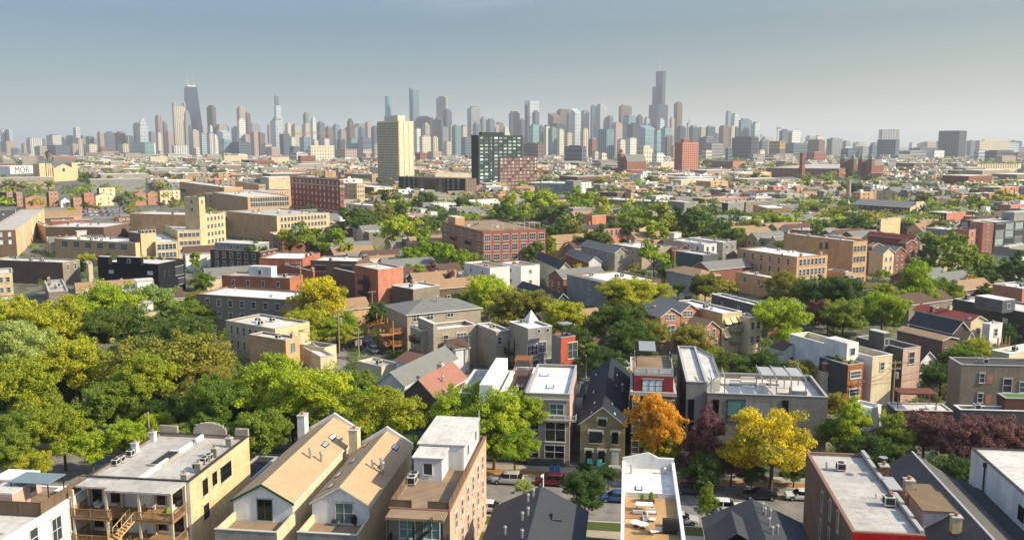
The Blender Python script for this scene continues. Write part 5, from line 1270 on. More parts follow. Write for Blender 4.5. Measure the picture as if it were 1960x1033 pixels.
b.blockL('rooftop_plant_room', b.W*.05, b.W*.55, b.D*.08, b.D*.7, b.rz, b.rz+7, 'yellow', 'grey'); [setattr(o, 'name', 'rooftop_plant_room') for o in b.r.children if o.name.startswith('rooftop')]
[o.data.materials.__setitem__(0, BT) for o in b.r.children if o.name.startswith('rooftop')]
mb = MB(); [mb.box(b.W*q, b.W*q+.5, -.4, 0, 2, b.h-1, BT) for q in (.0, .32, .66, .97)]; mb.build('side_pier', b.r)
# the dark green and brick tower
bx = B('apartment_tower', 'dark green gridded tower with red brick gridded wing on its right', (1404, 447), 58, (1362, 450), (1679, 455), g=-50, wall='greenwall', wallL='black', roof='grey', props=0, cop='dark')
xr = bx.W; nf = 15; step = (bx.h-3)/nf; DG = M('mullion_dark', (64,74,66)); BK = WM('red')
frame('s3'); zw = bx.onface('R', 170, 657)[1]; zb = bx.onface('R', 20, 640)[1]
kz = max(1, min(nf-1, int(round((zb-2)/step)))); zb = 2+kz*step-.4; kw_ = max(1, int(round((zw-2)/step))); zw = 2+kw_*step+.3
for j in range(nf):
    z = 2+(j+.5)*step
    if j >= kz:
        for i in range(9): bx.setw('R', xr*(.075+.105*i), z, xr*(.07 if i != 2 else .03), step*.5, 'black', 'bare', [GLM, GL, GLP, GLM, GLT][(i*3+j*2) % 5])
    else:
        for i in range(4): bx.setw('R', xr*(.075+.105*i), z, xr*(.07 if i != 2 else .03), step*.5, 'black', 'bare', [GLM, GLP, GL, GLM, GLT][(i*3+j*2) % 5])
mb = MB(); [mb.box(0, xr, -.35, 0, 2+j*step-.35, 2+j*step+.15, DG) for j in range(nf+1)]; [mb.box(xr*(.022+.105*i)-.4, xr*(.022+.105*i)+.4, -.45, -.0, 1, bx.h-1, DG) for i in range(10)]; mb.build('facade_frame', bx.r)
WX = xr*1.34; xs = xr*.45
mb = MB(); mb.box(xs, WX, -1.2, -.46, 0, zb, BK); mb.box(xr+.01, WX, -.459, bx.D*.9, 0, zw, BK); mb.box(xr+.3, WX-.3, -.1, bx.D*.9-.3, zw, zw+.05, RM('grey')); mb.build('brick_wing', bx.r)
mb = MB(); [mb.box(xs, WX, -1.5, -1.2, 2+j*step-.35, 2+j*step+.1, FRM['black']) for j in range(kw_+1)]
mb.build('wing_bands', bx.r)
n_ = 10; rest = MB()
for j in range(kw_):
    for i in range(n_):
        x = xs+(WX-xs)*(i+.5)/n_; z = 2+(j+.5)*step; gg = GLM if (i*2+j*3) % 5 else GL
        if j >= kw_-5 and (i % 2 or j > kw_-3): bx.setw('R', x, z, (WX-xs)/n_*.42, step*.68, 'black', 'bare', gg, off=-1.2)
        else: hw_ = (WX-xs)/n_*.21; rest.box(x-hw_, x+hw_, -1.25, -1.19, z-step*.34, z+step*.34, gg)
o = rest.build('windows_below', bx.r); o['kind'] = 'stuff'
mb = MB(); mb.box(xr*.12, xr*.62, 3, bx.D*.7, bx.rz, bx.rz+3.5, WM('greenwall')); mb.build('rooftop_plant_room', bx.r)
# houses and landmarks on the far left
frame('s1')
spec = [((40,800),11,(-5,800),(75,790),'rosebrick','brown','lgrey','left edge red brick three-flat with stacked balconies'), ((100,802),11,(78,800),(138,795),'rosebrick','brown','lgrey','second red brick three-flat from the left edge'),
        ((300,798),11.5,(284,796),(358,796),'rosebrick','brown','white','red brick three-flat with white balconies behind the parking lot'), ((452,838),10.5,(434,835),(505,832),'rosebrick','brown','grey','red brick flats with pediment beyond the parking lot'),
        ((518,808),12,(500,806),(580,806),'terracotta','brown','grey','tallest red brick flats beyond the parking lot'), ((612,775),12,(598,780),(710,770),'cream','brown','white','cream flats with open upper loggia beyond the parking lot'),
        ((988,792),11,(973,790),(1112,790),'cream','tan','white','cream three-storey block with regular windows beyond the parking lot')]
for c_, z, L, R, w1, w2, rf, lb in spec: B('row_house', lb, c_, z, L, R, g=-55, wall=w1, wallL=w2, roof=rf, wR=(4 if 'cream three' in lb else 2, 3, 1.1, 1.6), props=1)
for c_, z, L, R, w1, rf, lb in (((375,855),8.5,(364,850),(430,850),'white','shgrey','white gabled row house left of the red pedimented flats'), ((835,815),9,(818,812),(902,810),'rosebrick','shred','red gabled victorian house beyond the parking lot'), ((912,810),9,(903,806),(970,806),'rosebrick','shbrown','dark red gabled house beside the victorian one'),
                         ((590,825),8,(578,820),(700,830),'cream','shbrown','cream gabled house with wide roof beyond the parking lot'), ((155,840),8,(140,835),(285,838),'rosebrick','shbrown','low red brick row with broad roof at the far left')):
    B('row_house', lb, c_, z, L, R, g=-55, wall=w1, roof=rf, kind='gable', ridge='Y', rise=2.2, wR=(2, 2, 1.0, 1.4))
b = B('church', 'tan brick church with a rose window and square twin towers', (330, 655), 17, (322, 650), (452, 655), g=-75, wall='yellow', roof='shgrey', kind='gable', ridge='Y', rise=6)
mb = MB(); mb.tube((b.W/2, -.3, b.h-2), (b.W/2, .1, b.h-2), 3.2, COP['stone'], 14); mb.tube((b.W/2, -.4, b.h-2), (b.W/2, -.31, b.h-2), 2.4, GL, 14); mb.build('rose_window', b.r)
for q in (-.62, -.28, 1.0):
    b.blockL('bell_tower', b.W*q, b.W*(q+.3), 2, 12, 0, b.h+7, 'yellow', 'grey', wR=2)
b = B('warehouse', 'big white warehouse with dark MOR lettering on its wall', (60, 640), 13, (-60, 636), (212, 634), g=-78, wall='white', roof='white', cop='white', props=2)
tcu = bpy.data.curves.new('lettering', 'FONT'); tcu.body = 'MOR'; tcu.size = b.W*.27; tcu.extrude = .05; tcu.materials.append(M('letter_dark', (52,50,58)))
to0 = bpy.data.objects.new('lettering', tcu); me = bpy.data.meshes.new_from_object(to0); bpy.data.objects.remove(to0); to = bpy.data.objects.new('lettering', me); COL.objects.link(to); to.parent = b.r; to.location = (b.W*.18, -.12, b.h-5.2-b.W*.12); to.rotation_euler = (radians(90), 0, 0)
r = empty('water_tower', tuple(PY(fx(300), fy(600), 1150))[:2]+(0,), 0, 'dark old rooftop water tank rising behind the tan church', 'water tower')
zt = PY(fx(300), fy(545), 1150).z; mb = MB(); mb.cyl(0,0,zt-8,zt-1.5,3.4,WM('brown'),12); mb.build('tank', r); mb = MB(); mb.cyl(0,0,zt-1.5,zt,3.7,DKM,12,.3); mb.build('tank_roof', r); mb = MB(); [mb.tube((sx*3.2,sy*3.2,0),(sx*2.2,sy*2.2,zt-8),.35,DKM,4) for sx in (-1,1) for sy in (-1,1)]; mb.build('leg', r)
k = 0
for c_, z, L, R, w1, rf, lb in (((590,640),10,(460,640),(840,655),'cream','white','long white-roofed shed in the far left middle'), ((900,660),9,(640,655),(1350,668),'tan','white','very long low white-roofed shed left of the centre factories'), ((640,610),14,(510,590),(755,600),'cream','lgrey','cream hall with sloped roof under the left skyline'), ((1395,632),13,(1380,628),(1490,630),'cream','white','white block with banded windows in the far left middle'),
                         ((240,640),10,(60,620),(330,615),'pink','lgrey','low pinkish shed behind the tan church'), ((1540,600),16,(1490,600),(1640,608),'dark','dark','dark blue-black theatre box in the far left middle'), ((330,580),12,(320,575),(470,572),'red','grey','far red brick school under the left skyline')):
    B('warehouse', lb, c_, z, L, R, g=-62, wall=w1, roof=rf, cop='white', props=3, wR=(8, 1, 2, 1.6))
# ================================================================ near side of the street: the closest roofs
frame('f1')
b = B('modern_house', 'white walled house with brown fenced roof terrace, bottom left corner', 26, 9.6, ('m', 12), None, far=(515, 722), g=G1, wall='white', roof='lgrey', cop='white', par=.4, props=0, fr='white')
b.win('R', 336, 968, 1.5, 2.6, st='grid'); b.win('R', 432, 905, 1.0, 2.4); b.win('R', 200, 1020, 1.2, 2.0)
xa, ya = b.loc(243, 880, 9.6); xb, yb = b.loc(508, 735, 9.6)
b.rail([(xa, 7.5), (xa, .35), (xb, .35)], b.rz+.2, 1.5, WDD, solid=True, name='fence', post=2.5)
x0, y0 = b.loc(235, 870, 9.6)
mb = MB(); mb.box(xa+.3, xb, .6, 11, b.rz+.01, b.rz+.12, RM('deck')); mb.build('roof_deck', b.r)
b.blockL('stair_penthouse', xb-3.5, xb-.4, 4.8, 8.6, b.rz, b.rz+2.6, 'pink', 'white', wR=1); b.blockL('stair_penthouse', xa+.6, xa+3.4, 4.0, 7.0, b.rz, b.rz+2.3, 'pink', 'lgrey')
mb = MB(); mb.box(xa+2.2, xb-1.6, .9, 5.6, b.rz+2.75, b.rz+2.85, M('canopy_blue', (108,124,130))); [mb.box(x-.05, x+.05, y-.05, y+.05, b.rz, b.rz+2.75, DKM) for x in (xa+2.4, xb-1.8) for y in (1.1, 5.4)]; mb.build('canopy', b.r)
for q in range(3): b.ac(395+q*28, 540-q*4)
b.skylight(150, 645, 1.2, 1.4); b.skylight(215, 648, 1.2, 1.4)
mb = MB(); mb.box(xa-5, xa-4.6, 2, 2.4, b.rz, b.rz+1.3, MET); mb.box(xa-5.6, xa-4, 1.6, 2.8, b.rz, b.rz+.1, MET); mb.build('roof_vent', b.r)
rr = [prop(b, 'patio_table', table, 370, 760, 'small white table on the fenced roof terrace bottom left', 'table', sc=.9)]
# B: twin flat with curved parapet and timber porches
b = B('apartment_building', 'double flat-roofed brick building with arched far parapet and rear timber porches', (1124, 682), 11, (512, 690), ('y', 412), g=G1, wall='yellow', wallL='white', roof='grey', cop='dark', par=.5, props=0)
W, D = b.W, b.D
mb = MB(); mb.box(.3, W*.42, D*.5-.15, D*.5+.15, b.rz, b.h, WM('white')); mb.box(W*.58, W*.8, D*.5-.15, D*.5+.15, b.rz, b.h, WM('white')); mb.box(W*.86, W-.3, D*.5-.15, D*.5+.15, b.rz, b.h, WM('white')); mb.build('party_parapet', b.r)
mb = MB(); wm = WM('stone')
for y0, y1, zt in ((.0, .14, .9), (.42*1, .0, 0), (.78, .98, .9)):
    if zt: mb.box(W-.3, W+.1, D*y0, D*y1, b.h, b.h+zt, wm)
for k in range(10):
    a0 = pi*k/10; a1 = pi*(k+1)/10; c0 = D*.42-cos(a0)*D*.18; c1 = D*.42-cos(a1)*D*.18; hh = .35+1.2*sin((a0+a1)/2)
    mb.box(W-.3, W+.1, c0, c1, b.h, b.h+hh, wm)
mb.build('front_parapet', b.r)
for x, y in ((818, 440), (710, 505)): b.chim(x, y, .7, .7, 1.1, 'white')
for x, y in ((1362, 480), (1276, 540), (1180, 632), (1095, 700)): b.chim(x, y, .6, .7, 1.1, 'stone')
for x, y in ((760, 535), (688, 590), (715, 572), (1212, 580), (1240, 560), (1168, 612)): b.ac(x, y)
b.skylight(1020, 512, 1.4, 1.6)
mb = MB(); x, y, z = b.onroof(980, 555); mb.box(x-2.4, x+2.4, y-.9, y+.9, z, z+.25, WM('stone')); mb.box(x-2.2, x+2.2, y-.7, y+.7, z+.25, z+.26, RM('tar')); mb.build('light_well', b.r)
for x, y, ww, hh in ((1340, 625, 2.6, 1.7), (1217, 715, 1.0, 1.7), (1273, 665, .9, 1.4), (1225, 860, 1.0, 1.6)): b.win('R', x, y, ww, hh, gl=dg, fr='black')
# rear: porch roof, posts, three galleries
pw = 3.4
mb = MB(); mb.box(-pw, .05, D*.03, D*.66, b.h-.35, b.h-.15, RM('grey')); mb.box(-pw*.7, .05, D*.66, D-.2, b.h-.45, b.h-.25, RM('grey')); mb.build('porch_roof', b.r)
for y in (.04, .34, .65, .97):
    for x in (-pw+.2, -.25): mb = MB(); mb.box(x-.12, x+.12, D*y-.12, D*y+.12, 0, b.h-.35, M('pale_timber', (196,178,150), 'wood')); mb.build('post', b.r)
PT = M('pale_timber')
for k, z in enumerate((7.6, 4.6, 1.6)):
    mb = MB(); mb.box(-pw, -.06, D*.03, D*.38, z-.25, z, WD); mb.box(-pw, -.06, D*.62, D*.98, z-.25, z, WD); mb.box(-1.3, -.06, D*.38, D*.62, z-.25, z, WD); mb.build('deck', b.r)
    b.rail([(-.1, D*.03), (-pw, D*.03), (-pw, D*.38), (-1.3, D*.38)], z, 1.0, WD); b.rail([(-1.3, D*.62), (-pw, D*.62), (-pw, D*.98), (-.1, D*.98)], z, 1.0, WD)
    b.stairs((-3.0, D*.42, z), (-4.8, D*.5, z-1.5), 1.1, M('stair_timber', (206,170,112), 'wood')); b.stairs((-4.8, D*.52, z-1.5), (-3.0, D*.58, z-3.0), 1.1, M('stair_timber'))
    for u in (.12, .27, .72, .9): b.setw('L', D*u, z+1.4, 1.0, 1.8, 'black', 'sash', dg)
    for u in (.2, .82): mb = MB(); mb.box(-.08, 0, D*u-.45, D*u+.45, z, z+2.1, FRM['white']); mb.build('door', b.r)
pz = 7.6
for px, py, nm, fn, lb in ((1040, 865, 'garden_sofa', seat, 'cream bench on the upper porch nearest the brick corner'), (905, 850, 'patio_table', table, 'table with plants on the middle upper porch'), (600, 830, 'garden_sofa', seat, 'white seat on the left upper porch')):
    prop(b, nm, fn, px, py, lb, 'seat' if nm != 'patio_table' else 'table', z=pz, sc=.8)
prop(b, 'planter', planter, 1000, 885, 'flower box on the upper porch by the brick corner', 'planter', z=pz, sc=.8)
frame('p')
# narrow gangway neighbour
b = B('garage', 'long low black-roofed coach house squeezed beside the yellow brick wall', 27, 4.2, ('m', 3.0), None, far=(531, 873), g=G1, wall='greybrick', roof='tar', cop='metal', props=0, par=.2)
b.vent(470, 930)
frame('f2')
def tanhouse(name, label, c, L, R, rise, trim, back, z=9.4):
    b = B(name, label, c, z, L, R, g=G1, wall='cream', wallL='white', roof='tan', kind='gable', ridge='X', rise=rise, over=.25, fr=trim)
    W, D = b.W, b.D
    for sgn in (0, 1):     # raised front gable wall at the far end
        mb = MB(); s0 = 0 if sgn == 0 else D; dd = 1 if sgn == 0 else -1
        P = [(s0-dd*.15, b.h-.1), (D/2, b.h+rise+.1), (D/2, b.h+rise+.75), (s0-dd*.15, b.h+.5)]
        a = [(W+.05, y, z_) for y, z_ in P]; c_ = [(W+.4, y, z_) for y, z_ in P]
        mb.face(a, WM('white')); mb.face(c_, WM('white')); mb.face([a[2], a[3], c_[3], c_[2]], COP['white']); mb.face([a[3], a[0], c_[0], c_[3]], WM('white')); mb.build('gable_parapet', b.r)
    tx = back
    mb = MB(); t = .22; zt = 8.1        # open terrace behind the gable
    mb.box(-tx, -tx+t, 0, D, 0, zt, WM('block')); mb.box(-tx+t, 0, 0, t, 0, zt, WM('cream')); mb.box(-tx+t, 0, D-t, D, 0, zt, WM('cream')); mb.build('terrace_wall', b.r)
    mb = MB(); mb.box(-tx+t, -.01, t, D-t, 7.0, 7.15, RM('deck')); mb.build('terrace_floor', b.r)
    mb = MB(); mb.box(-tx-.06, -tx+t+.06, -.06, D+.06, zt, zt+.08, COP['stone']); mb.build('terrace_coping', b.r)
    return b
b = tanhouse('gable_roofed_house', 'long tan shingle house with green gable trim and cluttered terrace', (516, 806), (150, 782), ('y', 372), 1.9, 'green', 4.6)
mb = MB(); D = b.D; e = b.slope; gm = FRM['green']
for y0, y1, z0, z1 in ((-.28, D/2, b.h-.1, b.h+b.rise+.05), (D/2, D+.28, b.h+b.rise+.05, b.h-.1)): mb.face([(-.29, y0, z0-.08), (-.29, y1, z1-.08), (-.29, y1, z1+.2), (-.29, y0, z0+.2)], gm); mb.face([(-.25, y0, z0-.08), (-.25, y1, z1-.08), (-.25, y1, z1+.2), (-.25, y0, z0+.2)], gm)
mb.build('gable_trim', b.r); b.setw('L', D*.47, 8.5, 1.6, 2.3, 'green', 'grid', dg, name='door')
b.skylight(763, 396, .7, 1.7); b.skylight(718, 442, .7, 1.7); b.vent(625, 525, 1.3); b.vent(705, 555, 1.3); b.chimL(b.W-1.2, b.D+.55, 1.5, 1.0, 5.6, 'white', z=b.h-3); 
for i in range(3): b.vent(818+i*15, 430-i*2, .5)
prop(b, 'air_conditioner', lambda mb: None, 432, 860, 'grey air unit on the cluttered green-trimmed terrace', 'air unit', z=7.15) if 'air_conditioner' in PC else prop(b, 'air_conditioner', ac_mesh, 432, 860, 'x', 'air unit', z=7.15)
prop(b, 'garden_sofa', seat, 250, 868, 'covered seat heaped on the green-trimmed terrace', 'seat', z=7.15, sc=.8); prop(b, 'patio_table', table, 330, 880, 'low table on the green-trimmed terrace', 'table', z=7.15, sc=.7); prop(b, 'planter', planter, 200, 880, 'planter at the left end of the green-trimmed terrace', 'planter', z=7.15, sc=.8)
b = tanhouse('gable_roofed_house', 'tan shingle house with white gable and glass terrace door', (990, 822), (636, 794), ('y', 462), 1.9, 'white', 4.6)
b.setw('L', b.D*.44, 8.45, 1.9, 2.2, 'stone', 'grid', GLT, name='door')
b.skylight(1152, 460, .8, 1.7); b.vent(1010, 590, 1.1); b.vent(1065, 590, 1.3); b.vent(1095, 640, 1.6)
for x, y in ((968, 448), (890, 545), (800, 632), (755, 700)): b.skylight(x, y, .6, 1.3)
b.chimL(b.W-1.4, b.D+.6, 1.5, 1.1, 5.6, 'cream', z=b.h-3)
prop(b, 'barbecue', lambda mb: (mb.box(-.6,.6,-.3,.3,.3,.9,DKM), mb.tube((-.6,0,.95),(.6,0,.95),.28,DKM,8), mb.box(-.5,.5,-.2,.2,0,.3,DKM)), 905, 930, 'black covered barbecue on the white-gabled terrace', 'barbecue', z=7.15)
prop(b, 'storage_box', lambda mb: (mb.box(-.7,.7,-.35,.35,0,.5,M('box_grey', (104,112,108))), mb.box(-.74,.74,-.39,.39,.5,.58,DKM)), 790, 930, 'grey storage box on the white-gabled terrace', 'box', z=7.15)
# F: penthouse, deck and rear stairs
b = B('apartment_building', 'salmon brick flats with white penthouse, timber deck and black rear stairs', (1488, 850), 11.2, (1112, 842), ('y', 392), g=G1, wall='pinkbrick', wallL='greybrick', roof='deck', cop='clay', par=.3, props=0)
W, D = b.W, b.D
x0, x1, y0, y1 = b.blockL('white_penthouse', W*.52, W*.96, .8, D-.3, b.rz, b.rz+3.0, 'sidewhite', 'lgrey', par=.2, cop='metal', over=.2, wR=2)
b.blockL('white_penthouse', W*.36, W*.52-.01, 2.6, D-.6, b.rz, b.rz+2.7, 'sidewhite', 'lgrey', par=.2, cop='metal', over=.2, wL=1)
mb = MB(); u = 1.6; mb.box(W*.52-.08, W*.52-.001, .95, 2.2, b.rz, b.rz+2.2, M('front_door')); mb.build('door', b.r)
b.rail([(W*.5, .15), (.2, .15), (.2, D*.36)], b.rz+.1, 1.0, WDD, solid=True); b.rail([(.2, D*.64), (.2, D-.15), (W*.35, D-.15)], b.rz+.1, 1.0, WDD, solid=True)
for x, y in ((1235, 690), (1245, 668)): b.ac(x, y, 1.0)
b.rows('R', 6, 3, 1.0, 1.8, top=b.h-2.4, step=3.2)
for z in (7.6, 4.2):
    mb = MB(); mb.box(-2.6, -.06, .2, D-.2, z-.2, z, DKM); mb.build('deck', b.r); b.rail([(-.1, .2), (-2.6, .2), (-2.6, D-.2), (-.1, D-.2)], z, 1.0)
    b.stairs((-3.2, 1.2, z+3.0 if z > 5 else 7.6), (-3.2, 4.6, z), .9, DKM)
    for u in (.3, .7): b.setw('L', D*u, z+1.4, 1.6, 1.9, 'white', 'grid', GLT)
for y in (.3, D/2, D-.3): mb = MB(); mb.box(-2.6, -2.4, y-.1, y+.1, 0, b.h-.3, DKM); mb.build('post', b.r)
mb = MB(); mb.box(-2.2, 0, .2, D-.2, b.h-.35, b.h-.1, RM('deck')); mb.build('deck_overhang', b.r)
mb = MB(); [mb.tube((W*.97+.3*i, .8, b.rz), (W*.97+.3*i, .8, b.rz+3.9), .06, MET, 5) for i in range(2)]; mb.build('antenna_mast', b.r)
frame('f3')
# G, I: dark gables
b = B('gable_roofed_house', 'charcoal gable roof with white vent pipes, bottom centre', 22, 7.0, ('x' and 300,), None, far=(848, 858), g=G1, wall='greybrick', roof='shdark', kind='gable', ridge='X', rise=2.6) if False else None
def fargable(label, farR, z, wid, dep, roof, rise, g=G1, wall='greybrick'):
    return B('gable_roofed_house', label, dep, z, ('m', wid), None, far=farR, g=g, wall=wall, roof=roof, kind='gable', ridge='X', rise=rise, over=.3)
def width(xl, yl, xr, yr, z): return (PZ(fx(xl), fy(yl), z)-PZ(fx(xr), fy(yr), z)).length
b = fargable('charcoal gable roof with white vent pipes, bottom centre', (845, 862), 6.4, width(300, 815, 845, 862, 6.4), 24, 'shdark', 2.6)
for x, y in ((520, 765), (487, 795), (487, 880), (452, 910), (345, 998), (450, 1020)): b.vent(x, y, 1.0)
mb = MB(); x, y, z = b.onroof(640, 890); mb.face([(x-1, y, z+.1), (x, y-1.3, z-.3), (x, y, z+.6)], RM('shdark')); mb.face([(x+1, y, z+.1), (x, y-1.3, z-.3), (x, y, z+.6)], RM('shdark')); mb.build('roof_cricket', b.r)  # made-up facets standing in for the notch of a chimney's shadow
# H: white parapet house with sunken deck
wd = width(1070, 525, 1385, 548, 10.6)
b = B('town_house', 'white parapet town house with sunken timber roof deck', 25, 10.6, ('m', wd), None, far=(1388, 552), g=G1, wall='white', roof='white', cop='white', par=.9, props=0)
W, D = b.W, b.D
mb = MB(); P = [(.0, .0), (.0, .5), (.3, .5), (.5, 1.1), (.7, .8), (1.0, .35)]
for (a, za), (c_, zc) in zip(P[:-1], P[1:]):
    if c_ > a: mb.face([(W-.3, D*a, b.h), (W-.3, D*c_, b.h), (W-.3, D*c_, b.h+zc), (W-.3, D*a, b.h+za)], WM('white')); mb.face([(W+.05, D*a, b.h), (W+.05, D*c_, b.h), (W+.05, D*c_, b.h+zc), (W+.05, D*a, b.h+za)], WM('white')); mb.face([(W-.3, D*a, b.h+za), (W-.3, D*c_, b.h+zc), (W+.05, D*c_, b.h+zc), (W+.05, D*a, b.h+za)], COP['white'])
mb.build('front_gable', b.r)
xd, yd = b.loc(1200, 775, b.rz)
mb = MB(); mb.box(.4, xd, .35, D-.35, b.rz+.01, b.rz+.13, RM('timber')); mb.build('roof_deck', b.r)
b.rail([(xd+.1, .4), (xd+.1, D-.4)], b.rz, .6, FRM['white'], solid=True); 
put(vent_mesh(), 'vent_pipe', b.r, (W-2, D-1, b.rz)); put(vent_mesh(), 'vent_pipe', b.r, (W-1.6, 1.2, b.rz), sc=(1.4,1.4,.8)); b.skylight(1170, 715, .8, 1.2)
zz0 = b.rz+.13
prop(b, 'patio_table', table, 1205, 850, 'white dining table on the sunken timber roof deck', 'table', rz=pi/2, z=zz0)
for i, (x, y, lb) in enumerate(((1165, 870, 'white bench left of the roof deck dining table'), (1245, 870, 'white bench right of the roof deck dining table'), (1210, 905, 'white chair below the roof deck dining table'))):
    prop(b, 'garden_sofa', seat, x, y, lb, 'bench', rz=pi/2*(-1 if i == 1 else 1) if i < 2 else pi, z=zz0, sc=.6)
rt = lambda mb: (mb.cyl(0,0,.45,.5,.55,M('table_white'),14), mb.cyl(0,0,0,.45,.06,DKM,6), mb.cyl(0,0,0,.03,.3,DKM,10))
prop(b, 'round_table', rt, 1152, 948, 'left round white table on the timber roof deck', 'table', z=zz0); prop(b, 'round_table', rt, 1196, 960, 'right round white table on the timber roof deck', 'table', z=zz0)
prop(b, 'round_table', rt, 1255, 918, 'small round stool table beside the deck dining set', 'table', z=zz0, sc=.6)
prop(b, 'planter', planter, 1250, 795, 'planter with purple plant at the far end of the roof deck', 'planter', z=zz0); prop(b, 'planter', planter, 1195, 795, 'planter with green plant at the far end of the roof deck', 'planter', z=zz0, sc=.8)
prop(b, 'barbecue', None, 1365, 990, 'black barbecue on the right side of the timber roof deck', 'barbecue', rz=pi/2, z=zz0, sc=1.3)
prop(b, 'storage_box', None, 1370, 950, 'grey box beside the barbecue on the roof deck', 'box', rz=pi/2, z=zz0)
prop(b, 'sun_lounger', lounge, 1270, 990, 'grey lounger on the lower part of the roof deck', 'lounger', z=zz0, rz=.5)
prop(b, 'doormat', lambda mb: (mb.box(-.9,.9,-1.1,1.1,0,.02,M('rug_brown', (124,88,58))), mb.box(-.8,.8,-1,1,.02,.03,M('rug_inner', (150,112,74)))), 1140, 880, 'brown rug on the roof deck left of the table', 'rug', z=zz0)
frame('f4')
b = fargable('charcoal gable roof with small front gable, right of the parapet house', (742, 935), 6.4, width(150, 890, 742, 935, 6.4), 24, 'shdark', 2.4)
for x, y in ((515, 850), (530, 880), (562, 890), (555, 945), (575, 1000), (607, 990)): b.vent(x, y, 1.0)
mb = MB(); x, y, z = b.onroof(330, 960)
mb.face([(x+2, y, z+1.2), (x-4, y, z+1.2), (x-4, y+2.6, z-.6), (x+.3, y+2.6, z-.6)], RM('shdark')); mb.face([(x+2, y, z+1.2), (x-4, y, z+1.2), (x-4, y-2.6, z-.2), (x+1, y-2.6, z-.2)], RM('shdark')); mb.build('dormer_roof', b.r)
# J: brick with grey membrane roof and red painted rear wall
b = B('brick_building', 'narrow brown brick building with grey membrane roof and bright red rear wall', (1072, 978), 11.2, ('y', 486), (1520, 1004), g=G1R, wall='brown', wallL='brown', roof='grey', cop='clay', par=.35, props=0, fr='stone')
for x, y in ((885, 795), (935, 848), (982, 920), (873, 965), (925, 1020)): b.win('L', x, y, .8, 2.2, gl=dg, fr='stone', st='bare')
mb = MB(); mb.box(.0, b.W, -.06, -.002, 0, b.h-.13, WM('brightred')); mb.build('painted_rear_wall', b.r); b.ac(998, 605, 1.0); b.ac(1295, 822, 1.1); b.vent(910, 600, 1.0); b.vent(1215, 775, .6)
mb = MB(); x, y = b.loc(1365, 690, 11.2); mb.box(b.W, b.W+1.1, y-1.8, y+1.8, 0, b.h, WM('red')); mb.box(b.W-.2, b.W+1.2, y-1.9, y+1.9, b.h, b.h+.14, COP['metal']); mb.build('bay', b.r)
mb = MB(); [mb.box(b.W-.35, b.W+.08, b.D*q, b.D*(q+.12), b.h, b.h+.25+.12*((i*7) % 3), COP['metal']) for i, q in enumerate((.02, .16, .3, .62, .76, .88))]; mb.build('parapet_step', b.r)
b.chimL(b.W+.6, b.D*.72, .9, .9, 1.9, 'red', z=b.h-1); 
mb = MB(); mb.tube((b.W+.6, b.D*.72, b.h+1), (b.W+.4, b.D*.72-.3, b.h+1.9), .05, DKM); mb.cyl(b.W+.4, b.D*.72-.3, b.h+1.85, b.h+2.0, .12, MET, 10, .5); mb.build('satellite_dish', b.r)
frame('f5')
# K: grey gable with dormer, L: white building
gk = 7.4
def ridgehouse():
    z0 = 7.2; ra = 3.4; A = PZ(fx(650), fy(592), z0+ra); e = head(gk); rr_ = head(gk+90); hw = 5.2; L = 26
    C = A-e*L-rr_*hw
    r = empty('gable_roofed_house', (C.x, C.y, 0), radians(-gk), 'large grey gable roof with a tan-roofed dormer beside the red building', 'building')
    mb = MB(); mb.box(0, 2*hw, 0, L, 0, z0, WM('greybrick'), 'bt'); mb.face([(0,0,z0),(2*hw,0,z0),(hw,0,z0+ra)], WM('greybrick')); mb.face([(0,L,z0),(2*hw,L,z0),(hw,L,z0+ra)], WM('greybrick')); mb.build('wall', r)
    mb = MB(); k_ = RM('shgrey2') if 'roof_shgrey2' in MATS else M('roof_shgrey2', (96,92,86), 'shingle', k=.74)
    for a in ([(-.3,-.3,z0-.1),(-.3,L+.3,z0-.1),(hw,L+.3,z0+ra),(hw,-.3,z0+ra)], [(2*hw+.3,-.3,z0-.1),(2*hw+.3,L+.3,z0-.1),(hw,L+.3,z0+ra),(hw,-.3,z0+ra)]): mb.face(a, k_)
    mb.box(hw-.12, hw+.12, -.3, L+.3, z0+ra-.06, z0+ra+.08, COP['metal']); mb.build('roof', r)
    q = PZ(fx(708), fy(880), 10.2); d = q-C; a = radians(gk); lx, ly = d.x*cos(a)-d.y*sin(a), d.x*sin(a)+d.y*cos(a)
    mb = MB(); mb.box(lx, lx+4.0, ly, ly+5.0, z0-1, 10.1, WM('sidewhite')); mb.box(lx-.3, lx+4.3, ly-.3, ly+5.3, 10.1, 10.25, M('roof_dormer_tan', (132,112,84), 'shingle', k=.8)); o = mb.build('dormer', r)
    mb = MB(); mb.box(lx+1.2, lx+3.0, ly+5.6, ly+7.6, z0, 10.0, WM('sidewhite')); mb.box(lx+1.0, lx+3.2, ly+5.4, ly+7.8, 10.0, 10.12, M('roof_dormer_tan')); mb.build('dormer', r)
    put(chim_mesh(1.0, 1.0, 3.0, 'cream'), 'chimney', r, (lx+.3, ly+6.3, z0+.8)); put(chim_mesh(.9, .9, 1.6, 'yellow'), 'chimney', r, (hw-2, 5.5, z0+ra-1.2))
    foot_rect(r, 0, 2*hw, 0, L)
ridgehouse()
b = fargable('lower dark grey cross gable between the grey roof and white building', (985, 790), 5.6, 4.5, 8, 'shdark', 1.4, G1)
b = fargable('second dark grey cross gable nearest the white building', (1110, 850), 5.6, 6.5, 14, 'shdark', 1.6, G1)
Q = PZ(fx(945), fy(567), 11.0); e = head(G1R); LL = 24; C = Q-e*LL; pr = proj((C.x, C.y, 11.0))
frame('p')
b = B('white_building', 'plain white rendered building with dark roof edge, bottom right corner', pr, 11.0, ('m', LL), ('m', 16), g=G1R, wall='white', roof='lgrey', cop='dark', par=.25, props=0)
frame('f5')
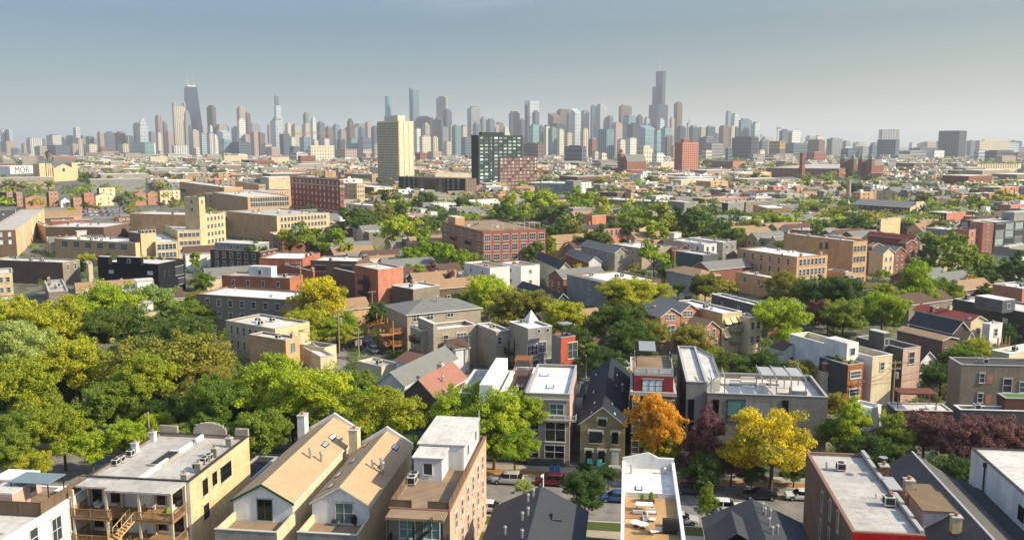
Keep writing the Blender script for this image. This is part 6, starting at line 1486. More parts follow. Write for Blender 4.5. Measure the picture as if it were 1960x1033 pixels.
b.win('L', 1196, 900, 1.2, 1.5, gl=dg, fr='black', st='bare')
u, z = b.onface('L', 1015, 700); mb = MB(); mb.tube((-.15, u, .2), (-.15, u, 10.2), .09, DKM, 6); mb.box(-.3, 0, u-.2, u+.2, 10.2, 10.7, DKM); mb.build('downpipe', b.r)
x, y, z_ = b.onroof(1110, 560); 
# right of the street, middle
b = B('apartment_building', 'weathered brown brick flats with white windows, right edge', (896, 150), 9.5, ('y', 112), (1330, 212), g=5, wall='greybrick', wallL='greybrick', roof='dark', cop='metal', props=2)
for x, y, ww, hh in ((998, 218, .8, 1.6), (1125, 256, 1.4, 2.4), (1205, 265, 1.2, 1.8), (988, 318, .8, 1.6), (1110, 345, 1.0, 1.6)): b.win('R', x, y, ww, hh)
for x, y in ((1035, 226), (1028, 325)): u, z = b.onface('R', x, y); mb = MB(); mb.box(u-.5, u+.5, -.05, 0, z-.8, z+.8, WM('salmon')); mb.build('bricked_up_window', b.r)
b = B('modern_house', 'low maroon box with bright green roof at the right edge', (1118, 318), 8.2, ('y', 292), (1500, 380), g=5, wall='maroon', roof='green', cop='metal', props=0, par=.1)
b = B('garage', 'dark parapet wall building in front of the brown brick flats', (888, 375), 6.5, ('y', 352), (1330, 440), g=5, wall='dark', roof='lgrey', cop='white', props=1)
b = B('garage', 'brick garage carrying a brown slatted roof pergola', (565, 378), 4.6, ('y', 340), (852, 440), g=5, wall='maroon', roof='lgrey', cop='stone', props=0, par=.2)
PG = M('pergola_brown', (150,100,84), 'wood'); b.pergola(.4, b.W*.72, .5, max(3.5, b.D-1), b.rz, b.rz+2.7, PG, 'x', 22)
prop(b, 'patio_table', table, 735, 375, 'pale table under the brown slatted pergola', 'table', sc=.8, z=b.rz)
b = B('garage', 'white flat garage roof among the trees behind the yellow tree', (395, 392), 3.8, (283, 372), (492, 392), wall='white', roof='white', g=-42, cop='white', props=0)
for nm, lb, c_, z, L, R, kw in (
    ('modern_house', 'grey modern house with cedar panels and planted roof terrace', (325, 152), 8.6, (180, 118), (402, 128), dict(wall='wood', wallL='dark', roof='deck', cop='metal', wR=(1, 2, 2.4, 1.2), props=0)),
    ('modern_house', 'long white modern house with spiral stair and blank end wall', (448, 112), 9.6, (30, 24), (548, 92), dict(wall='cream', wallL='white', roof='lgrey', cop='white', wR=(1, 1, 1.0, 1.4), props=1, par=1.1)),
    ('modern_house', 'dark grey modern house with salmon front and sunken teal roof', (602, 70), 10.4, (365, 4), (690, 42), dict(wall='pink', wallL='dark', roof='slate_m', cop='metal', wR=(1, 1, 1.4, 2.2), props=0, par=1.2)),
    ('stucco_house', 'cream rear building with brick chimney and cedar screens', (200, 190), 6.2, (30, 118), (268, 155), dict(wall='cream', wallL='cream', roof='lgrey', cop='stone', wR=(1, 1, 1.2, 2.0), props=0)),
    ('cottage', 'white cottage with brown shingle roof among the modern houses', (0, 84), 6.4, (-65, 48), (80, 74), dict(wall='sidewhite', wallL='sidewhite', roof='shbrown', kind='gable', ridge='Y', rise=1.2, wR=(1, 1, .9, 1.6), wL=(1, 1))),
    ('gable_roofed_house', 'long brown-roofed house with dark rear gable, right side', (800, 30), 8.6, (572, -40), (872, 8), dict(wall='brown', wallL='brown', roof='shtan', kind='gable', ridge='Y', rise=.5, wR=(2, 1, .8, 1.2))),
    ('cottage', 'small white gabled cottage behind the salmon-fronted modern house', (690, 132), 5.4, (610, 90), (760, 118), dict(wall='sidewhite', roof='shdark', kind='gable', ridge='Y', rise=1.6, wR=(2, 1, .7, 1.4))),
    ('commercial_building', 'flat cream-roofed building at the right edge above the brick flats', (1135, 95), 7.0, (1045, 62), (1330, 50), dict(wall='cream', roof='white', cop='white', props=1))):
    if kw.get('roof') == 'slate_m': kw['roof'] = 'slate2'; ROOF['slate2'] = ((96,122,124),'roof'); RWD['slate2'] = 'slate'
    bb = B(nm, lb, c_, z, L, R, g=-24 if nm != 'commercial_building' else -30, **kw)
    if 'long white' in lb:
        bb.block('stair_penthouse', (320, 45), 11.8, 205, 378, 'white', 'lgrey', wR=1)
        mb = MB(); cx, cy = -1.6, 2.0
        for i in range(26): a = i*.5; mb.face([(cx, cy, .6+i*.25), (cx+1.1*cos(a), cy+1.1*sin(a), .6+i*.25), (cx+1.1*cos(a+.45), cy+1.1*sin(a+.45), .6+i*.25)], DKM)
        mb.tube((cx, cy, 0), (cx, cy, 8), .08, DKM); mb.build('spiral_stair', bb.r)
    if 'dark grey modern' in lb: bb.block('stair_penthouse', (505, -8), 12.8, 430, 535, 'dark', 'lgrey', wR=1, cop='metal')
    if 'cedar panels' in lb:
        for q in (.15, .4, .65): put(pmesh('planter', planter), 'planter', bb.r, (bb.W*.5, bb.D*q, bb.rz))
    if 'brick chimney' in lb: bb.chimL(bb.W*.3, .5, .9, .9, 2.0, 'red')
frame('m4')
b = B('gable_roofed_house', 'cream house with bright red shingle roof and chimneys', (1310, 800), 8.6, (972, 735), (1400, 770), wall='cream', wallL='cream', roof='shred', kind='gable', ridge='Y', rise=1.1, g=-22, wR=(1, 1, .9, 1.4), wL=(2, 1))
b.skylight(1110, 735, 1.0, 1.2); b.skylight(1275, 765, 1.0, 1.2); b.chim(950, 760, .8, .8, 1.6, 'red', z=b.h); b.chimL(b.W*.5, b.D*.5, .8, .8, 1.0, 'cream', z=b.h+1.0)
b = B('gable_roofed_house', 'dark gabled house with skylights in front of the red roof', (1200, 868), 7.8, (940, 795), (1302, 852), wall='dark', wallL='dark', roof='shdark', kind='gable', ridge='Y', rise=2.2, g=-22)
b.skylight(1128, 800, .6, 1.6); b.skylight(1168, 795, .6, 1.6)
B('gable_roofed_house', 'pink gabled annex right of the dark house with skylights', (1268, 935), 6.0, (1225, 915), (1338, 922), g=-24, wall='pink', roof='shtan', kind='gable', ridge='Y', rise=2.4, wR=(1, 1, .7, 1.2))
b = B('apartment_building', 'white flats with rear porches right of the red-roofed house', (1425, 815), 8.6, (1380, 800), (1500, 795), wall='white', roof='white', g=-24, cop='white', wR=(1, 2), props=2)
b.porch(.2, b.W-.2, -2.2, -.1, 6.0, 2, 'R', WD)
b = B('modern_house', 'large dark green-grey modern house with roof terrace, right edge', (1700, 755), 9.0, (1205, 665), (1900, 700), wall='slate', wallL='dark', roof='lgrey', cop='metal', g=-22, props=3)
b.block('stair_penthouse', (1500, 672), 11.6, 1335, 1578, 'slate', 'white', wR=1, cop='metal'); b.win('L', 1515, 795, 1.2, 1.2, st='bare', gl=GLP)
B('commercial_building', 'pale flat roofs at the right edge above the dark modern house', (1620, 600), 8.5, (1440, 560), (1760, 575), g=-24, wall='salmon', roof='white', cop='white', props=6)
B('gable_roofed_house', 'slate roofed house among the trees at the right edge', (1590, 415), 8, (1430, 370), (1700, 395), wall='white', roof='shdark', kind='gable', ridge='Y', rise=2.0, g=-29)
B('commercial_building', 'long white-roofed row at the upper right edge', (1540, 352), 9, (1500, 345), (1720, 340), g=-40, wall='grey', roof='white', cop='white', props=4)
trees('''green 75 790 55 5; dark 185 800 50 4.5; dark 300 790 60 4.5; green 390 820 50 4.5; dark 450 790 55 5; yg 60 890 34 4; dark 110 740 60 5; green 40 820 50 4.5; dark 270 670 60 5; olive 385 730 55 7; green 460 735 50 6; dark 560 810 60 5; green 700 840 50 4.5; dark 740 855 50 4; dark 260 840 40 3.5; green 330 850 40 3.5; bright 300 820 40 4; yg 680 800 45 6
olive 410 690 45 6; dark 150 640 60 5; green 60 690 60 6; dark 20 760 50 4.5; bright 700 770 40 6; dark 400 600 40 4; green 350 600 45 5
yg 15 612 62 9; yg 95 625 72 9; bright 185 592 66 8; pale 292 584 52 7; dark 236 628 62 8 .9; dark 335 640 72 7 .7; pale 48 668 66 9; yg 150 700 70 9
yg 35 742 72 9; olive 330 705 110 9 .9; yg 268 728 60 10; green 215 775 60 7; yg 120 820 55 6.5; bright 175 850 40 5; green 22 860 45 5; bright 245 838 45 5.5; green 410 765 62 8; bright 530 745 80 9; bright 600 760 80 9 .9; green 500 830 60 6
green 655 790 60 7; yg 745 795 66 7.5; dark 620 850 55 5; dark 452 850 52 5; green 690 735 36 5; bright 880 780 62 8; bright 945 800 62 8; bright 1008 790 44 8 1.1; bright 900 850 50 5; bright 985 850 45 5.5; dark 830 860 40 4
yellow 605 582 60 9 1.1; yg 590 620 40 6; bright 645 625 45 5; yg 665 640 24 4; dark 722 598 26 5
bright 935 560 46 8; olive 985 590 52 7; olive 1035 592 45 7; yg 1082 612 48 7; dark 1180 618 52 8; dark 1215 652 50 7; olive 1245 640 38 6; yg 1205 562 62 9 .6; yg 1250 560 38 8 .6; dark 1160 690 34 5; green 1140 682 32 4.5; olive 1330 655 44 6; yg 1372 684 24 4; dark 1095 650 36 6
orange 1264 812 50 8.6 1.45 0; yellow 1262 858 42 5; purple 1352 842 46 6.5 1.2 5; purple 1400 885 40 3.5; dark 1440 905 34 2.5; dark 1520 900 34 2.6; purple 1320 890 34 3; yellow 1478 845 84 7.6 1.01; bright 1632 820 46 6 1.1 5; green 1710 835 48 5.5 1.0 4; dark 1660 860 40 4.5; olive 1605 772 28 5; green 1605 830 34 5; dark 1725 880 38 3.5
purple 1770 825 50 6; purple 1835 838 60 6.5; purple 1905 840 60 6.5; purple 1950 850 45 6; purple 1880 870 52 5; dark 1820 905 50 4; dark 1345 905 40 3.5
dark 1120 940 48 4.5; pale 1004 932 17 3 1.1; green 1356 958 24 4.5 1.3 5; dark 1165 905 26 2.5 .6; dark 1120 895 16 1.6 .7
bright 1500 612 52 8; dark 1570 560 46 9; olive 1512 552 40 9; dark 1622 565 44 9; bright 1690 590 44 8; yg 1690 560 26 8; purple 1586 600 32 6; bright 1753 548 48 9 1.05 4; green 1806 556 32 7; orange 1849 545 22 5.5; dark 1882 540 28 6
green 1800 468 42 9; green 1838 475 36 9; dark 1775 500 34 8; green 1823 508 45 8; green 1880 505 48 8; dark 1928 520 42 8; dark 1955 535 30 8; yg 1862 672 34 5; green 1835 690 40 5; dark 1800 720 34 4; dark 1400 700 40 6 .8; dark 1450 698 44 6 .8; olive 1530 715 36 5; dark 1920 640 30 4; green 1615 600 40 7
dark 672 426 36 9; dark 705 430 30 9; olive 734 416 30 9; green 762 410 28 9; bright 759 447 38 9; yg 799 450 28 8; green 600 462 44 9 .8; bright 635 470 38 8; yg 553 464 28 8; yg 660 478 24 7; bright 808 490 42 9; bright 775 500 30 8; bright 861 502 38 8; green 905 495 24 7; purple 833 520 20 7; purple 868 540 24 6; bright 792 528 26 6; dark 497 484 26 8; dark 838 425 16 7; dark 880 398 22 9; dark 812 390 28 9; dark 745 380 26 10; yg 718 374 18 9
yg 985 400 38 10; bright 1030 392 44 10 .8; dark 1055 408 44 9; bright 1115 388 34 11; yg 1150 398 24 10; dark 960 412 24 9; dark 1060 448 36 9; dark 1132 462 42 8; bright 1048 470 20 7; olive 1100 452 30 8; dark 1190 440 30 9; green 1215 430 40 10 .8; yg 1262 418 40 10 .8; dark 1310 432 40 10; green 1345 438 36 9; dark 1375 442 26 9; bright 1255 452 34 8; yellow 1295 442 20 8; green 1402 450 26 8; bright 1252 492 32 8 1.1; yg 980 482 30 7; green 1020 484 26 7
olive 1350 548 30 7; olive 1372 545 24 7; dark 1334 546 17 7 1.2 4; yg 1396 551 17 6; dark 1298 553 14 6; green 376 592 16 5; bright 372 498 17 8; green 385 540 22 8; yg 166 494 16 7; green 478 486 26 8
dark 10 345 18 9; dark 50 347 22 7; green 78 349 20 7; yg 92 352 18 7; dark 176 342 24 9; green 205 345 18 9; green 220 342 18 9; dark 228 385 18 9; green 240 375 14 9; yg 189 395 10 6; yg 133 403 13 6; dark 167 395 12 7; yg 256 402 15 6; purple 307 389 9 6; purple 332 386 11 7; green 420 330 16 9
yg 1140 350 24 9; yg 1170 350 22 9; green 1212 325 18 9; green 1235 327 16 9; dark 1247 346 18 8; green 1052 335 22 9; green 1085 338 22 9; green 1262 327 12 9; green 1326 350 18 8; yg 1412 354 20 8; green 1448 338 22 9; yg 1100 342 20 9
green 1540 357 18 8; pale 1590 340 15 12; green 1664 344 18 9; dark 1641 360 20 8; green 1612 358 15 8; green 1721 360 22 8; yg 1740 328 20 9; green 1800 347 26 8; green 1775 384 32 8; yg 1903 388 36 9; yellow 1940 380 36 9; green 1874 395 24 8; yg 1488 380 20 7; yg 1535 379 18 7; bright 1505 424 26 7; yg 1615 414 28 7; dark 1650 437 40 7 .8; green 1561 443 16 7; yg 1590 416 14 7; dark 1625 440 24 7; green 1830 400 24 7; bright 1440 335 14 7''')
# ================================================================ street, pavements, yards
ASP, an, al, ab = newmat('asphalt'); tcx = an.new('ShaderNodeTexCoord'); nx = an.new('ShaderNodeTexNoise'); nx.inputs['Scale'].default_value = .5; nx.inputs['Detail'].default_value = 10; al.new(tcx.outputs['Object'], nx.inputs[0])
al.new(ramp(an, al, nx.outputs[0], [(0.3, (.13,.12,.105)), (0.52, (.19,.175,.15)), (0.7, (.24,.22,.19))]), ab.inputs['Base Color']); ab.inputs['Roughness'].default_value = .9
PAVE = M('paving', (196,182,160), 'concrete', k=.62); GRASS = M('lawn', (96,110,50), 'plain', k=.55); LEAFL = M('fallen_leaves', (176,128,70), 'plain', k=.75)
frame('p')
SO = PZ(1060, 914, 0); eB = head(G1+180); eA = head(G1R)     # along the street (to the right), away from the camera
def strip(name, t0, t1, s0, s1, z0, z1, mat, kind='structure'):
    r = [SO+eB*s0+eA*t0, SO+eB*s1+eA*t0, SO+eB*s1+eA*t1, SO+eB*s0+eA*t1]
    mb = MB(); mb.prism([(p.x, p.y) for p in r], z0, z1, mat); return mb.build(name, kind=kind)
strip('street', -14.5, 0, -140, 160, .0, .03, ASP)
strip('kerb', 0, .3, -140, 160, 0, .14, COP['stone']); strip('parkway', .3, 2.0, -140, 160, 0, .12, LEAFL); strip('pavement', 2.0, 4.2, -140, 160, 0, .15, PAVE)
strip('kerb', -14.8, -14.5, -140, 160, 0, .14, COP['stone']); strip('parkway', -17.4, -14.8, -140, 160, 0, .12, GRASS); strip('pavement', -19.6, -17.4, -140, 160, 0, .15, PAVE); strip('pavement', -17.4, -14.8, 2.6, 4.2, .121, .16, PAVE)
strip('lawn', -26, -19.6, -140, 160, 0, .1, GRASS)
SO2 = SO; 
mk = M('road_marking', (226,222,212), k=.8)
for s, t in ((24.5, -6), (24.2, -10)):
    mb = MB(); p = SO+eB*s+eA*t
    q = [p, p+eB*3.0-eA*.9, p+eB*3.0-eA*.6, p+eB*.7, p+eB*3+eA*.6, p+eB*3+eA*.9]
    mb.prism([(v.x, v.y) for v in q], .034, .04, mk); mb.build('road_marking', kind='structure')
mb = MB(); a = PZ(640, 690, 0); c_ = PZ(735, 640, 0); d = (c_-a).normalized(); n = Vector((-d.y, d.x, 0))*5
mb.prism([tuple((a-d*30+n))[:2], tuple((a-d*30-n))[:2], tuple((c_+d*60-n))[:2], tuple((c_+d*60+n))[:2]], .004, .03, ASP); mb.build('alley', kind='structure')
frame('p')
mb = MB(); q_ = [PZ(112, 418, 0), PZ(262, 418, 0), PZ(256, 398, 0), PZ(122, 398, 0)]; mb.prism([(v.x, v.y) for v in q_], .004, .03, ASP); mb.build('parking_lot', kind='structure'); FOOT.append((q_[0].x, q_[0].y, 0, -5, q_[1].x-q_[0].x+5, -5, q_[2].y-q_[0].y+5))
# ================================================================ cars
CARM = {}
TYR = M('tyre', (28,28,28)); RIM = M('rim', (168,170,172), 'metal', .35); CG = M('car_glass', (20,26,30), 'glass'); HL = M('headlight', (226,228,226), rough=.2); TL = M('tail_light', (150,20,18), rough=.3)
def loft(mb, secs, mat, gmat=None, z_g=None):
    """secs: list of (x, halfwidth bottom, halfwidth top, z bottom, z top)"""
    R = []
    for x, wb, wt, z0, z1 in secs: R.append([(x,-wb,z0),(x,-wb*1.02,z0+(z1-z0)*.45),(x,-wt,z1-.05),(x,-wt*.86,z1),(x,wt*.86,z1),(x,wt,z1-.05),(x,wb*1.02,z0+(z1-z0)*.45),(x,wb,z0)])
    for a, b in zip(R[:-1], R[1:]):
        for j in range(8):
            k = (j+1) % 8; mb.face([a[j], a[k], b[k], b[j]], mat)
    mb.face(R[0], mat); mb.face(R[-1][::-1], mat)
def carparts(style, col):
    pm = M('car_paint_'+col, {'silver': (188,186,180), 'maroon': (98,20,32), 'grey': (74,80,90), 'black': (26,28,30), 'white': (228,228,224), 'blue': (50,84,130), 'tan': (170,150,120), 'red': (176,30,30), 'teal': (30,110,100)}[col], 'paint', k=.85)
    P = {}
    tall = style == 'suv'; H = 1.66 if tall else 1.42; L = 4.6; sill = .32
    mb = MB(); bel = 1.0 if tall else .88
    loft(mb, [(-L/2,.78,.70,.45,bel-.22),(-L/2+.12,.86,.80,.34,bel-.08),(-L/2+1.0,.9,.86,sill,bel),(0,.91,.87,sill,bel+.02),(1.3,.9,.86,sill,bel+.03),(L/2-.15,.88,.82,.34,bel),(L/2,.8,.72,.42,bel-.25)], pm)
    P['body'] = (mb.mesh('body'), [])
    mb = MB(); f0 = -L/2+1.15; f1 = f0+.75; r0 = L/2-.75 if tall else L/2-1.35; r1 = L/2-.2 if tall else L/2-.55
    z0 = bel-.02
    B0 = [(f0,-.84,z0),(f1,-.70,H-.05),(r0,-.70,H-.05),(r1,-.82,z0)]; B1 = [(x,-y,z) for x,y,z in B0]
    mb.face(B0, CG); mb.face(B1, CG); mb.face([B0[0],B0[1],B1[1],B1[0]], CG); mb.face([B0[2],B0[3],B1[3],B1[2]], CG)
    P['windows'] = (mb.mesh('windows'), [])
    mb = MB(); loft(mb, [(f1-.12,.66,.62,H-.09,H-.02),(f1+.3,.72,.70,H-.08,H+.03),(r0-.2,.72,.70,H-.08,H+.03),(r0+.1,.68,.64,H-.09,H-.01)], pm)
    for sg in (-1, 1):
        for x in ((f0+r1)/2-.1, (f0+r1)/2+(1.0 if tall else .9)): mb.face([(x-.05,sg*.845,z0),(x+.05,sg*.845,z0),(x+.03,sg*.712,H-.06),(x-.07,sg*.712,H-.06)], pm)
        mb.box(f0+.25, f0+.45, sg*.86-.0 if sg > 0 else -1.02, 1.02 if sg > 0 else -.86, bel-.02, bel+.14, pm)
    P['roof'] = (mb.mesh('roof'), [])
    mb = MB(); mb.tube((0,-.11,0),(0,.11,0),.34,TYR,14); mb.tube((0,-.125,0),(0,.125,0),.2,RIM,10); P['wheel'] = (mb.mesh('wheel'), [(-L/2+.85,-.82,.34),(-L/2+.85,.82,.34),(L/2-.85,-.82,.34),(L/2-.85,.82,.34)])
    mb = MB(); mb.box(-.06,.06,-.2,.2,-.08,.08,HL); P['headlight'] = (mb.mesh('headlight'), [(-L/2+.06,-.58,bel-.28),(-L/2+.06,.58,bel-.28)])
    mb = MB(); mb.box(-.05,.05,-.17,.17,-.1,.1,TL); P['tail_light'] = (mb.mesh('tail_light'), [(L/2-.06,-.62,bel-.2),(L/2-.06,.62,bel-.2)])
    return P
def car(px, py, col, style, label, ang=None, flip=False, at=None, group='cars parked along the street'):
    if (style, col) not in CARM: CARM[(style, col)] = carparts(style, col)
    p = at or PZ(px, py, .03); hd = G1 if ang is None else ang       # nose points along heading hd
    r = empty('parked_car', (p.x, p.y, .035), radians(90-hd)+(0 if flip else pi), label, 'car', group)
    for n_, (me, L) in CARM[(style, col)].items():
        for q in (L or [(0,0,0)]): put(me, n_, r, q)
    return r
car(972, 924, 'silver', 'suv', 'silver estate parked under the bright green trees'); car(1055, 927, 'maroon', 'suv', 'dark red car parked behind the small street tree')
car(1322, 943, 'grey', 'sedan', 'grey hatchback parked below the purple tree', flip=True); car(1455, 953, 'black', 'sedan', 'black car in the shade of the yellow tree'); car(1535, 955, 'white', 'sedan', 'white car parked beside the brown brick wall')
car(1388, 978, 'white', 'suv', 'white estate on the near kerb between the charcoal roofs', flip=True); car(938, 978, 'white', 'sedan', 'white car on the near kerb beside the salmon brick flats', flip=True)
car(1302, 1000, 'silver', 'sedan', 'silver car nose-on behind the white parapet house', flip=True); car(1180, 958, 'blue', 'sedan', 'dark blue car hidden behind the round street tree')
frame('m2'); car(fx(755), fy(1010), 'silver', 'suv', 'silver car parked in the alley beside the timber stairs', ang=-30); car(fx(720), fy(975), 'blue', 'sedan', 'blue car parked deeper in the alley', ang=-30)
frame('f7'); car(fx(495), fy(405), 'silver', 'sedan', 'silver car in the rear yard behind the black roof', ang=40); car(fx(440), fy(385), 'white', 'suv', 'white car in the rear yard behind the black roof', ang=40)
frame('m4'); car(fx(655), fy(548), 'red', 'suv', 'bright red car beside the tan brick school block', ang=60); car(fx(12), fy(612), 'red', 'suv', 'bright red car left of the low tan wing', ang=60)
frame('p'); cols = ['silver','white','black','blue','tan','grey','red','teal','white','silver','black','blue']
ORDN = ['first','second','third','fourth','fifth','sixth','seventh','eighth','ninth','tenth','eleventh','twelfth']
for i in range(34):
    x = 124+(i % 12)*11.2+(i//12)*2.5; y = 401+(i//12)*6.0
    o = car(x, y, cols[(i*5) % 12], 'suv' if i % 3 else 'sedan', None, ang=-30+(i % 2)*4, group='cars in the crowded parking lot'); c_ = cols[(i*5) % 12]
    o['label'] = '%s car from left in the %s row of the parking lot' % ((ORDN[i % 12]+' '+c_), ('nearest', 'middle', 'farthest')[::-1][i//12])
# ================================================================ poles, wires, bins, lamps
PW = M('pole_timber', (160,140,112), 'wood'); WIRE = M('wire', (60,58,56))
POLES = {}
def pole(key, px, pyb, pyt, label, arms=2, trans=0, ang=0.0, D=None):
    p = PZ(px, pyb, 0); zt = PY(px, pyt, p.y).z
    r = empty('utility_pole', (p.x, p.y, 0), ang, label, 'pole', 'utility poles along the alleys')
    mb = MB(); mb.cyl(0,0,0,zt,.17,PW,8,.12); mb.build('pole', r)
    for i in range(arms): mb = MB(); mb.box(-1.2,1.2,-.06,.06,zt-.5-i*1.1,zt-.38-i*1.1,PW); [mb.cyl(x,0,zt-.38-i*1.1,zt-.2-i*1.1,.05,COP['white'],6) for x in (-1.1,-.5,.5,1.1)]; mb.build('crossarm', r)
    for i in range(trans): mb = MB(); x = .55*(1 if i == 0 else -1); mb.cyl(x,.1,zt-3.4,zt-2.3,.3,MET,10); mb.cyl(x,.1,zt-2.3,zt-2.2,.32,MET,10,.1); mb.build('transformer', r)
    POLES[key] = Vector((p.x, p.y, zt-.25))
frame('m2'); pole('a', fx(548), fy(1030), fy(745), 'tall timber utility pole with a transformer beside the golden tree', 2, 1, .6); pole('b', fx(668), fy(1055), fy(880), 'utility pole with two white transformers beside the alley', 2, 2, .6); pole('c', fx(303), fy(1050), fy(870), 'short timber pole beside the stained tan building', 1, 0, .6); pole('d', fx(752), fy(800), fy(632), 'pole with thick cable bundle against the salmon block', 1, 0, .6)
frame('f6'); pole('e', fx(960), fy(560), fy(325), 'bare timber pole in front of the brown coach house', 0, 0); 
frame('f7'); pole('f', fx(228), fy(460), fy(250), 'utility pole left of the black-roofed cottage', 2, 0, .3)
frame('f5'); pole('g', fx(545), fy(395), fy(130), 'leaning utility pole with white transformer beside the brown pergola', 2, 1, .2); pole('h', fx(368), fy(400), fy(225), 'timber pole rising from the trees behind the modern terrace', 1, 0, .2)
frame('m3'); pole('i', fx(606), fy(790), fy(685), 'white-topped pole in the dark green trees', 0, 0); pole('j', fx(372), fy(680), fy(565), 'timber pole behind the white bay-fronted flats', 1, 0, .5)
frame('f1'); pole('k', fx(895), fy(560), fy(272), 'pale pole behind the flat-roofed double building', 0, 0)
frame('p'); pole('l', 578, 600, 500, 'timber pole beside the brick row', 1, 0); pole('m', 1290, 560, 470, 'timber pole near the bright green centre tree', 2, 0, .5); pole('n', 1455, 470, 420, 'timber pole left of the tan brick wing', 2, 0, .5)
def wire(a, b, off, sag, label):
    a = POLES[a] if isinstance(a, str) else a; b = POLES[b] if isinstance(b, str) else b
    a = a+Vector((off,0,0)); b = b+Vector((off,0,0)); mb = MB(); n = 12; pr_ = None
    for i in range(n+1):
        t = i/n; p = a.lerp(b, t); p.z -= sag*4*t*(1-t)
        if pr_: mb.tube(pr_, p, .035, WIRE, 3)
        pr_ = p
    mb.build('overhead_wire', label=label, cat='wire', group='wires strung between the poles')
frame('p')
wire('a','d',0,1.2,'upper wire from the golden tree pole to the salmon block'); wire('a','d',.5,2.0,'lower wire from the golden tree pole to the salmon block'); wire('a','c',0,1.0,'wire from golden tree pole down to the short pole'); wire('a','b',0,.4,'wire between golden tree pole and the transformer pole')
wire('b','e',0,.9,'wire from the transformer pole to the bare pole'); wire('b','e',.7,1.5,'sagging lower wire from the transformer pole to the bare pole'); wire('c','b',0,.8,'wire from short pole to the transformer pole'); wire('e','f',0,1.2,'wire from bare pole to the pole by the black roof'); wire('e','f',-.6,1.8,'lower wire from bare pole to the pole by the black roof')
wire('f', PZ(1208, 664, 9), 0, .8, 'white wire from the black roof pole to the crimson penthouse'); wire('g','h',0,.8,'wire between leaning pole and the pole in the trees'); wire('g','h',.6,1.4,'lower wire between leaning pole and the pole in the trees'); wire('g', PZ(1958, 640, 9), 0, 2.0, 'upper long wire running to the right edge'); wire('g', PZ(1958, 650, 8.6), .6, 2.4, 'lower long wire running to the right edge')
def lamp(px, pyb, pyt, label):
    p = PZ(px, pyb, 0); zt = PY(px, pyt, p.y).z; r = empty('street_lamp', (p.x, p.y, 0), 0, label, 'street lamp'); m = M('lamp_white', (226,224,220))
    mb = MB(); mb.cyl(0,0,0,zt,.1,m,8,.07); mb.build('post', r); mb = MB(); mb.tube((0,0,zt),(-.2,-1.0,zt+.15),.06,m); mb.box(-.38,-.02,-1.5,-.9,zt+.05,zt+.22,m); mb.build('lamp_head', r)
frame('f3'); lamp(fx(580), fy(740), fy(625), 'white street lamp between the silver and dark red cars')
frame('f7'); lamp(fx(232), fy(470), fy(318), 'coral painted post with bracket beside the coral house')
bm2 = M('bin_blue', (40,100,160), rough=.5)
def binm(mb): mb.prism([(-.3,-.3),(.3,-.3),(.3,.3),(-.3,.3)], .1, 1.0, bm2); mb.box(-.34,.34,-.36,.34,1.0,1.08,bm2); mb.tube((-.25,.3,.1),(.25,.3,.1),.1,TYR,8)
def ground_thing(name, fn, px, py, label, cat, rz=0, sc=1):
    p = PZ(px, py, 0); me = pmesh(name, fn); o = bpy.data.objects.new(name, me); COL.objects.link(o); o.location = (p.x, p.y, .12); o.rotation_euler = (0,0,rz); o.scale = (sc,)*3; return tag(o, label, cat)
frame('f3'); ground_thing('wheelie_bin', binm, fx(633), fy(625), 'left blue wheelie bin in front of the pale town house', 'bin', .1); ground_thing('wheelie_bin', binm, fx(668), fy(625), 'right blue wheelie bin in front of the pale town house', 'bin', .1)
tm_ = M('chair_teal', (80,180,165))
def tchair(mb): mb.box(-.35,.35,-.3,.3,.35,.42,tm_); mb.face([(-.35,.28,.42),(.35,.28,.42),(.35,.5,1.15),(-.35,.5,1.15)], tm_); [mb.box(x-.04,x+.04,y-.04,y+.04,0,.55 if abs(x) > .3 else .35,tm_) for x in (-.33,.33) for y in (-.28,.28)]; [mb.box(x-.06,x+.06,-.3,.3,.55,.6,tm_) for x in (-.36,.36)]
ground_thing('garden_chair', tchair, fx(868), fy(592), 'left teal garden chair outside the olive cottage', 'chair', 0, 1.1); ground_thing('garden_chair', tchair, fx(932), fy(596), 'right teal garden chair outside the olive cottage', 'chair', .2, 1.1)
frame('m2'); ground_thing('wheelie_bin', binm, fx(612), fy(985), 'blue wheelie bin in the alley by the silver car', 'bin'); ground_thing('wheelie_bin', binm, fx(600), fy(960), 'dark blue wheelie bin farther along the alley', 'bin')
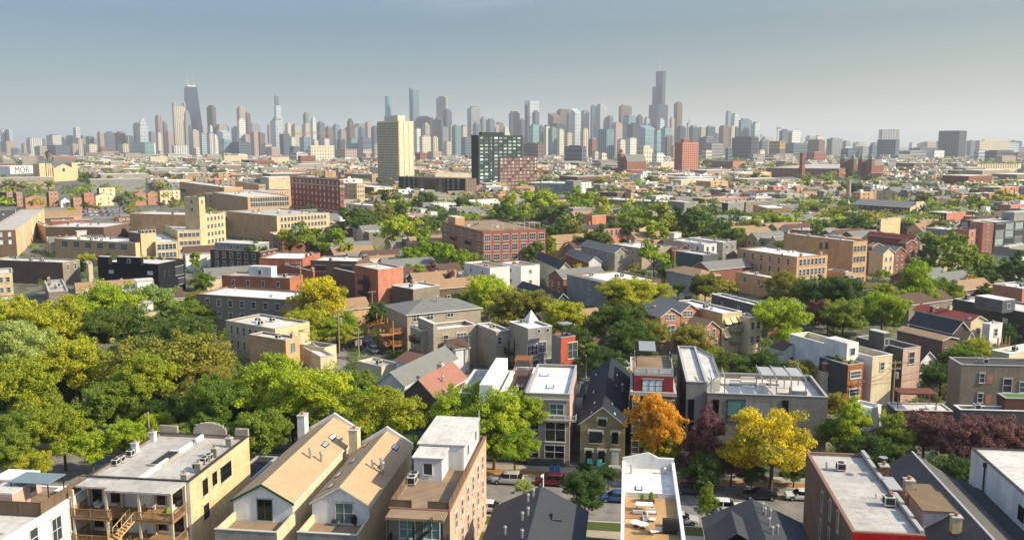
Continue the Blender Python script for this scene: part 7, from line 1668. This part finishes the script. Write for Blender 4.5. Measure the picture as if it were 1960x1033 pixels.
# ================================================================ the rest of the city: houses lot by lot
rnd = random.Random(11)
PROTO = []
frame('p')
WK = ['salmon','tan','greybrick','yellow','red','taupe','cream','grey','white','yellow','stone','brown']; RK = ['white','lgrey','white','lgrey','grey','dark']; GK = ['shgrey','shtan','shbrown','shgrey','shgrey','shtan']
def proto(i):
    r_ = random.Random(100+i); wk = WK[i % len(WK)]; gable = (i % 5 in (1, 3)); W = r_.uniform(6.2, 8.5); D = r_.uniform(15, 21); h = r_.choice([6.5, 7.5, 9.5, 10.5]) if not gable else r_.choice([5.0, 6.0, 7.0])
    parts = []; mb = MB(); wm = WM(wk); wl = wm
    if gable:
        rk = GK[i % 6]; mb.box(0,W,0,D,0,h,wm,'bt'); ri = r_.uniform(1.8,2.8)
        for y in (0, D): mb.face([(0,y,h),(W,y,h),(W/2,y,h+ri)], wm)
        parts.append(('wall', mb.mesh('wall'), (0,0,0), 0)); mb = MB(); t = RM(rk); o = .35; e = ri/(W/2)
        for a in ((-o, W/2), (W+o, W/2)):
            lo = [(a[0],-o,h-o*e),(a[0],D+o,h-o*e),(a[1],D+o,h+ri),(a[1],-o,h+ri)]; up = [(x,y,z+.18) for x,y,z in lo]; mb.face(up, t); mb.face([lo[3],lo[0],up[0],up[3]], FRM['white']); mb.face([lo[0],lo[1],up[1],up[0]], FRM['white']); mb.face([lo[1],lo[2],up[2],up[1]], FRM['white'])
        parts.append(('roof', mb.mesh('roof'), (0,0,0), 0)); parts.append(('chimney', chim_mesh(.7,.7,1.4,'red'), (W*.3,D*.6,h+ri*.35), 0))
    else:
        rk = RK[i % 6]; p = .5; mb.box(0,W,0,D,0,h-.1,wm,'bt'); cm = COP['stone' if i % 2 else 'white']
        for (x0,x1,y0,y1) in ((-.06,W+.06,-.06,.3),(-.06,W+.06,D-.3,D+.06),(-.06,.3,.3,D-.3),(W-.3,W+.06,.3,D-.3)): mb.box(x0,x1,y0,y1,h-.1,h,cm); 
        mb.box(.3,W-.3,.3,D-.3,h-p,h-.1,wm,'tb')
        parts.append(('wall', mb.mesh('wall'), (0,0,0), 0)); mb = MB(); mb.face([(.3,.3,h-p),(W-.3,.3,h-p),(W-.3,D-.3,h-p),(.3,D-.3,h-p)], RM(rk)); parts.append(('roof', mb.mesh('roof'), (0,0,0), 0))
        parts.append(('air_conditioner', ac_mesh(), (W*.4,D*.3,h-p), 0)); parts.append(('vent_pipe', vent_mesh(), (W*.6,D*.6,h-p), 0)); parts.append(('chimney', chim_mesh(.8,.8,1.3,wk), (W-.7,D*.45,h-p), 0))
        if i % 3 == 0:
            mb = MB(); mb.box(W*.2,W*.8,D*.7,D*.92,h-p,h+2.2,WM('white' if wk != 'white' else 'grey')); mb.box(W*.18,W*.82,D*.68,D*.94,h+2.2,h+2.35,RM('lgrey')); parts.append(('stair_penthouse', mb.mesh('stair_penthouse'), (0,0,0), 0))
    fl = max(1, int((h-1)/3)); fr = ['white','stone','black'][i % 3]
    for j in range(fl):
        z = h-1.9-j*3.0-(.3 if gable else .3)
        if z < 1: break
        for u in (.25, .7): parts.append(('window', winmesh(1.0, 1.5, fr), (W*u, 0, z), 0))
        for u in ((.2, .5, .8) if i % 2 else (.3, .7)): parts.append(('window', winmesh(.8, 1.3, fr, 'bare'), (0, D*u, z), radians(-90)))
    return dict(W=W, D=D, h=h, parts=parts, wall=wk, roof=rk, gable=gable)
PROTO = [proto(i) for i in range(30)]
FAR_W = [WM(k) for k in WK]; FAR_R = [RM(k) for k in RK+GK]
far_mb = MB(); nind = 0; g = radians(-30)
eu = head(-30); ev = head(60)       # eu: away-left, ev: away-right
cands = []
for bi in range(-60, 90):           # block rows along ev (street every 92 m)
    for bj in range(-30, 60):       # along eu (cross street every 190 m)
        for row in range(2):
            off = 12+row*(38+5)
            n = 21
            for k in range(n):
                v0 = bi*92+off; u0 = bj*190+14+k*7.9
                p = eu*u0+ev*v0
                if p.y < 200 or p.y > 3300 or abs(p.x) > .6*p.y+25: continue
                cands.append((p, row))
rnd.shuffle(cands)
cands.sort(key=lambda q: q[0].y)
KEEP = [(0,112,308,345),(55,150,300,352),(1608,1642,330,398),(1522,1548,290,328),(1465,1680,312,346),(1596,1684,285,316),(1160,1208,283,318),(1285,1342,262,324),(1010,1138,340,382),(0,352,352,402),(118,262,392,420),(345,562,345,406),(700,765,332,366),(555,662,328,408),(1203,1242,330,358),(1622,1772,372,412),(1870,1960,305,330),(1345,1430,300,324),(180,360,480,535),(840,1045,412,490)]
def screen_ok(X, Y, z):
    x, y = proj((X, Y, z))
    return not any(a < x < b_ and c < y < d for a, b_, c, d in KEEP)
def behind_ok(X, Y, L):
    n = math.hypot(X, Y)
    return all(clear_of(X*(1+t/n), Y*(1+t/n), 0) for t in L)
NEARLIM = 330
FARH = []
for p, row in cands:
    if rnd.random() < .05: continue
    pr = PROTO[rnd.randrange(30)]
    sx = rnd.uniform(4, 12) if row == 0 else rnd.uniform(0, 6)
    q = p+ev*sx
    cx = q+ev*pr['D']*.5+eu*pr['W']*.5
    if p.y < 520 and pr['h'] > 8 : pr = PROTO[[1, 3, 6, 8, 11, 13, 16, 18, 21, 23, 26, 28][rnd.randrange(12)]]
    D_, W_ = pr['D'], pr['W']
    if not screen_ok(cx.x, cx.y, pr['h']): continue
    if p.y < 480 and not behind_ok(cx.x, cx.y, (9, 15, 21, 27)): continue
    if not (clear_of(cx.x, cx.y, 6.5 if p.y < 520 else 5) and clear_of(q.x, q.y, 2) and clear_of((q+ev*D_).x, (q+ev*D_).y, 2) and clear_of((q+ev*D_+eu*W_).x, (q+ev*D_+eu*W_).y, 2)): continue
    if nind < 280:
        # footprint: depth D along ev, width W along eu; local X must be eu-ish: heading of local Y = ev => g = 60
        C = q; rz = radians(-60)
        C2 = C+eu*W_      # local X = head(60+90) = -eu
        o = empty('row_house' if not pr['gable'] else 'gable_roofed_house', (C2.x, C2.y, 0), rz, None, 'house', 'ordinary city houses lot by lot')
        # mirror parts so windows face the viewer: visible faces are the -eu... handled by turning the house half round where needed
        o.location = (C.x, C.y, 0); o.rotation_euler = (0,0,radians(30)); 
        # local X = ev direction, local Y = eu: swap width and depth
        for nm, me, lc, r0 in pr['parts']:
            if nm == 'window' and p.y > 750: continue
            if nm in ('vent_pipe',) and p.y > 600: continue
            # proto coordinates (x: width, y: depth) -> local (y, W-x)
            x, y, z = lc
            c = put(me, nm, o, (y, W_-x, z), r0-pi/2)
        x_, y_ = proj((cx.x, cx.y, pr['h']))
        if 0 < x_ < W0:
            AUTO.append((o, '%s %s-roofed %s' % (WW.get(pr['wall'], pr['wall']), RWD.get(pr['roof'], pr['roof']).replace(' shingle', '-shingle'), 'gabled house' if pr['gable'] else ('three-flat' if pr['h'] > 9 else 'flat-topped house')), x_, y_, 10)); nind += 1
        else:
            for c in list(o.children): bpy.data.objects.remove(c)
            bpy.data.objects.remove(o)
    else:
        FARH.append((q, pr))
    FOOT_SKIP = 0
def add_rot(mb, q, L, Wd, z0, z1, mat, roof, gable, ri=2.2):
    P = [q, q+ev*L, q+ev*L+eu*Wd, q+eu*Wd]; i = len(mb.v); mb.v += [(a.x,a.y,z0) for a in P]+[(a.x,a.y,z1) for a in P]; k = mb.mi(mat)
    for j in range(4): mb.f.append((i+j, i+(j+1)%4, i+4+(j+1)%4, i+4+j)); mb.m.append(k)
    if gable:
        A = q+eu*Wd/2; Bq = A+ev*L; j = len(mb.v); mb.v += [(A.x,A.y,z1+ri),(Bq.x,Bq.y,z1+ri)]; kr = mb.mi(roof)
        mb.f += [(i+4,i+5,j+1,j),(i+7,i+6,j+1,j)]; mb.m += [kr,kr]; mb.f += [(i+4,i+7,j),(i+5,i+6,j+1)]; mb.m += [k,k]
    else: mb.f.append((i+4,i+5,i+6,i+7)); mb.m.append(mb.mi(roof))
for q, pr in FARH:
    h = pr['h']*rnd.uniform(.9, 1.15); W_ = pr['W']; D_ = pr['D']
    if rnd.random() < .04: W_ *= 2.6; D_ *= 1.4; h *= 1.3
    add_rot(far_mb, q, D_, W_, 0, h, WM(pr['wall']), RM(pr['roof']), pr['gable'])
    if not pr['gable']:
        a = q+ev*D_*rnd.uniform(.1,.6)+eu*W_*.2; add_rot(far_mb, a, 3, 2.5, h, h+rnd.uniform(1, 2.6), rnd.choice([WM('white'), WM(pr['wall'])]), RM('white'), False)
    if q.y < 1500:      # dark window openings on the two walls that are seen
        for j in range(int(h/3.2)):
            z = h-2.4-3.2*j
            if z < .5: break
            for t in (.22, .55):
                a = q-eu*.04+ev*(D_*t); b_ = a+ev*D_*.09
                far_mb.face([(a.x,a.y,z),(b_.x,b_.y,z),(b_.x,b_.y,z+1.5),(a.x,a.y,z+1.5)], GL)
            for t in (.2, .62):
                a = q-ev*.04+eu*(W_*t); b_ = a+eu*1.0
                far_mb.face([(a.x,a.y,z),(b_.x,b_.y,z),(b_.x,b_.y,z+1.5),(a.x,a.y,z+1.5)], GL)
# bigger sheds and blocks scattered farther off
for i in range(230):
    Y = rnd.uniform(900, 3300); X = rnd.uniform(-.6, .6)*Y
    L = rnd.uniform(20, 60); Wd = rnd.uniform(18, 40)
    if not clear_of(X, Y, 40) or not screen_ok(X, Y, 14): continue
    add_rot(far_mb, Vector((X, Y, 0)), L, Wd, 0, rnd.uniform(10, 17 if Y < 2000 else 26), WM(rnd.choice(['greybrick','taupe','brown','red','grey','stone','cream'])), RM(rnd.choice(['white','lgrey','grey','white'])), False)
far_mb.build('distant_houses', kind='stuff')
# ================================================================ far trees
NI = len([1 for a in AUTO if a[1].endswith(' tree')]); rg = np.random.RandomState(5)
quads = {k: [] for k in ('green','dark','yg','olive','bright')}
NMAX = 296-NTREE; shr = {}
tc_ = []
for i in range(19000):
    Y = 210+(3300-210)*rnd.random()**.75; X = rnd.uniform(-.6, .6)*Y
    tc_.append((X, Y))
tc_.sort(key=lambda t: t[1])
dens = lambda X, Y: math.sin(X*.011+1.3)+math.sin(Y*.013+X*.004)+math.sin(X*.023-Y*.017)
add = 0
for X, Y in tc_:
    if dens(X, Y) < rnd.uniform(-1.6, 1.6): continue
    if Y < 800 and not clear_of(X, Y, 4): continue
    if not screen_ok(X, Y, 8) and (proj((X, Y, 8))[0] < 150 and proj((X, Y, 8))[1] < 350 or rnd.random() < .55): continue
    if Y < 430 and not behind_ok(X, Y, (8, 13)): continue
    u = (X*eu.x+Y*eu.y); v = X*ev.x+Y*ev.y
    R = rnd.uniform(3.0, 6.5); zc = rnd.uniform(5.0, 8.5)
    if Y < 430: R = rnd.uniform(2.4, 4.2); zc = rnd.uniform(3.5, 5.5)
    kx = rnd.choices(['green','dark','yg','olive','bright'], [3.5, 6, 1.3, 2, .8])[0]
    if add < NMAX and Y > 210:
        if rnd.random() < .5 or Y > 420: tree_at(kx, X, Y, zc, R, vs=.9); add += 1; continue
    n = int(max(18, 130*(500/Y)**1.1)); s = R*(.17 if Y < 900 else (.26 if Y < 1700 else .4))
    d = rg.normal(size=(n, 3)); d /= np.linalg.norm(d, axis=1)[:,None]; d[:,2] = np.abs(d[:,2])*.9-.25
    lobe = 1+.22*np.sin(d[:,0]*5+X)+.2*np.sin(d[:,1]*6+Y)
    P = np.array([X, Y, zc])+d*R*(lobe*rg.uniform(.7, 1.05, n))[:,None]*np.array([1,1,.85])
    N = d+rg.normal(size=d.shape)*.5+np.array([0,0,.3]); N /= np.linalg.norm(N, axis=1)[:,None]
    A = np.cross(N, rg.normal(size=N.shape)); A /= np.linalg.norm(A, axis=1)[:,None]; Bv = np.cross(N, A)
    ss = s*rg.uniform(.6, 1.3, (n, 1)); quads[kx].append(np.stack([P-A*ss, P-Bv*ss*.7, P+A*ss, P+Bv*ss*.7], 1).reshape(-1, 3))
# low shrubs and yard green in the gaps between the nearer houses
for i in range(2600):
    Y = rnd.uniform(128, 460); X = rnd.uniform(-.62, .62)*Y
    if not clear_of(X, Y, 1.0) or not behind_ok(X, Y, (3,)): continue
    ds = (Vector((X, Y, 0))-SO); t_ = ds.dot(eA)
    if -20 < t_ < 5: continue
    R = rnd.uniform(.6, 1.9); kx = rnd.choices(['green','dark','yg','olive','bright'], [4, 5, 2, 1.5, 2])[0]; n = int(60+R*60)
    d = rg.normal(size=(n, 3)); d /= np.linalg.norm(d, axis=1)[:,None]; d[:,2] = np.abs(d[:,2])
    P = np.array([X, Y, .1])+d*R*rg.uniform(.6, 1.1, n)[:,None]*np.array([1.2,1.2,rnd.uniform(.8,1.6)])
    N = d+rg.normal(size=d.shape)*.5; N /= np.linalg.norm(N, axis=1)[:,None]
    A = np.cross(N, rg.normal(size=N.shape)); A /= np.linalg.norm(A, axis=1)[:,None]; Bv = np.cross(N, A)
    ss = .2*rg.uniform(.6, 1.3, (n, 1)); shr.setdefault(kx, []).append(np.stack([P-A*ss, P-Bv*ss*.7, P+A*ss, P+Bv*ss*.7], 1).reshape(-1, 3))
def leafmass(name, qd):
    ks = [k for k in qd if qd[k]]; Vs = [np.concatenate(qd[k]) for k in ks]; V = np.concatenate(Vs); nv = len(V); me = bpy.data.meshes.new(name); me.vertices.add(nv); me.vertices.foreach_set('co', V.ravel().astype('f')); me.loops.add(nv); me.loops.foreach_set('vertex_index', np.arange(nv, dtype='i')); me.polygons.add(nv//4); me.polygons.foreach_set('loop_start', np.arange(0, nv, 4, dtype='i'))
    for k in ks: me.materials.append(LM_(k))
    me.polygons.foreach_set('material_index', np.concatenate([np.full(len(v)//4, i, dtype='i') for i, v in enumerate(Vs)])); me.update(calc_edges=True)
    o = bpy.data.objects.new(name, me); COL.objects.link(o); o['kind'] = 'stuff'
leafmass('distant_trees', quads); leafmass('shrubs', shr)
print('houses', nind, 'far', len(FARH), 'trees', NTREE, 't', add)
LM2 = [('the black boxy house', 270, 515), ('the red brick hotel block', 610, 360), ('the brick loft block', 950, 440), ('the orange brick hall', 1150, 435), ('the smokestack', 1623, 370), ('the blank tan block', 1580, 470),
       ('the golden tree', 610, 590), ('the salmon block', 750, 560), ('the taupe hip-roofed house', 850, 590), ('the roof fin', 1035, 605), ('the grey-sided block', 1140, 560), ('the twin brick gables', 1285, 610), ('the awning flats', 1395, 600),
       ('the red shingle roof', 1830, 600), ('the pergola garage', 1750, 780), ('the modern roof terrace', 1400, 740), ('the orange gold tree', 1265, 820), ('the yellow street tree', 1480, 850), ('the olive cottage', 1150, 840), ('the pale town house', 1050, 780),
       ('the rust roof', 815, 710), ('the arched parapet roof', 320, 860), ('the tan shingle roofs', 650, 890), ('the bottom left terrace', 60, 930), ('the red rear wall', 1650, 950), ('the bottom right white building', 1900, 930), ('the tan church', 110, 325), ('the parking lot', 190, 410),
       ('the rooftop tower', 375, 400), ('the white letter warehouse', 40, 325), ('the two green-domed towers', 1655, 305), ('the brick school', 1570, 325), ('the framed glass block', 1930, 430), ('the salmon towers', 1870, 440), ('the tan factory', 500, 375), ('the green panelled flats', 830, 355),
       ('the pointed red church', 1195, 305), ('the window-strip hall', 1220, 395), ('the slate modern house', 1330, 500), ('the white orange-decked house', 930, 510), ('the bay-fronted flats', 1000, 530), ('the purple trees', 1850, 840), ('the grey street car', 1322, 940), ('the crimson penthouse', 1250, 720)]
# ================================================================ haze
hm_, hn, hl, hb = newmat('haze'); hn.remove(hb)
pv = hn.new('ShaderNodeVolumePrincipled'); pv.inputs['Color'].default_value = (0.88, 0.915, 0.92, 1); pv.inputs['Density'].default_value = 0.000092
pv.inputs['Anisotropy'].default_value = 0.2
hl.new(pv.outputs[0], hn.get('Material Output').inputs['Volume'])
mb = MB(); mb.box(-33000, 33000, -400, 35000, -1.6, 640, hm_); mb.build('haze', kind='stuff')
# ================================================================ labels of the many
ORD = ['', 'first', 'second', 'third', 'fourth', 'fifth', 'sixth', 'seventh', 'eighth', 'ninth', 'tenth', 'eleventh', 'twelfth']
def autolabel():
    names = {}
    for (o, ph, x, y, s) in AUTO:
        best = sorted(LM, key=lambda l: (l[1]-x)**2+((l[2]-y)*1.6)**2)[0]
        dx = x-best[1]; dy = y-best[2]
        if abs(dx) > abs(dy)*1.4: rel = 'left of' if dx < 0 else 'right of'
        else: rel = 'behind' if dy < 0 else 'in front of'
        if abs(dx) > 75: rel = 'far '+rel
        lab = '%s %s %s' % (ph, rel, best[0])
        names.setdefault(lab, []).append((x, y, o))
    for lab, L in names.items():
        if len(L) == 1: L[0][2]['label'] = lab; continue
        L.sort(key=lambda q: q[0])
        n = len(L)
        for i, (x, y, o) in enumerate(L):
            if i == 0: pre = 'leftmost'
            elif i == n-1: pre = 'rightmost'
            elif i+1 < len(ORD): pre = ORD[i+1]+' from left'
            else: pre = '%dth from left' % (i+1)
            o['label'] = pre+' '+lab
LM = [('the black tapering tower', 367, 170), ('the stepped black tower', 1263, 140), ('the beige slab tower', 758, 225), ('the dark green tower', 935, 262),
      ('the left edge of the skyline', 20, 250), ('the teal glass block', 270, 275), ('the domed tan tower', 460, 205), ('the pointed fin tower', 529, 180),
      ('the long orange crane', 600, 257), ('the cyan tower', 742, 185), ('the tallest blue slab', 792, 170), ('the grey square tower', 907, 205), ('the wave-roofed glass tower', 1100, 207),
      ('the white striped tower', 1150, 200), ('the brown antenna tower', 1197, 200), ('the red brick tower', 1314, 270), ('the thin spire tower', 1320, 225), ('the dark banded block', 1425, 262),
      ('the yellow-wrapped block', 1487, 270), ('the half-built tower', 1700, 250), ('the broad brown slab', 1824, 250), ('the white hospital block', 1900, 268),
      ('the turreted cream tower', 340, 200), ('the brown ribbed tower', 405, 205), ('the small round-topped tower', 955, 245), ('the white gridded slab', 613, 280)]
try: LM += LM2
except NameError: pass
autolabel()
print('objects', len(bpy.data.objects))
